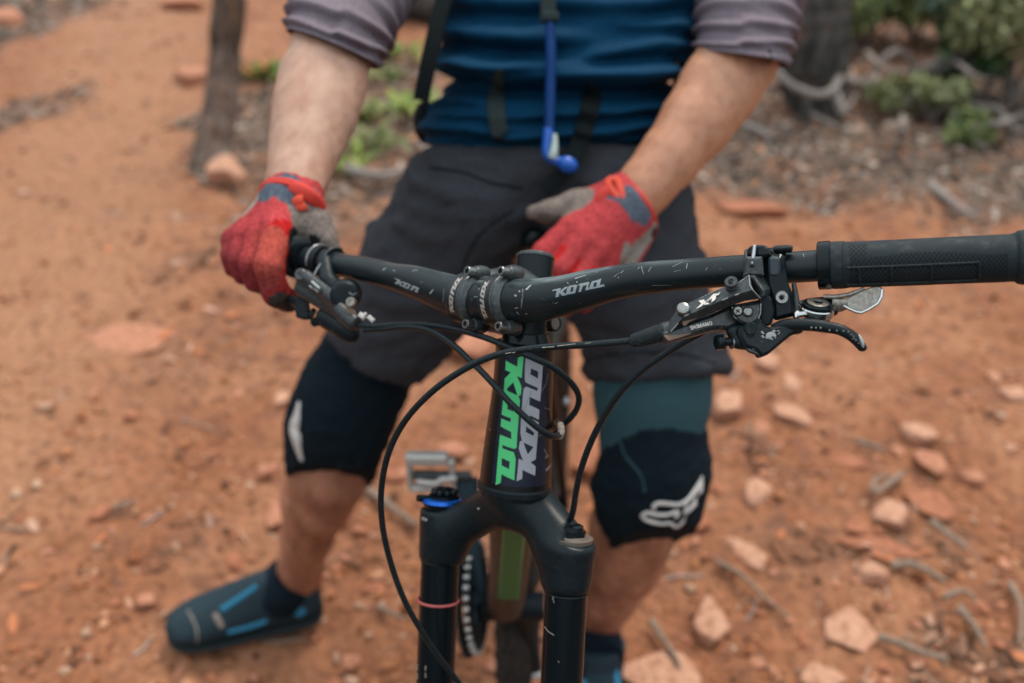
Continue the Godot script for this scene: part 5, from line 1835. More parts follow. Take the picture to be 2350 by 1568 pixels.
func jersey(man: Node3D) -> void:
	# rings down the trunk: [view y, centre x, half width, depth of centre, front to back]
	var spec := [[-330, 1300, 330, 1.46, 0.13], [-200, 1312, 322, 1.43, 0.125], [-60, 1314, 303, 1.41, 0.125], [0, 1313, 299, 1.40, 0.125], [60, 1308, 292, 1.395, 0.125], [120, 1296, 281, 1.39, 0.124], [165, 1289, 273, 1.385, 0.124], [195, 1284, 271, 1.385, 0.121], [230, 1280, 279, 1.385, 0.121], [262, 1264, 292, 1.385, 0.122], [290, 1252, 288, 1.385, 0.122], [312, 1245, 272, 1.388, 0.120], [330, 1245, 262, 1.39, 0.112]]
	var rows := []
	var fold := func(a: float, y: float) -> float:
		# a: 0 in front; soft hanging folds, lower in front than at the sides, each with its own reach
		var out := 0.0
		# [view y at the front, sag, width, depth, angle of its middle, angular reach]
		for q in [[-40, 30, 26, 0.006, 0.2, 1.2], [22, 44, 24, 0.008, -0.1, 1.3], [66, 30, 14, 0.004, 0.7, 0.7], [84, 48, 22, 0.007, -0.5, 0.9], [118, 44, 20, 0.007, 0.35, 1.1], [148, 40, 14, 0.005, -0.4, 0.8], [176, 44, 24, 0.013, 0.1, 2.2], [226, -26, 12, 0.005, -0.9, 0.5], [248, -40, 13, 0.005, 0.7, 0.7], [262, 26, 12, 0.004, -0.4, 0.6], [284, -34, 12, 0.005, 0.9, 0.6], [288, -22, 11, 0.004, -0.7, 0.6], [306, 14, 10, 0.004, 0.2, 1.0]]:
			var off: float = a - q[4]
			var mid: float = q[0] - q[1] * (1.0 - cos(off * 0.9)) + warp.get_noise_2d(a * 1.1, q[0] * 1.0) * 16.0
			var g: float = (y - mid) / q[2]
			var reach: float = exp(-pow(off / q[5], 4.0))
			out += 2.1 * q[3] * reach * (exp(-g * g) - 0.75 * exp(-(g - 1.7) * (g - 1.7) * 1.6))
		# the waist belt under the cloth draws it in
		out -= 0.007 * exp(-pow((y - 212.0 - 4.0 * cos(a)) / 12.0, 2.0))
		# ragged sides where the cloth gathers
		out += 0.0035 * (1.0 - cos(a)) * sin(y * 0.155 + 1.0) * smoothstep(100, 150, y)
		return out
	for q in spline(spec, 9):
		var c := at(q[1], q[0], q[3])
		var hw: float = q[2] / F * q[3]
		var row := PackedVector3Array()
		for j in 120:
			var a := TAU * j / 120.0 - PI
			var sx := signf(sin(a)) * pow(absf(sin(a)), 0.82)
			var sz := signf(cos(a)) * pow(absf(cos(a)), 0.82)
			var o := eye.basis.x * sx
			var flat := eye.basis.z - eye.basis.y * 0.24
			var dir := (eye.basis.x * sin(a) + flat * cos(a)).normalized()
			row.append(c + o * hw + flat * sz * q[4] + dir * fold.call(a, q[0]))
		rows.append(row)
	var s := Shape.new()
	s.grid(rows, true)
	s.fan(rows[-1])
	put("jersey", s, M.jersey_blue, man)
	var torso := s
	# sleeves, pushed up to the elbow
	for i in 2:
		var list := [[905, -190, 1.43, 0.092], [850, -110, 1.34, 0.084], [806, -20, 1.25, 0.068], [790, 30, 1.203, 0.061], [776, 75, 1.166, 0.0575], [764, 114, 1.142, 0.0545]] if i == 0 else [[1730, -180, 1.43, 0.092], [1738, -100, 1.385, 0.082], [1722, -20, 1.335, 0.068], [1715, 40, 1.308, 0.0625], [1709, 90, 1.288, 0.0600], [1703, 137, 1.272, 0.0585]]
		var lean := (eye.basis.z - eye.basis.y * (0.13 if i == 0 else 0.22)).cross(eye.basis.x - eye.basis.y * (0.40 if i == 0 else 0.16)).normalized()
		var rings := []
		var pts := spline(list, 12)
		for k in pts.size():
			var fr := ring_frame(pts, k)
			var f := float(k) / (pts.size() - 1)
			var ring := PackedVector3Array()
			for j in 64:
				var a := TAU * j / 64.0
				var dir := fr.basis.x * cos(a) + fr.basis.y * sin(a)
				var w: float = pow(0.5 + 0.5 * sin(f * 52.0 + sin(a * 2.0 + f * 5.0 + i) * 1.3 + a * 0.8), 2.0) * 0.0085 + sin(f * 93.0 - a * 1.7) * 0.0014
				w = maxf(w, -0.0022) * smoothstep(1.0, 0.90, f) * smoothstep(0.15, 0.45, f)
				var r: float = pts[k][3] + w + (0.0012 if f > 0.955 else 0.0)
				var p := fr.origin + dir * r
				# hem cut on a slant
				p -= fr.basis.z * (r * dir.dot(lean) / fr.basis.z.dot(lean)) * smoothstep(0.3, 1.0, f)
				ring.append(p)
			rings.append(ring)
		var sl := Shape.new()
		sl.grid(rings, true)
		# turned-in hem
		var last: PackedVector3Array = rings[-1]
		var mid := Vector3.ZERO
		for p in last:
			mid += p / last.size()
		var inner := PackedVector3Array()
		var inner2 := PackedVector3Array()
		var back: Vector3 = (rings[-4][0] - last[0]) * 1.5
		for p in last:
			inner.append(p.lerp(mid, 0.05))
			inner2.append(p.lerp(mid, 0.07) + back)
		sl.grid([last, inner, inner2], true)
		var sleeve := put("sleeve", sl, M.sleeve_mauve, man)
		if i == 1:
			var tab := Shape.new()
			drape(tab, sl, [[1765, 122, 0.0055], [1764, 134, 0.0055], [1763, 148, 0.0055]], 0.0008, 0.12, 1.22, 3, 8)
			put("hem_label", tab, M.webbing, sleeve)
			tab = Shape.new()
			drape(tab, sl, [[1762, 128, 0.0012], [1766, 134, 0.0022], [1762, 140, 0.0012]], 0.0018, 0.2, 1.22, 3, 8)
			put("label_mark", tab, M.logo_white, sleeve)
	# drinking pack: webbing ends, hose and bite valve
	var pack := thing("hydration_pack", "black hydration pack with hanging straps and blue drinking hose, worn by the rider", "backpack", at(1290, 0, 1.6))
	var b := Shape.new()
	var fd := Field.new()
	fd.cap(at(1290, -150, 1.62), at(1270, 150, 1.60), 0.10, 0.09, 0.05)
	put("bag", fd.build(0.014), M.webbing, pack)
	b = Shape.new()
	var path := []
	for q in spline([[1040, -60, 1.26], [1012, 20, 1.25], [995, 90, 1.245], [980, 160, 1.245], [966, 231, 1.25]], 5):
		path.append(at(q[0], q[1], q[2]))
	b.tube(path, 0.0108, 10, true, 0.14, (eye.basis.z + eye.basis.x * 0.35).normalized())
	put("hanging_strap", b, M.webbing, pack)
	b = Shape.new()
	drape(b, torso, [[1148, 158, 0.003], [1143, 190, 0.0085], [1138, 230, 0.0115], [1142, 280, 0.0115], [1152, 330, 0.0110]], 0.005, 0.16, 1.27, 4, 10)
	put("strap_end", b, M.webbing_green, pack)
	b = Shape.new()
	drape(b, torso, [[1356, 192, 0.005], [1360, 215, 0.0120], [1350, 265, 0.0125], [1334, 315, 0.0120]], 0.005, 0.16, 1.27, 4, 10)
	path = []
	for q in spline([[1334, 315, 1.262], [1318, 360, 1.255], [1290, 402, 1.25], [1245, 438, 1.252]], 5):
		path.append(at(q[0], q[1], q[2]))
	b.tube(path, 0.0115, 10, true, 0.16, eye.basis.z)
	put("strap_end", b, M.webbing, pack)
	b = Shape.new()
	drape(b, torso, [[1562, 140, 0.012], [1566, 170, 0.012], [1562, 200, 0.012]], 0.002, 0.2, 1.35, 3, 8)
	put("hip_belt", b, M.webbing, pack)
	fd = Field.new()
	fd.ell(at(978, 282, 1.40), eye.basis, Vector3(0.018, 0.03, 0.05), 0.01)
	put("belt_pad", fd.build(0.007), M.webbing, pack)
	b = Shape.new()
	path = []
	for q in spline([[1262, -80, 1.235], [1262, 40, 1.235], [1264, 120, 1.235], [1263, 200, 1.238], [1260, 300, 1.240]], 6):
		path.append(at(q[0], q[1], q[2]))
	b.tube(path, 0.0066, 14)
	put("drinking_hose", b, M.hose_blue, pack)
	b = Shape.new()
	path = []
	for q in [[1259, 296, 1.240], [1257, 325, 1.238], [1256, 345, 1.237], [1258, 356, 1.236], [1270, 366, 1.235], [1290, 375, 1.234]]:
		path.append(at(q[0], q[1], q[2]))
	b.tube(path, [0.0068, 0.0070, 0.0075, 0.0072, 0.0068, 0.0060], 14)
	b.ball(at(1303, 378, 1.233), eye.basis * Basis(Vector3.BACK, -0.4) * Basis.from_scale(Vector3(0.0135, 0.0105, 0.0105)), 14)
	put("bite_valve", b, M.valve_blue, pack)
	b = Shape.new()
	sweep(b, [[1273, 308, 1.230, 0.0030], [1273, 330, 1.229, 0.0042], [1270, 352, 1.228, 0.0056], [1266, 364, 1.228, 0.0050]], 4, 12)
	put("shut_off_lever", b, M.valve_grey, pack)
	b = Shape.new()
	b.box(Transform3D(eye.basis, at(1258, 6, 1.232)), Vector3(0.019, 0.05, 0.008), 0.002)
	b.box(Transform3D(eye.basis, at(1263, 38, 1.229)), Vector3(0.021, 0.011, 0.010), 0.002)
	put("hose_clip", b, M.webbing_green, pack)


func wrinkle(s: Shape, size: float, tall: float, amount: float) -> void:
	s.push(func(p: Vector3, _n: Vector3) -> float: return (absf(warp.get_noise_3d(p.x / size, p.y / tall, p.z / size)) - 0.2) * amount)


func shorts(man: Node3D) -> void:
	var fd := Field.new()
	fd.ell(at(1238, 375, 1.395), eye.basis, Vector3(0.170, 0.115, 0.118), 0.03)
	fd.chain(joints([[1088, 470, 1.385, 0.104], [985, 620, 1.435, 0.097], [905, 740, 1.485, 0.088], [835, 850, 1.535, 0.084], [800, 900, 1.55, 0.084]]), 0.022)
	fd.chain(joints([[1408, 470, 1.375, 0.106], [1452, 640, 1.385, 0.097], [1500, 800, 1.42, 0.096], [1514, 900, 1.43, 0.097], [1518, 960, 1.435, 0.097]]), 0.022)
	var a := at(862, 806, 1.535)
	var b := at(985, 640, 1.445)
	fd.cuts = [[a, ((a - b).normalized() - eye.basis.y * 0.25 + eye.basis.z * 0.25).normalized(), 0.17], [at(1512, 866, 1.43), (-eye.basis.y + eye.basis.x * 0.06).normalized(), 0.17], [at(1240, 352, 1.39), (eye.basis.y + eye.basis.z * 0.05).normalized(), 0.26]]
	var s := fd.build(0.010)
	wrinkle(s, 0.16, 0.055, 0.016)
	wrinkle(s, 0.09, 0.022, 0.007)
	put("shorts", s, M.shorts_grey, man)
	# seams and hem stitching
	for line in [[[985, 385, 0.0016], [1060, 395, 0.0016], [1130, 420, 0.0016], [1200, 432, 0.0016]], [[1180, 480, 0.0016], [1100, 540, 0.0016], [1060, 620, 0.0016], [1040, 700, 0.0016]], [[1345, 825, 0.0015], [1440, 810, 0.0015], [1560, 812, 0.0015], [1645, 835, 0.0015]]]:
		var t := Shape.new()
		drape(t, s, line, 0.0005, 0.5, 1.3, 5, 6)
		put("seam", t, M.pad_black, man)


func knees(man: Node3D) -> void:
	# tight liners under the shorts
	var fd := Field.new()
	fd.chain(joints([[1500, 760, 1.42, 0.086], [1497, 900, 1.432, 0.0810], [1492, 1060, 1.452, 0.0735]]), 0.02)
	fd.cuts = [[at(1494, 1080, 1.45), -eye.basis.y, 0.12]]
	put("leg_liner", fd.build(0.008), M.liner_teal, man)
	fd = Field.new()
	fd.chain(joints([[1498, 1085, 1.445, 0.0740], [1488, 1125, 1.450, 0.0790], [1489, 1175, 1.462, 0.0690], [1492, 1212, 1.475, 0.056], [1494, 1300, 1.50, 0.05]]), 0.02)
	fd.cap(at(1470, 1000, 1.432), at(1548, 1000, 1.432), 0.047, 0.047, 0.02)
	fd.cap(at(1460, 1080, 1.43), at(1556, 1075, 1.43), 0.050, 0.047, 0.02)
	fd.cap(at(1505, 1000, 1.405), at(1500, 1085, 1.405), 0.050, 0.052, 0.03)
	fd.cuts = [[at(1482, 1246, 1.48), (-eye.basis.y + eye.basis.z * 0.40 + eye.basis.x * 0.15).normalized(), 0.14]]
	var s := fd.build(0.007)
	wrinkle(s, 0.07, 0.035, 0.007)
	var pad := put("knee_pad", s, M.pad_black, man)
	var t := Shape.new()
	drape(t, s, [[1420, 960, 0.0022], [1450, 944, 0.0022], [1510, 939, 0.0022], [1570, 942, 0.0022], [1605, 965, 0.0022]], 0.001, 0.5, 1.38, 5, 8)
	drape(t, s, [[1420, 980, 0.0014], [1432, 1040, 0.0014], [1470, 1090, 0.0014], [1480, 1130, 0.0014]], 0.0005, 0.5, 1.38, 5, 8)
	put("rim", t, M.liner_teal, pad)
	t = Shape.new()
	drape(t, s, [[1522, 939, 0.0040], [1545, 939, 0.0042], [1568, 941, 0.0040]], 0.0015, 0.4, 1.38, 4, 8)
	put("woven_tag", t, M.sleeve_mauve, pad)
	# emblem: outlined head with a tall ear
	var e := Shape.new()
	var kz := [1285.2, 752.7, 0.33943]
	for line in [[[640, 1232, 0.0022], [634, 1205, 0.0026], [668, 1186, 0.0030], [730, 1188, 0.0030], [790, 1194, 0.0030], [842, 1176, 0.0034], [880, 1140, 0.0040], [922, 1080, 0.0036], [962, 1000, 0.0016]],
			[[960, 1015, 0.0016], [945, 1090, 0.0044], [915, 1160, 0.0056], [880, 1215, 0.0044], [860, 1245, 0.0024]],
			[[862, 1190, 0.0024], [846, 1235, 0.0030], [850, 1270, 0.0030], [815, 1325, 0.0030], [780, 1342, 0.0030], [745, 1318, 0.0030], [690, 1322, 0.0030], [620, 1310, 0.0030], [572, 1290, 0.0030], [560, 1268, 0.0030], [592, 1248, 0.0030], [650, 1262, 0.0030], [720, 1262, 0.0030], [790, 1244, 0.0028], [796, 1262, 0.0028], [776, 1284, 0.0024]]]:
		drape(e, s, line.map(func(q): return [kz[0] + kz[2] * q[0], kz[1] + kz[2] * q[1], q[2]]), 0.0006, 0.3, 1.4, 4, 8)
	put("emblem", e, M.logo_white, pad)
	fd = Field.new()
	fd.chain(joints([[860, 800, 1.545, 0.079], [806, 900, 1.562, 0.0765], [774, 980, 1.575, 0.0765], [763, 1050, 1.60, 0.0675], [758, 1140, 1.64, 0.064]]), 0.03)
	fd.ell(at(755, 945, 1.535), eye.basis, Vector3(0.055, 0.075, 0.058), 0.012)
	fd.cuts = [[at(762, 1108, 1.63), (-eye.basis.y + eye.basis.z * 0.38 - eye.basis.x * 0.02).normalized(), 0.15]]
	s = fd.build(0.007)
	wrinkle(s, 0.07, 0.035, 0.007)
	pad = put("knee_pad", s, M.pad_black, man)
	e = Shape.new()
	for line in [[[686, 922, 0.0020], [684, 950, 0.0060], [680, 980, 0.0105], [684, 1015, 0.0085], [692, 1058, 0.0024]]]:
		drape(e, s, line, 0.0008, 0.4, 1.55, 4, 8)
	e.ball(at(671, 988, 1.565), eye.basis * Basis.from_scale(Vector3(0.0075, 0.014, 0.006)), 10)
	put("emblem", e, M.logo_white, pad)
	t = Shape.new()
	drape(t, s, [[778, 1068, 0.0035], [810, 1070, 0.0045], [838, 1062, 0.0035]], 0.0008, 0.3, 1.55, 4, 8)
	put("rim", t, M.liner_teal, pad)


func dab(list: Array) -> Array:
	return list.map(func(q): return [at(q[0], q[1], q[2]), at(q[3], q[4], q[5]), q[6], q[7]])


func glove_color(p: Vector3, dabs: Array, base: Color) -> Color:
	var c := base
	for q in dabs:
		var ab: Vector3 = q[1] - q[0]
		var f := clampf((p - q[0]).dot(ab) / maxf(ab.length_squared(), 1e-9), 0, 1)
		if p.distance_to(q[0] + ab * f) < q[2]:
			c = q[3]
	return c


func gloves(man: Node3D) -> void:
	var red := Color(0.50, 0.062, 0.066)
	var bright := Color(0.55, 0.018, 0.016)
	var taupe := Color(0.22, 0.18, 0.155)
	var pale := Color(0.34, 0.31, 0.28)
	var rust := Color(0.50, 0.085, 0.062)
	var slate := Color(0.10, 0.12, 0.155)
	var ink := Color(0.012, 0.012, 0.014)
	# hand closed on the grip
	var fd := Field.new()
	fd.cap(at(676, 442, 1.032), at(668, 470, 1.02), 0.0305, 0.031, 0.012)
	fd.cap(at(664, 475, 1.018), at(636, 532, 0.972), 0.026, 0.0165, 0.012)
	fd.cap(at(658, 478, 1.022), at(600, 537, 0.990), 0.024, 0.0160, 0.012)
	fd.cap(at(650, 480, 1.03), at(565, 543, 1.006), 0.022, 0.0150, 0.012)
	fd.cap(at(642, 482, 1.04), at(540, 552, 1.024), 0.022, 0.0140, 0.012)
	fd.cap(at(640, 500, 1.05), at(560, 560, 1.05), 0.020, 0.014, 0.012)
	fd.chain(joints([[636, 532, 0.968, 0.0150], [617, 612, 0.950, 0.0142], [632, 672, 0.958, 0.0130], [662, 690, 0.978, 0.0120]]), 0.004)
	fd.chain(joints([[598, 538, 0.986, 0.0145], [580, 606, 0.972, 0.0135], [590, 642, 0.980, 0.0125], [618, 655, 1.0, 0.012]]), 0.004)
	fd.chain(joints([[562, 545, 1.004, 0.0135], [552, 594, 0.992, 0.0128], [560, 625, 0.998, 0.0120], [584, 636, 1.02, 0.011]]), 0.004)
	fd.chain(joints([[537, 556, 1.022, 0.0125], [534, 590, 1.012, 0.0118], [540, 612, 1.016, 0.0110], [558, 622, 1.03, 0.010]]), 0.004)
	fd.chain(joints([[690, 482, 1.02, 0.022], [716, 520, 1.005, 0.0195], [738, 553, 1.002, 0.0155], [748, 582, 1.005, 0.0135], [738, 606, 1.0, 0.012]]), 0.008)
	var s := fd.build(0.003)
	var dabs := dab([[640, 520, 0.95, 640, 700, 0.94, 0.012, bright], [668, 545, 0.955, 660, 690, 0.955, 0.021, bright],
		[625, 550, 0.945, 612, 640, 0.93, 0.0165, rust], [598, 545, 0.970, 582, 610, 0.955, 0.0100, rust.lerp(red, 0.5)],
		[720, 500, 1.0, 742, 575, 0.985, 0.032, taupe], [700, 505, 0.985, 712, 512, 0.98, 0.016, taupe], [684, 552, 0.97, 712, 560, 0.975, 0.014, ink], [735, 612, 1.0, 720, 600, 1.0, 0.016, ink],
		[606, 462, 1.015, 584, 496, 1.02, 0.013, pale], [640, 692, 0.95, 665, 702, 0.965, 0.010, Color(0.06, 0.045, 0.04)],
		[625, 443, 1.0, 655, 430, 1.0, 0.016, slate], [655, 440, 0.995, 665, 452, 0.99, 0.013, slate]])
	var mesh_dots := FastNoiseLite.new()
	mesh_dots.noise_type = FastNoiseLite.TYPE_CELLULAR
	mesh_dots.frequency = 190.0
	s.paint(func(p: Vector3, n: Vector3) -> Color:
		var base := red
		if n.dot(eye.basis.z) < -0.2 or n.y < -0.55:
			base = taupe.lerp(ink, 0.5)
		var c := glove_color(p, dabs, base)
		if c.r > 0.3 and c.g < 0.2:
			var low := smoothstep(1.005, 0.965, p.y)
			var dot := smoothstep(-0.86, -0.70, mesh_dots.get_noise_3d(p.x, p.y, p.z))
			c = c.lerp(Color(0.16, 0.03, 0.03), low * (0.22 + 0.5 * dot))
		return c)
	s.push(func(p: Vector3, _n: Vector3) -> float: return warp.get_noise_3d(p.x * 60, p.y * 60, p.z * 60) * 0.0012)
	var g := put("glove", s, M.glove_print, man)
	var t := Shape.new()
	cuff(t, at(670, 462, 1.028), at(741, 488, 1.026) - at(670, 462, 1.028), at(682, 421, 0.993) - at(670, 462, 1.028), 0.0030)
	cuff(t, at(668, 468, 1.026), at(739, 497, 1.024) - at(668, 468, 1.026), at(680, 428, 0.990) - at(668, 468, 1.026), 0.0024)
	put("cuff_binding", t, M.cuff_red, g)
	t = Shape.new()
	sweep(t, [[664, 427, 0.985, 0.004], [680, 432, 0.983, 0.0058], [700, 442, 0.984, 0.0062], [718, 456, 0.988, 0.0062], [732, 474, 0.997, 0.0058], [738, 494, 1.006, 0.004]], 5, 12, true, 0.3, eye.basis.z)
	put("wrist_strap", t, M.cuff_red, g)
	t = Shape.new()
	sweep(t, [[676, 468, 0.985, 0.0045], [684, 460, 0.983, 0.0055], [696, 458, 0.983, 0.005]], 4, 10, true, 0.5, eye.basis.z)
	sweep(t, [[682, 470, 0.985, 0.005], [694, 473, 0.984, 0.0055], [702, 469, 0.984, 0.004]], 4, 10, true, 0.5, eye.basis.z)
	put("pull_tab", t, M.cuff_orange, g)

	# open hand resting behind the bar
	fd = Field.new()
	fd.cap(at(1448, 455, 1.222), at(1432, 478, 1.215), 0.0335, 0.036, 0.012)
	fd.cap(at(1420, 462, 1.21), at(1311, 524, 1.185), 0.029, 0.0165, 0.012)
	fd.cap(at(1425, 475, 1.205), at(1340, 548, 1.175), 0.029, 0.0165, 0.012)
	fd.cap(at(1432, 490, 1.205), at(1370, 573, 1.178), 0.029, 0.0165, 0.012)
	fd.cap(at(1445, 505, 1.21), at(1396, 592, 1.19), 0.027, 0.0160, 0.012)
	fd.cap(at(1462, 518, 1.235), at(1430, 592, 1.225), 0.026, 0.022, 0.012)
	fd.chain(joints([[1309, 524, 1.183, 0.0150], [1246, 582, 1.172, 0.0138], [1214, 628, 1.19, 0.0125], [1206, 655, 1.215, 0.011]]), 0.004)
	fd.chain(joints([[1338, 549, 1.173, 0.0150], [1288, 617, 1.160, 0.0138], [1264, 664, 1.178, 0.0125], [1256, 690, 1.20, 0.011]]), 0.004)
	fd.chain(joints([[1368, 574, 1.176, 0.0148], [1328, 643, 1.165, 0.0134], [1304, 684, 1.18, 0.0122], [1298, 706, 1.205, 0.011]]), 0.004)
	fd.chain(joints([[1395, 593, 1.188, 0.0138], [1364, 650, 1.182, 0.0124], [1348, 684, 1.197, 0.0112], [1342, 700, 1.215, 0.010]]), 0.004)
	fd.chain(joints([[1395, 460, 1.22, 0.022], [1320, 472, 1.21, 0.0180], [1262, 487, 1.205, 0.0140], [1222, 488, 1.208, 0.0085]]), 0.008)
	s = fd.build(0.003)
	dabs = dab([[1208, 485, 1.2, 1322, 466, 1.2, 0.0255, taupe], [1322, 462, 1.2, 1352, 456, 1.2, 0.012, taupe], [1240, 505, 1.19, 1300, 515, 1.19, 0.010, taupe.lerp(ink, 0.45)],
		[1436, 590, 1.20, 1464, 535, 1.215, 0.0190, pale], [1430, 560, 1.185, 1432, 620, 1.19, 0.008, pale], [1470, 535, 1.21, 1484, 528, 1.215, 0.016, pale], [1495, 532, 1.22, 1490, 520, 1.22, 0.008, ink],
		[1395, 446, 1.185, 1455, 490, 1.18, 0.0115, slate], [1440, 450, 1.185, 1472, 495, 1.185, 0.013, slate],
		[1292, 570, 1.16, 1268, 606, 1.155, 0.0055, bright], [1326, 596, 1.16, 1306, 630, 1.152, 0.005, bright], [1270, 640, 1.15, 1300, 600, 1.15, 0.002, bright], [1360, 615, 1.16, 1340, 650, 1.16, 0.004, bright]])
	s.paint(func(p: Vector3, n: Vector3) -> Color:
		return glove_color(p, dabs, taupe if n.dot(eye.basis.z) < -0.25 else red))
	s.push(func(p: Vector3, _n: Vector3) -> float: return warp.get_noise_3d(p.x * 60, p.y * 60, p.z * 60) * 0.0012)
	g = put("glove", s, M.glove_print, man)
	t = Shape.new()
	cuff(t, at(1462, 462, 1.225), at(1499, 512, 1.225) - at(1462, 462, 1.225), at(1474, 452, 1.183) - at(1462, 462, 1.225), 0.0034)
	put("cuff_binding", t, M.cuff_red, g)
	t = Shape.new()
	sweep(t, [[1392, 418, 1.18, 0.0038], [1400, 430, 1.178, 0.0038], [1412, 448, 1.176, 0.0042], [1420, 456, 1.176, 0.0045], [1428, 454, 1.176, 0.0045], [1424, 436, 1.178, 0.0045], [1416, 415, 1.182, 0.0045], [1402, 412, 1.183, 0.0045], [1392, 420, 1.181, 0.0038]], 4, 10, true, 0.6, eye.basis.z)
	put("pull_tab", t, M.cuff_orange, g)
	t = Shape.new()
	sweep(t, [[1370, 460, 1.178, 0.004], [1382, 448, 1.178, 0.007], [1396, 438, 1.178, 0.007], [1404, 434, 1.179, 0.004]], 4, 10, true, 0.3, eye.basis.z)
	put("wrist_strap", t, M.cuff_red, g)


func cuff(s: Shape, o: Vector3, across: Vector3, front: Vector3, r: float) -> void:
	var path := []
	for k in 49:
		var a := TAU * k / 48.0
		path.append(o + across * cos(a) + front * sin(a))
	s.tube(path, r, 8, false)


func shoes(man: Node3D) -> void:
	# [heel-to-toe joints]; the first shoe points left, the second towards the lens
	for i in 2:
		var heel := on_ground(730, 1408) if i == 0 else on_ground(1352, 1545)
		var toe := on_ground(396, 1474) if i == 0 else on_ground(1395, 1740)
		var fwd := (toe - heel).normalized()
		var right := fwd.cross(Vector3.UP)
		var len := heel.distance_to(toe)
		var up := Vector3.UP
		# stations along the foot: [along, half width, height, bottom lift, skew]
		var st := [[-0.012, 0.012, 0.065, 0.018, 0.0], [0.0, 0.032, 0.092, 0.004, 0.0], [0.05, 0.039, 0.108, 0.0, 0.0], [0.085, 0.040, 0.112, 0.0, 0.0], [0.115, 0.042, 0.106, 0.0, 0.0], [0.16, 0.047, 0.088, 0.0, 0.004], [0.21, 0.052, 0.069, 0.0, 0.006], [0.25, 0.050, 0.058, 0.004, 0.004], [0.278, 0.039, 0.050, 0.010, 0.0], [0.293, 0.021, 0.038, 0.016, 0.0], [0.297, 0.004, 0.026, 0.022, 0.0]]
		var k := len / 0.29
		var rows := []
		var sole := []
		for q in spline(st, 5):
			var o: Vector3 = heel + fwd * q[0] * k + right * q[4]
			var row := PackedVector3Array()
			var low := PackedVector3Array()
			for j in 28:
				var a := TAU * j / 28.0
				var x := signf(cos(a)) * pow(absf(cos(a)), 0.62)
				var y := signf(sin(a)) * pow(absf(sin(a)), 0.72 if sin(a) < 0.0 else 0.95)
				var bottom: float = q[3] + 0.012
				var h: float = (q[2] + 0.012 - bottom) * 0.5
				var narrow := 1.0 - 0.30 * maxf(y, 0.0)
				row.append(o + right * x * q[1] * narrow + up * (bottom + h + y * h))
				low.append(o + right * x * (q[1] + 0.0035) + up * (q[3] + 0.010 + y * 0.0085))
			rows.append(row)
			sole.append(low)
		var s := Shape.new()
		s.grid(rows, true)
		var shoe := put("shoe", s, M.shoe_grey, man)
		var t := Shape.new()
		t.grid(sole, true)
		put("sole", t, M.black_rubber, shoe)
		t = Shape.new()
		if i == 0:
			drape(t, s, [[508, 1400, 0.0052], [550, 1373, 0.0048], [590, 1345, 0.0040]], 0.0006, 0.3, 1.75, 4, 8)
			drape(t, s, [[522, 1450, 0.0056], [570, 1438, 0.0056], [612, 1424, 0.0056]], 0.0006, 0.3, 1.75, 4, 8)
			drape(t, s, [[672, 1396, 0.008], [684, 1402, 0.013], [698, 1408, 0.010]], 0.0004, 0.2, 1.8, 4, 8)
			drape(t, s, [[640, 1383, 0.004], [652, 1391, 0.005], [658, 1400, 0.004]], 0.0006, 0.3, 1.8, 4, 8)
		else:
			drape(t, s, [[1410, 1518, 0.0050], [1413, 1545, 0.0055], [1417, 1580, 0.0055]], 0.0012, 0.3, 1.68, 4, 8)
			drape(t, s, [[1340, 1560, 0.0050], [1342, 1590, 0.0055]], 0.0012, 0.3, 1.68, 4, 8)
			drape(t, s, [[1400, 1434, 0.004], [1397, 1446, 0.007], [1394, 1458, 0.004]], 0.001, 0.3, 1.68, 4, 8)
		put("stripe", t, M.shoe_blue, shoe)
		if i == 0:
			t = Shape.new()
			drape(t, s, [[492, 1408, 0.005], [500, 1424, 0.006], [510, 1440, 0.005]], 0.0004, 0.25, 1.78, 4, 8)
			drape(t, s, [[430, 1400, 0.002], [450, 1440, 0.002], [452, 1475, 0.002]], 0.0002, 0.3, 1.78, 4, 8)
			put("toe_band", t, M.dead_wood, shoe)
		t = Shape.new()
		var leg := at(690, 1300, 1.81) if i == 0 else at(1366, 1440, 1.705)
		var ankle: Vector3 = heel + fwd * 0.062 * k
		var base := ankle + up * (0.085 if i == 0 else 0.112)
		var axis := (leg - base).normalized()
		t.lathe([[-0.03, 0.047], [0.0, 0.0455], [0.012, 0.0445], [0.024, 0.0440], [0.0255, 0.0425], [0.026, 0.036]], base, axis if i == 0 else axis, 32)
		put("sock", t, M.sock_black, man)
		t = Shape.new()
		t.lathe([[-0.035 if i == 0 else -0.075, 0.046], [-0.01, 0.0505], [0.004, 0.050], [0.006, 0.047]], base, (axis * 0.3 + up).normalized(), 32)
		put("shoe_collar", t, M.pad_black if i == 0 else M.shoe_grey, shoe)


# ---- trees, plants, stones, sticks ----

func limb(s: Shape, rows: Array, knots := 0.0, sides := 14, tip := true) -> void:
	var path := []
	var rad := []
	var k := 0
	for q in spline(rows, 6):
		var w := 1.0 + knots * bump.get_noise_1d(k * 3.7 + rows[0][0])
		path.append(Vector3(q[0], q[1], q[2]))
		rad.append(q[3] * w)
		k += 1
	s.tube(path, rad, sides, tip)


# a point above the ground, given by where it shows and how far off it stands
func spot(x: float, y: float, d: float, r: float) -> Array:
	var p := at(x, y, d)
	return [p.x, p.y, p.z, r]


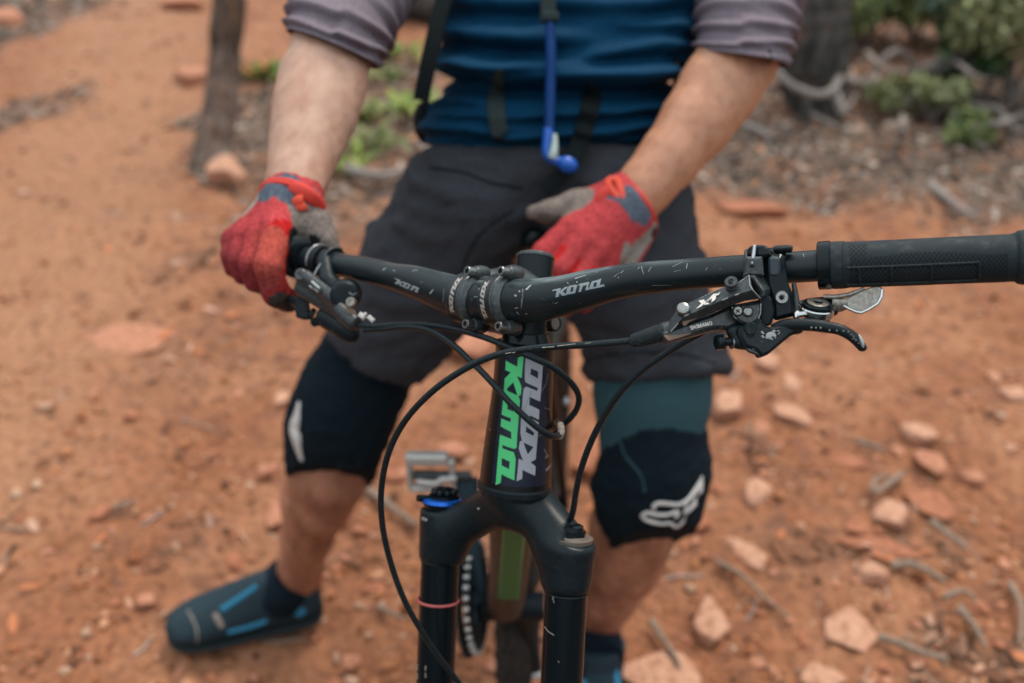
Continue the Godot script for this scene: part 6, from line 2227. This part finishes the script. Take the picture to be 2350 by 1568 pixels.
func leaves(s: Shape, o: Vector3, r: Vector3, count: int, size: float, cols: Array, thin := 0.5) -> void:
	for k in count:
		var d := Vector3(rng.randfn(), rng.randfn(), rng.randfn()).normalized() * pow(rng.randf(), 0.45)
		d *= 0.75 + 0.5 * bump.get_noise_3d(d.x * 2.2 + o.x * 9.0, d.y * 2.2, d.z * 2.2 + o.z * 9.0)
		var p := o + d * r
		if p.y < 0.0:
			p.y = absf(p.y) * 0.5
		var a := Vector3(rng.randfn(), rng.randfn() + 0.5, rng.randfn()).normalized()
		var b := a.cross(Vector3(rng.randfn(), rng.randfn(), rng.randfn())).normalized() * size * thin
		var l := size * rng.randf_range(0.6, 1.4)
		s.tint = (cols[rng.randi() % cols.size()] as Color) * rng.randf_range(0.7, 1.25)
		var i := s.add(p - a * l)
		s.add(p + b)
		s.add(p + a * l)
		s.add(p - b)
		s.tri(i, i + 1, i + 2)
		s.tri(i, i + 2, i + 3)


func trees() -> void:
	var base := on_ground(492, 372)
	var t := thing("tree", "slender brown tree trunk with flaking bark beside the trail, behind the bent arm", "tree", base)
	var s := Shape.new()
	var z := view(base).z
	limb(s, [spot(484, 385, z, 0.078), spot(488, 350, z, 0.074), spot(498, 290, z * 0.998, 0.064), spot(508, 220, z * 0.996, 0.063), spot(517, 120, z * 0.99, 0.062), spot(524, 40, z * 0.98, 0.0625), spot(533, -60, z * 0.97, 0.062), spot(560, -300, z * 0.95, 0.058), spot(620, -700, z * 0.9, 0.05), spot(650, -1100, z * 0.88, 0.03)], 0.12, 28)
	s.push(func(p: Vector3, n: Vector3) -> float: return 0.012 * bump.get_noise_3d(p.x * 22, p.y * 3.0, p.z * 22) + 0.012 * smoothstep(0.25, 0.0, p.y) * absf(bump.get_noise_2d(atan2(n.x, n.z) * 1.6, 3.0)))
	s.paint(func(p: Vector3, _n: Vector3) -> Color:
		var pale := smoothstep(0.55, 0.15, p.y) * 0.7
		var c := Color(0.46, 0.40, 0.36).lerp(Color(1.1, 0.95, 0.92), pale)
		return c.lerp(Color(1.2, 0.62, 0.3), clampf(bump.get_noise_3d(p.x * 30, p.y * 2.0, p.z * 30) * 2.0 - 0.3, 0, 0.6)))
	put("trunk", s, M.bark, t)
	s = Shape.new()
	for q in [[450, 395, 470, 360, 0.03], [545, 392, 515, 350, 0.035], [505, 400, 500, 360, 0.03]]:
		var a := on_ground(q[0], q[1], 0.0)
		limb(s, [[a.x, -0.01, a.z, 0.014], [lerpf(a.x, base.x, 0.5), 0.03, lerpf(a.z, base.z, 0.5), 0.028], spot(q[2], q[3], z, q[4])], 0.1, 12)
	s.paint(func(_p: Vector3, _n: Vector3) -> Color: return Color(0.85, 0.75, 0.7))
	put("root", s, M.bark, t)

	base = on_ground(1868, 262)
	z = view(base).z
	t = thing("tree", "thick dark grey tree trunk behind the mauve sleeve, with a pale curved root", "tree", base)
	s = Shape.new()
	limb(s, [spot(1888, 285, z, 0.07), spot(1886, 245, z, 0.085), spot(1874, 180, z, 0.125), spot(1868, 100, z * 0.99, 0.148), spot(1868, 20, z * 0.98, 0.155), spot(1872, -60, z * 0.97, 0.16), spot(1900, -500, z * 0.92, 0.14), spot(1930, -1000, z * 0.88, 0.1)], 0.1, 32)
	s.push(func(p: Vector3, n: Vector3) -> float: return 0.03 * bump.get_noise_3d(p.x * 12, p.y * 1.6, p.z * 12) + 0.08 * smoothstep(0.4, 0.0, p.y) * bump.get_noise_2d(atan2(n.x, n.z) * 1.4, 8.0))
	put("trunk", s, M.dark_bark, t)
	s = Shape.new()
	limb(s, [spot(1776, 150, z * 0.95, 0.014), spot(1800, 182, z * 0.945, 0.016), spot(1835, 205, z * 0.945, 0.017), spot(1880, 218, z * 0.95, 0.017), spot(1912, 205, z * 0.96, 0.016), spot(1925, 180, z * 0.98, 0.02), spot(1935, 150, z * 0.99, 0.015)], 0.15, 10)
	limb(s, [spot(1912, 205, z * 0.97, 0.02), spot(1925, 235, z * 0.965, 0.022), spot(1935, 262, z * 0.965, 0.022)], 0.15, 10)
	put("root", s, M.dead_wood, t)

	base = on_ground(2190, 262)
	z = view(base).z
	t = thing("small_tree", "small dark leaning tree with drooping needles, upper right, among dead branches", "tree", base)
	s = Shape.new()
	limb(s, [spot(2188, 268, z, 0.055), spot(2206, 200, z, 0.042), spot(2232, 120, z, 0.038), spot(2262, 40, z, 0.038), spot(2280, -30, z, 0.033), spot(2300, -200, z, 0.02)], 0.2, 12)
	limb(s, [spot(2262, 40, z, 0.022), spot(2310, 52, z * 0.98, 0.018), spot(2370, 62, z * 0.96, 0.014)], 0.2, 8)
	limb(s, [spot(2232, 120, z, 0.02), spot(2180, 150, z * 0.98, 0.018), spot(2120, 175, z * 0.97, 0.012)], 0.2, 8)
	put("trunk", s, M.dark_bark, t)
	s = Shape.new()
	var dark := [Color(0.07, 0.11, 0.07), Color(0.10, 0.145, 0.095), Color(0.045, 0.07, 0.05)]
	for q in [[2200, 22, 0.17, 170], [2262, -10, 0.2, 220], [2238, 62, 0.13, 90], [2160, -10, 0.16, 120], [2300, 20, 0.12, 80]]:
		leaves(s, at(q[0], q[1], z * rng.randf_range(0.98, 1.04)), Vector3(q[2], q[2] * 0.7, q[2]), q[3], 0.032, dark, 0.35)
	put("crown", s, M.leaf, t).set_meta("kind", "stuff")

	var mid := [Color(0.16, 0.20, 0.06), Color(0.22, 0.25, 0.09), Color(0.10, 0.14, 0.045), Color(0.26, 0.28, 0.10)]
	var pale := [Color(0.32, 0.33, 0.15), Color(0.38, 0.38, 0.20), Color(0.22, 0.24, 0.10)]
	var list := [["broad green shrub right of the thick dark trunk, below the red clearing", 1985, 105, 0.50, 0.42, 1500, mid], ["dark green rounded shrub in the gap between trunk and leaning tree", 2105, 95, 0.42, 0.40, 1300, [Color(0.05, 0.10, 0.035), Color(0.08, 0.14, 0.05), Color(0.12, 0.18, 0.07)]],
		["tall pale green shrub on the right edge, above the bare soil", 2318, 240, 0.40, 0.70, 1600, pale], ["low dark green shrub at the foot of the tall pale one", 2245, 228, 0.26, 0.30, 800, [Color(0.04, 0.09, 0.03), Color(0.07, 0.13, 0.045)]],
		["low grey-green shrub in the litter in front of the dead branches", 2046, 262, 0.15, 0.13, 300, pale], ["small sage green bush left of the leaning trunk", 2142, 272, 0.16, 0.17, 350, pale], ["tiny light green sprig on the litter below the leaning tree", 2215, 330, 0.12, 0.12, 160, mid]]
	for q in list:
		base = on_ground(q[1], q[2])
		t = thing("shrub", q[0], "shrub", base, "shrubs beyond the rider")
		s = Shape.new()
		for k in 7:
			var a := rng.randf() * TAU
			var e := base + Vector3(cos(a) * q[3] * 0.7, q[4] * rng.randf_range(0.5, 1.0), sin(a) * q[3] * 0.7)
			limb(s, [[base.x, -0.02, base.z, 0.012], [lerpf(base.x, e.x, 0.5), e.y * 0.6, lerpf(base.z, e.z, 0.5), 0.008], [e.x, e.y, e.z, 0.003]], 0.2, 6)
		put("stem", s, M.dead_wood, t)
		s = Shape.new()
		for k in 9:
			var a := rng.randf() * TAU
			var rr := sqrt(rng.randf()) * 0.75
			var o := base + Vector3(cos(a) * q[3] * rr, q[4] * rng.randf_range(0.35, 0.95), sin(a) * q[3] * rr)
			leaves(s, o, Vector3(q[3] * 0.42, q[4] * 0.36, q[3] * 0.42), q[5] * 3 / 9, 0.026, q[6], 0.5)
		put("foliage", s, M.leaf, t).set_meta("kind", "stuff")
	# low plants on the litter to the left
	var lime := [Color(0.24, 0.30, 0.05), Color(0.30, 0.33, 0.08), Color(0.16, 0.24, 0.05)]
	var olive := [Color(0.20, 0.21, 0.07), Color(0.27, 0.26, 0.09), Color(0.13, 0.16, 0.05)]
	for q in [["yellow-green plant near the top, between pale arm and hanging strap", 912, 130, 0.16, 0.10, lime], ["green and rust-red seedling right of the slender trunk", 592, 185, 0.12, 0.12, [Color(0.12, 0.24, 0.05), Color(0.2, 0.28, 0.06), Color(0.45, 0.16, 0.06)]], ["yellow-green tuft below the end of the hanging strap", 948, 255, 0.13, 0.10, lime],
			["olive plant beside the inner edge of the pale forearm", 838, 275, 0.09, 0.09, olive], ["olive mat of leaves left of the waist, halfway down the forearm", 850, 338, 0.15, 0.09, olive], ["lime tuft touching the wrist of the gloved gripping hand", 768, 388, 0.13, 0.09, lime], ["dull olive sprout above the belt pad near the strap", 885, 185, 0.10, 0.08, olive]]:
		base = on_ground(q[1], q[2])
		t = thing("low_plant", q[0], "plant", base, "small plants in the leaf litter")
		s = Shape.new()
		for k in 46:
			var a := rng.randf() * TAU
			var o := base + Vector3(rng.randfn() * q[3] * 0.4, 0, rng.randfn() * q[3] * 0.4)
			var l: float = q[4] * rng.randf_range(0.6, 1.4)
			var d := Vector3(cos(a), rng.randf_range(0.5, 1.6), sin(a)).normalized()
			var w := d.cross(Vector3.UP).normalized() * l * 0.16
			s.tint = (q[5][rng.randi() % 3] as Color) * rng.randf_range(0.75, 1.2)
			var i := s.add(o)
			s.add(o + d * l * 0.5 + w)
			s.add(o + d * l + Vector3.DOWN * l * 0.15)
			s.add(o + d * l * 0.5 - w)
			s.tri(i, i + 1, i + 2)
			s.tri(i, i + 2, i + 3)
		put("leaves", s, M.leaf, t).set_meta("kind", "stuff")
	# dead branches and sticks: [label, lift, radius, points in the view]
	for q in [["bleached arching dead branch over the green shrub's foot", 0.10, 0.020, [2008, 160, 2030, 135, 2055, 118, 2080, 128, 2098, 155]], ["straight grey dead branch slanting up to the leaning tree", 0.14, 0.020, [2095, 170, 2130, 152, 2160, 138, 2195, 118]], ["pale bent branch right of the curved root", 0.05, 0.022, [1945, 180, 1975, 192, 2005, 190, 2015, 165]], ["short bleached branch lying under the arching one", 0.05, 0.020, [2075, 196, 2105, 200, 2135, 185, 2160, 176]],
			["grey forked limb on the right, lying on bare soil", 0.05, 0.020, [2180, 247, 2230, 244, 2285, 250, 2310, 275, 2330, 300]], ["long thin grey stick running down from the leaning trunk", 0.03, 0.016, [2178, 262, 2210, 295, 2240, 320, 2262, 340]], ["pale upright broken stub in the litter", 0.09, 0.022, [2068, 312, 2070, 292, 2072, 268]], ["brown stick in the litter right of the elbow", 0.02, 0.018, [1712, 288, 1745, 300, 1775, 318]], ["orange-tipped stick at the edge of litter and red dirt", 0.02, 0.018, [2135, 425, 2175, 455, 2205, 478, 2235, 498]],
			["dark grey stick pointing at the thick trunk", 0.02, 0.012, [1850, 255, 1890, 275, 1925, 292]], ["thin bleached twig forking beside the arching branch", 0.16, 0.013, [1990, 120, 2020, 150, 2060, 165, 2110, 160]], ["grey crooked limb between the dark shrub and the leaning tree", 0.12, 0.016, [2110, 205, 2140, 170, 2150, 140, 2185, 92]], ["pale bare branch hanging under the leaning tree's crown", 0.2, 0.013, [2170, 130, 2205, 150, 2240, 175, 2290, 182]], ["weathered limb at the right edge above the bare soil", 0.08, 0.018, [2260, 290, 2300, 282, 2345, 262]], ["pale twig lying at the root end of the thick trunk", 0.03, 0.012, [1925, 262, 1952, 240, 1965, 212]],
			["dead branch crossing behind the low plants left of the waist", 0.04, 0.02, [795, 388, 840, 398, 880, 402, 925, 390]]]:
		dead_stick("dead_branch", q[0], q[1], q[2], q[3], "dead branches in the undergrowth", "branch")
	for q in [["grey hooked root piece standing in the dirt among pale stones", 0.02, 0.011, [2070, 1088, 2012, 1128, 2004, 1118, 2012, 1098, 2040, 1092]], ["short brown stick above the flat stone, right of the knee", 0.01, 0.011, [1968, 1014, 2000, 1022, 2034, 1036]], ["brown stick with a dark shadow, right side halfway down", 0.012, 0.012, [2140, 1198, 2170, 1222, 2198, 1242, 2222, 1262]], ["long twisted grey stick left of the elongated tilted stone", 0.012, 0.008, [1648, 1290, 1690, 1312, 1730, 1345, 1762, 1378, 1810, 1415]], ["curved root half buried below the long dirt ridge", 0.006, 0.014, [2045, 1298, 2085, 1294, 2125, 1308, 2170, 1336]],
			["kinked grey stick low on the right", 0.012, 0.010, [2165, 1372, 2190, 1360, 2218, 1358, 2240, 1378]], ["dark weathered stick below the kinked one", 0.010, 0.012, [2205, 1400, 2235, 1435, 2262, 1485]], ["pale smooth stick right of the low flat boulder", 0.010, 0.012, [2018, 1462, 2070, 1478, 2125, 1500, 2175, 1512]], ["thin root on the lower right edge", 0.012, 0.010, [2318, 1340, 2340, 1380, 2345, 1430, 2338, 1480]], ["dry grey stick beside the big pale slab by the shoe", 0.010, 0.010, [1495, 1425, 1520, 1465, 1545, 1500, 1560, 1535]], ["pale straight stick behind the fork's blue dial", 0.012, 0.014, [828, 1110, 870, 1142, 915, 1175, 955, 1205]], ["tan twig left of the fork above the shoe", 0.01, 0.008, [870, 1392, 900, 1408, 930, 1422]], ["short pale twig left of the shin", 0.01, 0.008, [262, 1165, 290, 1155, 315, 1150]]]:
		dead_stick("stick", q[0], q[1], q[2], q[3], "sticks lying on the red dirt", "stick")
	base = on_ground(950, 45)
	t = thing("log", "dark rotten log at the top edge, between sleeve and hanging strap", "log", base)
	s = Shape.new()
	var a := on_ground(880, 42, 0.1)
	var b := on_ground(1040, 40, 0.1)
	limb(s, [[a.x - 0.2, 0.1, a.z, 0.12], [base.x, 0.11, base.z, 0.13], [b.x + 0.3, 0.1, b.z, 0.12]], 0.15, 18)
	put("wood", s, M.dark_bark, t)


func dead_stick(called: String, label: String, lift: float, r: float, nums: Array, group: String, category: String) -> void:
	var rows := []
	for i in range(0, nums.size(), 2):
		var f := float(i) / (nums.size() - 2)
		var p := on_ground(nums[i], nums[i + 1], lift * (0.5 + 0.8 * sin(PI * f)) + r * 0.4)
		rows.append([p.x, p.y, p.z, r * (1.0 - 0.45 * f) * (1.0 if called == "dead_branch" else 0.72)])
	var s := Shape.new()
	limb(s, rows, 0.25, 9)
	var o := put(called, s, M.dead_wood if called == "dead_branch" else M.dry_twig)
	tag(o, label, category, group)


func rock(number: int, cuts: int, flat := 0.0) -> Shape:
	var g := RandomNumberGenerator.new()
	g.seed = number
	var s := Shape.new()
	s.ball(Vector3.ZERO, Basis(), 22)
	var planes := []
	for k in cuts:
		planes.append([Vector3(g.randfn(), g.randfn() * 0.35, g.randfn()).normalized(), g.randf_range(0.40, 0.74)])
	planes.append([Vector3(g.randf_range(-0.15, 0.15), 1, g.randf_range(-0.15, 0.15)).normalized(), 0.62 - flat])
	for i in s.v.size():
		var p := s.v[i]
		for q in planes:
			var over: float = p.dot(q[0]) - q[1]
			if over > 0.0:
				p -= q[0] * over * 0.92
		p *= 1.0 + 0.07 * bump.get_noise_3d(p.x * 2.6 + number * 3.1, p.y * 2.6, p.z * 2.6)
		s.v[i] = p
	return s


func stones() -> void:
	var shapes := []
	for k in 9:
		shapes.append(rock(k + 20, 9).mesh())
	# [label, view x, y, width, height, turn in degrees, rise, material, mesh]
	var list := [
		["pale blocky stone at the hem of the shorts, right of the knee pad", 1670, 936, 90, 66, 12, 0.5, 0, 0], ["upright pale wedge stone right of the padded shin", 1738, 1132, 84, 84, 40, 0.45, 0, 1], ["long tilted pale stone lying like a blade below the wedge stone", 1716, 1276, 66, 126, -32, 0.4, 0, 2], ["large pale broken block right of the shoe, above the big slab", 1628, 1432, 92, 120, 8, 0.5, 0, 3],
		["pale oblong stone right of the pointed upright one, level with the knee pad", 1812, 958, 88, 48, 32, 0.4, 0, 4], ["narrow upright pale stone below the brake lever's tip, at left", 1818, 884, 38, 70, -20, 0.5, 0, 5], ["dark-edged pale stone far right of the knee pad", 2116, 1001, 88, 52, 32, 0.4, 0, 6], ["pinkish oval stone just below the dark-edged one", 2136, 1066, 86, 50, 16, 0.4, 1, 7],
		["pale round stone at the right edge below the grip", 2320, 911, 60, 44, 34, 0.5, 0, 8], ["big angular pale stone in the middle of the stony patch", 2042, 1186, 104, 72, 30, 0.4, 0, 0], ["upright egg-shaped pale stone below the dirt ridge", 1994, 1317, 58, 78, -38, 0.5, 0, 1], ["broad flat pale boulder sunk in the dirt near the bottom", 1945, 1452, 160, 100, 34, 0.22, 0, 2],
		["pale boulder cut by the bottom edge, right of the big slab", 1880, 1556, 120, 66, 0, 0.35, 0, 3], ["small flat stone above the long dirt ridge", 1966, 1212, 72, 36, 24, 0.25, 2, 4], ["small pink stone right of the pinkish oval one", 2230, 1096, 56, 40, 28, 0.45, 1, 5], ["worn flat stone sunk in the dirt under the short brown stick", 1960, 1056, 100, 40, 14, 0.16, 2, 6],
		["reddish flat slab sunk in the dirt below the pinkish oval stone", 2136, 1150, 110, 74, 4, 0.12, 2, 7], ["long low ridge-like stone running to the curved root", 2000, 1250, 210, 44, 16, 0.18, 2, 8], ["pale leaning stone just under the reach knob", 1760, 842, 66, 46, 38, 0.5, 0, 0], ["rosy broken stone below the hem-side block", 1745, 978, 62, 40, 30, 0.25, 1, 1],
		["little pale stone at the right edge, level with the oval stone", 2320, 1030, 38, 26, -16, 0.5, 0, 2], ["pink stone at the right edge above the thin root", 2305, 1295, 44, 26, 20, 0.4, 1, 3], ["little white pebble at the bottom right, left one of a pair", 2103, 1526, 30, 28, 0, 0.6, 0, 4], ["little white pebble at the bottom right, right one of a pair", 2246, 1536, 30, 26, -20, 0.6, 0, 5],
		["pink block at the bottom edge right of the cut boulder", 1995, 1556, 48, 40, 10, 0.4, 1, 6], ["hazy white pebble under the end of the grip", 2283, 866, 36, 24, 26, 0.4, 0, 7], ["huge pale slab beside the front shoe", 1500, 1545, 190, 130, 30, 0.16, 0, 8], ["small orange stone above the dark litter spot, right of the shin", 1862, 1028, 24, 22, 0, 0.6, 2, 0],
		["little round pale pebble right of the tilted blade stone", 1838, 1206, 28, 24, 0, 0.6, 0, 1], ["pale rock with a black shadow at the foot of the slender trunk", 516, 413, 96, 60, 18, 0.5, 0, 2], ["orange-pink stone left of the slender trunk", 438, 186, 62, 46, -20, 0.5, 1, 3], ["long flat pink stone at the top edge of the trail", 410, 14, 88, 24, 4, 0.3, 1, 4],
		["tan rounded rock cut by the left edge near the top", 10, 60, 64, 44, 12, 0.5, 1, 5], ["wide flat pink rock flush with the trail on the left", 318, 772, 190, 104, 10, 0.05, 1, 6], ["smooth orange boulder seen between the legs under the stem", 1058, 798, 140, 88, -4, 0.45, 1, 7], ["orange boulder seen right of the head tube, below the cable loop", 1345, 1050, 74, 110, 10, 0.4, 2, 8],
		["small brown stone left of the toe of the shoe", 335, 1380, 60, 36, 8, 0.5, 1, 0], ["thin grey stone chip standing next to the brown stone", 290, 1376, 24, 40, -20, 0.4, 0, 1], ["pale stone half hidden behind the calf on the left", 632, 1185, 58, 70, 0, 0.35, 1, 2], ["orange stone peeking out right of the emblem knee pad", 1596, 1194, 70, 66, 12, 0.4, 2, 3],
		["flat ledge of red rock with a dark shadow, right of the glove", 1716, 487, 160, 34, 4, 0.35, 2, 4], ["round pale stone left of the shin, right of the pebbles", 605, 1082, 40, 34, 0, 0.5, 1, 5], ["orange stone behind the pedal, left of it", 920, 1090, 90, 44, 16, 0.3, 2, 6], ["pink stone behind the pedal, near the crank arm", 1040, 1035, 70, 40, -10, 0.4, 1, 7],
		["pale pink stone under the left shorts leg near the trail", 545, 905, 30, 26, 0, 0.5, 1, 8], ["cream pebble left of the elbow of the brake lever", 648, 915, 50, 36, 0, 0.35, 0, 0], ["flat orange stone behind the chainring at the bottom", 1215, 1440, 80, 44, 8, 0.25, 1, 1], ["pink pebble at the bottom, left of the fork", 806, 1520, 60, 40, -14, 0.4, 1, 2],
		["tan stone at the bottom between the fork legs", 1135, 1525, 50, 44, 6, 0.35, 1, 3]]
	var mats := [M.pale_stone, M.pink_stone, M.red_stone]
	for q in list:
		var a := deg_to_rad(q[5])
		var ux: Vector2 = Vector2(cos(a), sin(a)) * q[3] * 0.5
		var uy: Vector2 = Vector2(-sin(a), cos(a)) * q[4] * 0.5
		var c := on_ground(q[1], q[2])
		var e1 := on_ground(q[1] + ux.x, q[2] + ux.y) - on_ground(q[1] - ux.x, q[2] - ux.y)
		var e2 := on_ground(q[1] + uy.x, q[2] + uy.y) - on_ground(q[1] - uy.x, q[2] - uy.y)
		var rise: float = q[6] * minf(e1.length(), e2.length()) * 0.5
		e2 *= 0.5 * (1.0 - 0.25 * q[6])
		e1 *= 0.5
		e2 = e2 - e1 * (e2.dot(e1) / e1.length_squared()) * 0.7
		var o := MeshInstance3D.new()
		o.name = numbered(self, "stone")
		o.mesh = shapes[q[8]]
		o.material_override = mats[q[7]]
		add_child(o)
		o.transform = Transform3D(Basis(e1 * 1.2, Vector3.UP * rise * 1.25, e2 * 1.2), c + Vector3.UP * (rise * 0.62 - 0.006))
		tag(o, q[0], "stone", "stones on the red dirt")
	# lesser stones, each one a thing
	var small := []
	for k in 6:
		small.append(rock(k + 60, 5).mesh())
	var zones := [[1560, 2350, 830, 1568, 95], [20, 1150, 820, 1568, 80], [520, 960, 420, 820, 26], [1560, 2350, 280, 560, 30]]
	for zi in zones.size():
		var q: Array = zones[zi]
		var words: Array = [["small pale stones scattered over the stony dirt right of the legs", "small pale stone among many in the stony dirt right of the legs"], ["small stones scattered over the red dirt left of the fork", "small stone among many on the red dirt left of the fork"], ["little stones around the gripping glove", "little stone among several on the ground behind the gripping glove"], ["little stones in the brown litter right of the waist", "little stone among several in the brown litter right of the waist"]][zi]
		for k in q[4]:
			var p := on_ground(rng.randf_range(q[0], q[1]), rng.randf_range(q[2], q[3]))
			var size := rng.randf_range(0.006, 0.014) * (1.0 if rng.randf() < 0.85 else 1.7)
			var o := MeshInstance3D.new()
			o.name = numbered(self, "small_stone")
			o.mesh = small[rng.randi() % 6]
			o.material_override = mats[[1, 1, 2, 2, 2][rng.randi() % 5]]
			add_child(o)
			o.transform = Transform3D(Basis(Vector3.UP, rng.randf() * TAU) * Basis.from_scale(Vector3(size * rng.randf_range(0.9, 1.6), size * 0.6, size)), Vector3(p.x, ground_height(p) + size * 0.2, p.z))
			tag(o, words[1], "stone", words[0])


func many(called: String, mesh: Mesh, m: Material, where: Array, tints: PackedColorArray) -> void:
	var mm := MultiMesh.new()
	mm.transform_format = MultiMesh.TRANSFORM_3D
	mm.use_colors = true
	mm.mesh = mesh
	mm.instance_count = where.size()
	for i in where.size():
		mm.set_instance_transform(i, where[i])
		mm.set_instance_color(i, tints[i])
	var o := MultiMeshInstance3D.new()
	o.name = called
	o.multimesh = mm
	o.material_override = m
	add_child(o)
	o.set_meta("kind", "stuff")


func scatter() -> void:
	var pebble := Shape.new()
	pebble.ball(Vector3.ZERO, Basis(), 6)
	for i in pebble.v.size():
		pebble.v[i] *= 1.0 + 0.25 * bump.get_noise_3d(pebble.v[i].x * 2.0, pebble.v[i].y * 2.0, pebble.v[i].z * 2.0)
	var chip := Shape.new()
	chip.grid([PackedVector3Array([Vector3(-1, 0.1, -0.15), Vector3(-0.3, 0.25, -0.42), Vector3(0.5, 0.12, -0.35), Vector3(1, 0.0, 0)]), PackedVector3Array([Vector3(-1, 0.0, 0.1), Vector3(-0.3, 0.02, 0.4), Vector3(0.5, 0.0, 0.32), Vector3(1, 0.12, 0.08)])])
	var stones_at := []
	var stone_tint := PackedColorArray()
	var chips_at := []
	var chip_tint := PackedColorArray()
	for k in 46000:
		# spread over the ground in view, thinner with distance
		var far := 0.5 + 6.5 * pow(rng.randf(), 1.25)
		var p := Vector3(rng.randf_range(-1, 1) * (0.35 + 0.62 * far), 0, -far)
		var l := litter(p)
		p.y = ground_height(p)
		var clump := warp.get_noise_2d(p.x * 3.0 + 50.0, p.z * 3.0)
		if rng.randf() < l * 0.9 + 0.02:
			var size := rng.randf_range(0.006, 0.022) * (1.0 + 0.12 * far)
			chips_at.append(Transform3D(Basis.from_euler(Vector3(rng.randfn() * 0.35, rng.randf() * TAU, rng.randfn() * 0.35)) * Basis.from_scale(Vector3(size, size, size * rng.randf_range(0.35, 1.0))), p + Vector3.UP * rng.randf_range(0.001, 0.012)))
			chip_tint.append([Color(0.26, 0.185, 0.14), Color(0.34, 0.26, 0.21), Color(0.15, 0.095, 0.07), Color(0.07, 0.05, 0.042), Color(0.40, 0.20, 0.115), Color(0.42, 0.34, 0.29), Color(0.21, 0.13, 0.09)][rng.randi() % 7] * rng.randf_range(0.75, 1.2) * (Color(1.1, 0.80, 0.66) if l < 0.4 or p.z > -2.3 else Color.WHITE))
		elif rng.randf() < 0.30 + clump * 0.9:
			var size := rng.randf_range(0.002, 0.0065) * (1.0 if rng.randf() < 0.9 else 2.2)
			stones_at.append(Transform3D(Basis(Vector3.UP, rng.randf() * TAU) * Basis.from_scale(Vector3(size * 1.3, size * 0.7, size)), p + Vector3.UP * size * 0.3))
			stone_tint.append([Color(0.42, 0.18, 0.09), Color(0.50, 0.25, 0.145), Color(0.30, 0.115, 0.055), Color(0.50, 0.31, 0.21), Color(0.19, 0.085, 0.05), Color(0.36, 0.15, 0.07)][rng.randi() % 6] * rng.randf_range(0.8, 1.15))
	many("gravel", pebble.mesh(), M.bits, stones_at, stone_tint)
	many("leaf_litter", chip.mesh(), M.bits, chips_at, chip_tint)
	# fine twigs, too many to count
	var twig := Shape.new()
	twig.tube([Vector3(-1, 0, 0), Vector3(-0.2, 0.02, 0.08), Vector3(0.4, 0.0, -0.05), Vector3(1, 0.03, 0.06)], [0.05, 0.045, 0.04, 0.02], 5)
	var twigs_at := []
	var twig_tint := PackedColorArray()
	for k in 700:
		var far := 0.7 + 5.5 * rng.randf()
		var p := Vector3(rng.randf_range(-1, 1) * (0.35 + 0.62 * far), 0, -far)
		if rng.randf() < litter(p) + 0.16:
			p.y = ground_height(p) + 0.004
			var size := rng.randf_range(0.02, 0.06)
			twigs_at.append(Transform3D(Basis(Vector3.UP, rng.randf() * TAU) * Basis.from_scale(Vector3(size, 0.05, 0.05)), p))
			twig_tint.append([Color(0.30, 0.24, 0.20), Color(0.2, 0.14, 0.1), Color(0.42, 0.36, 0.32)][rng.randi() % 3])
	many("twigs", twig.mesh(), M.bits, twigs_at, twig_tint)
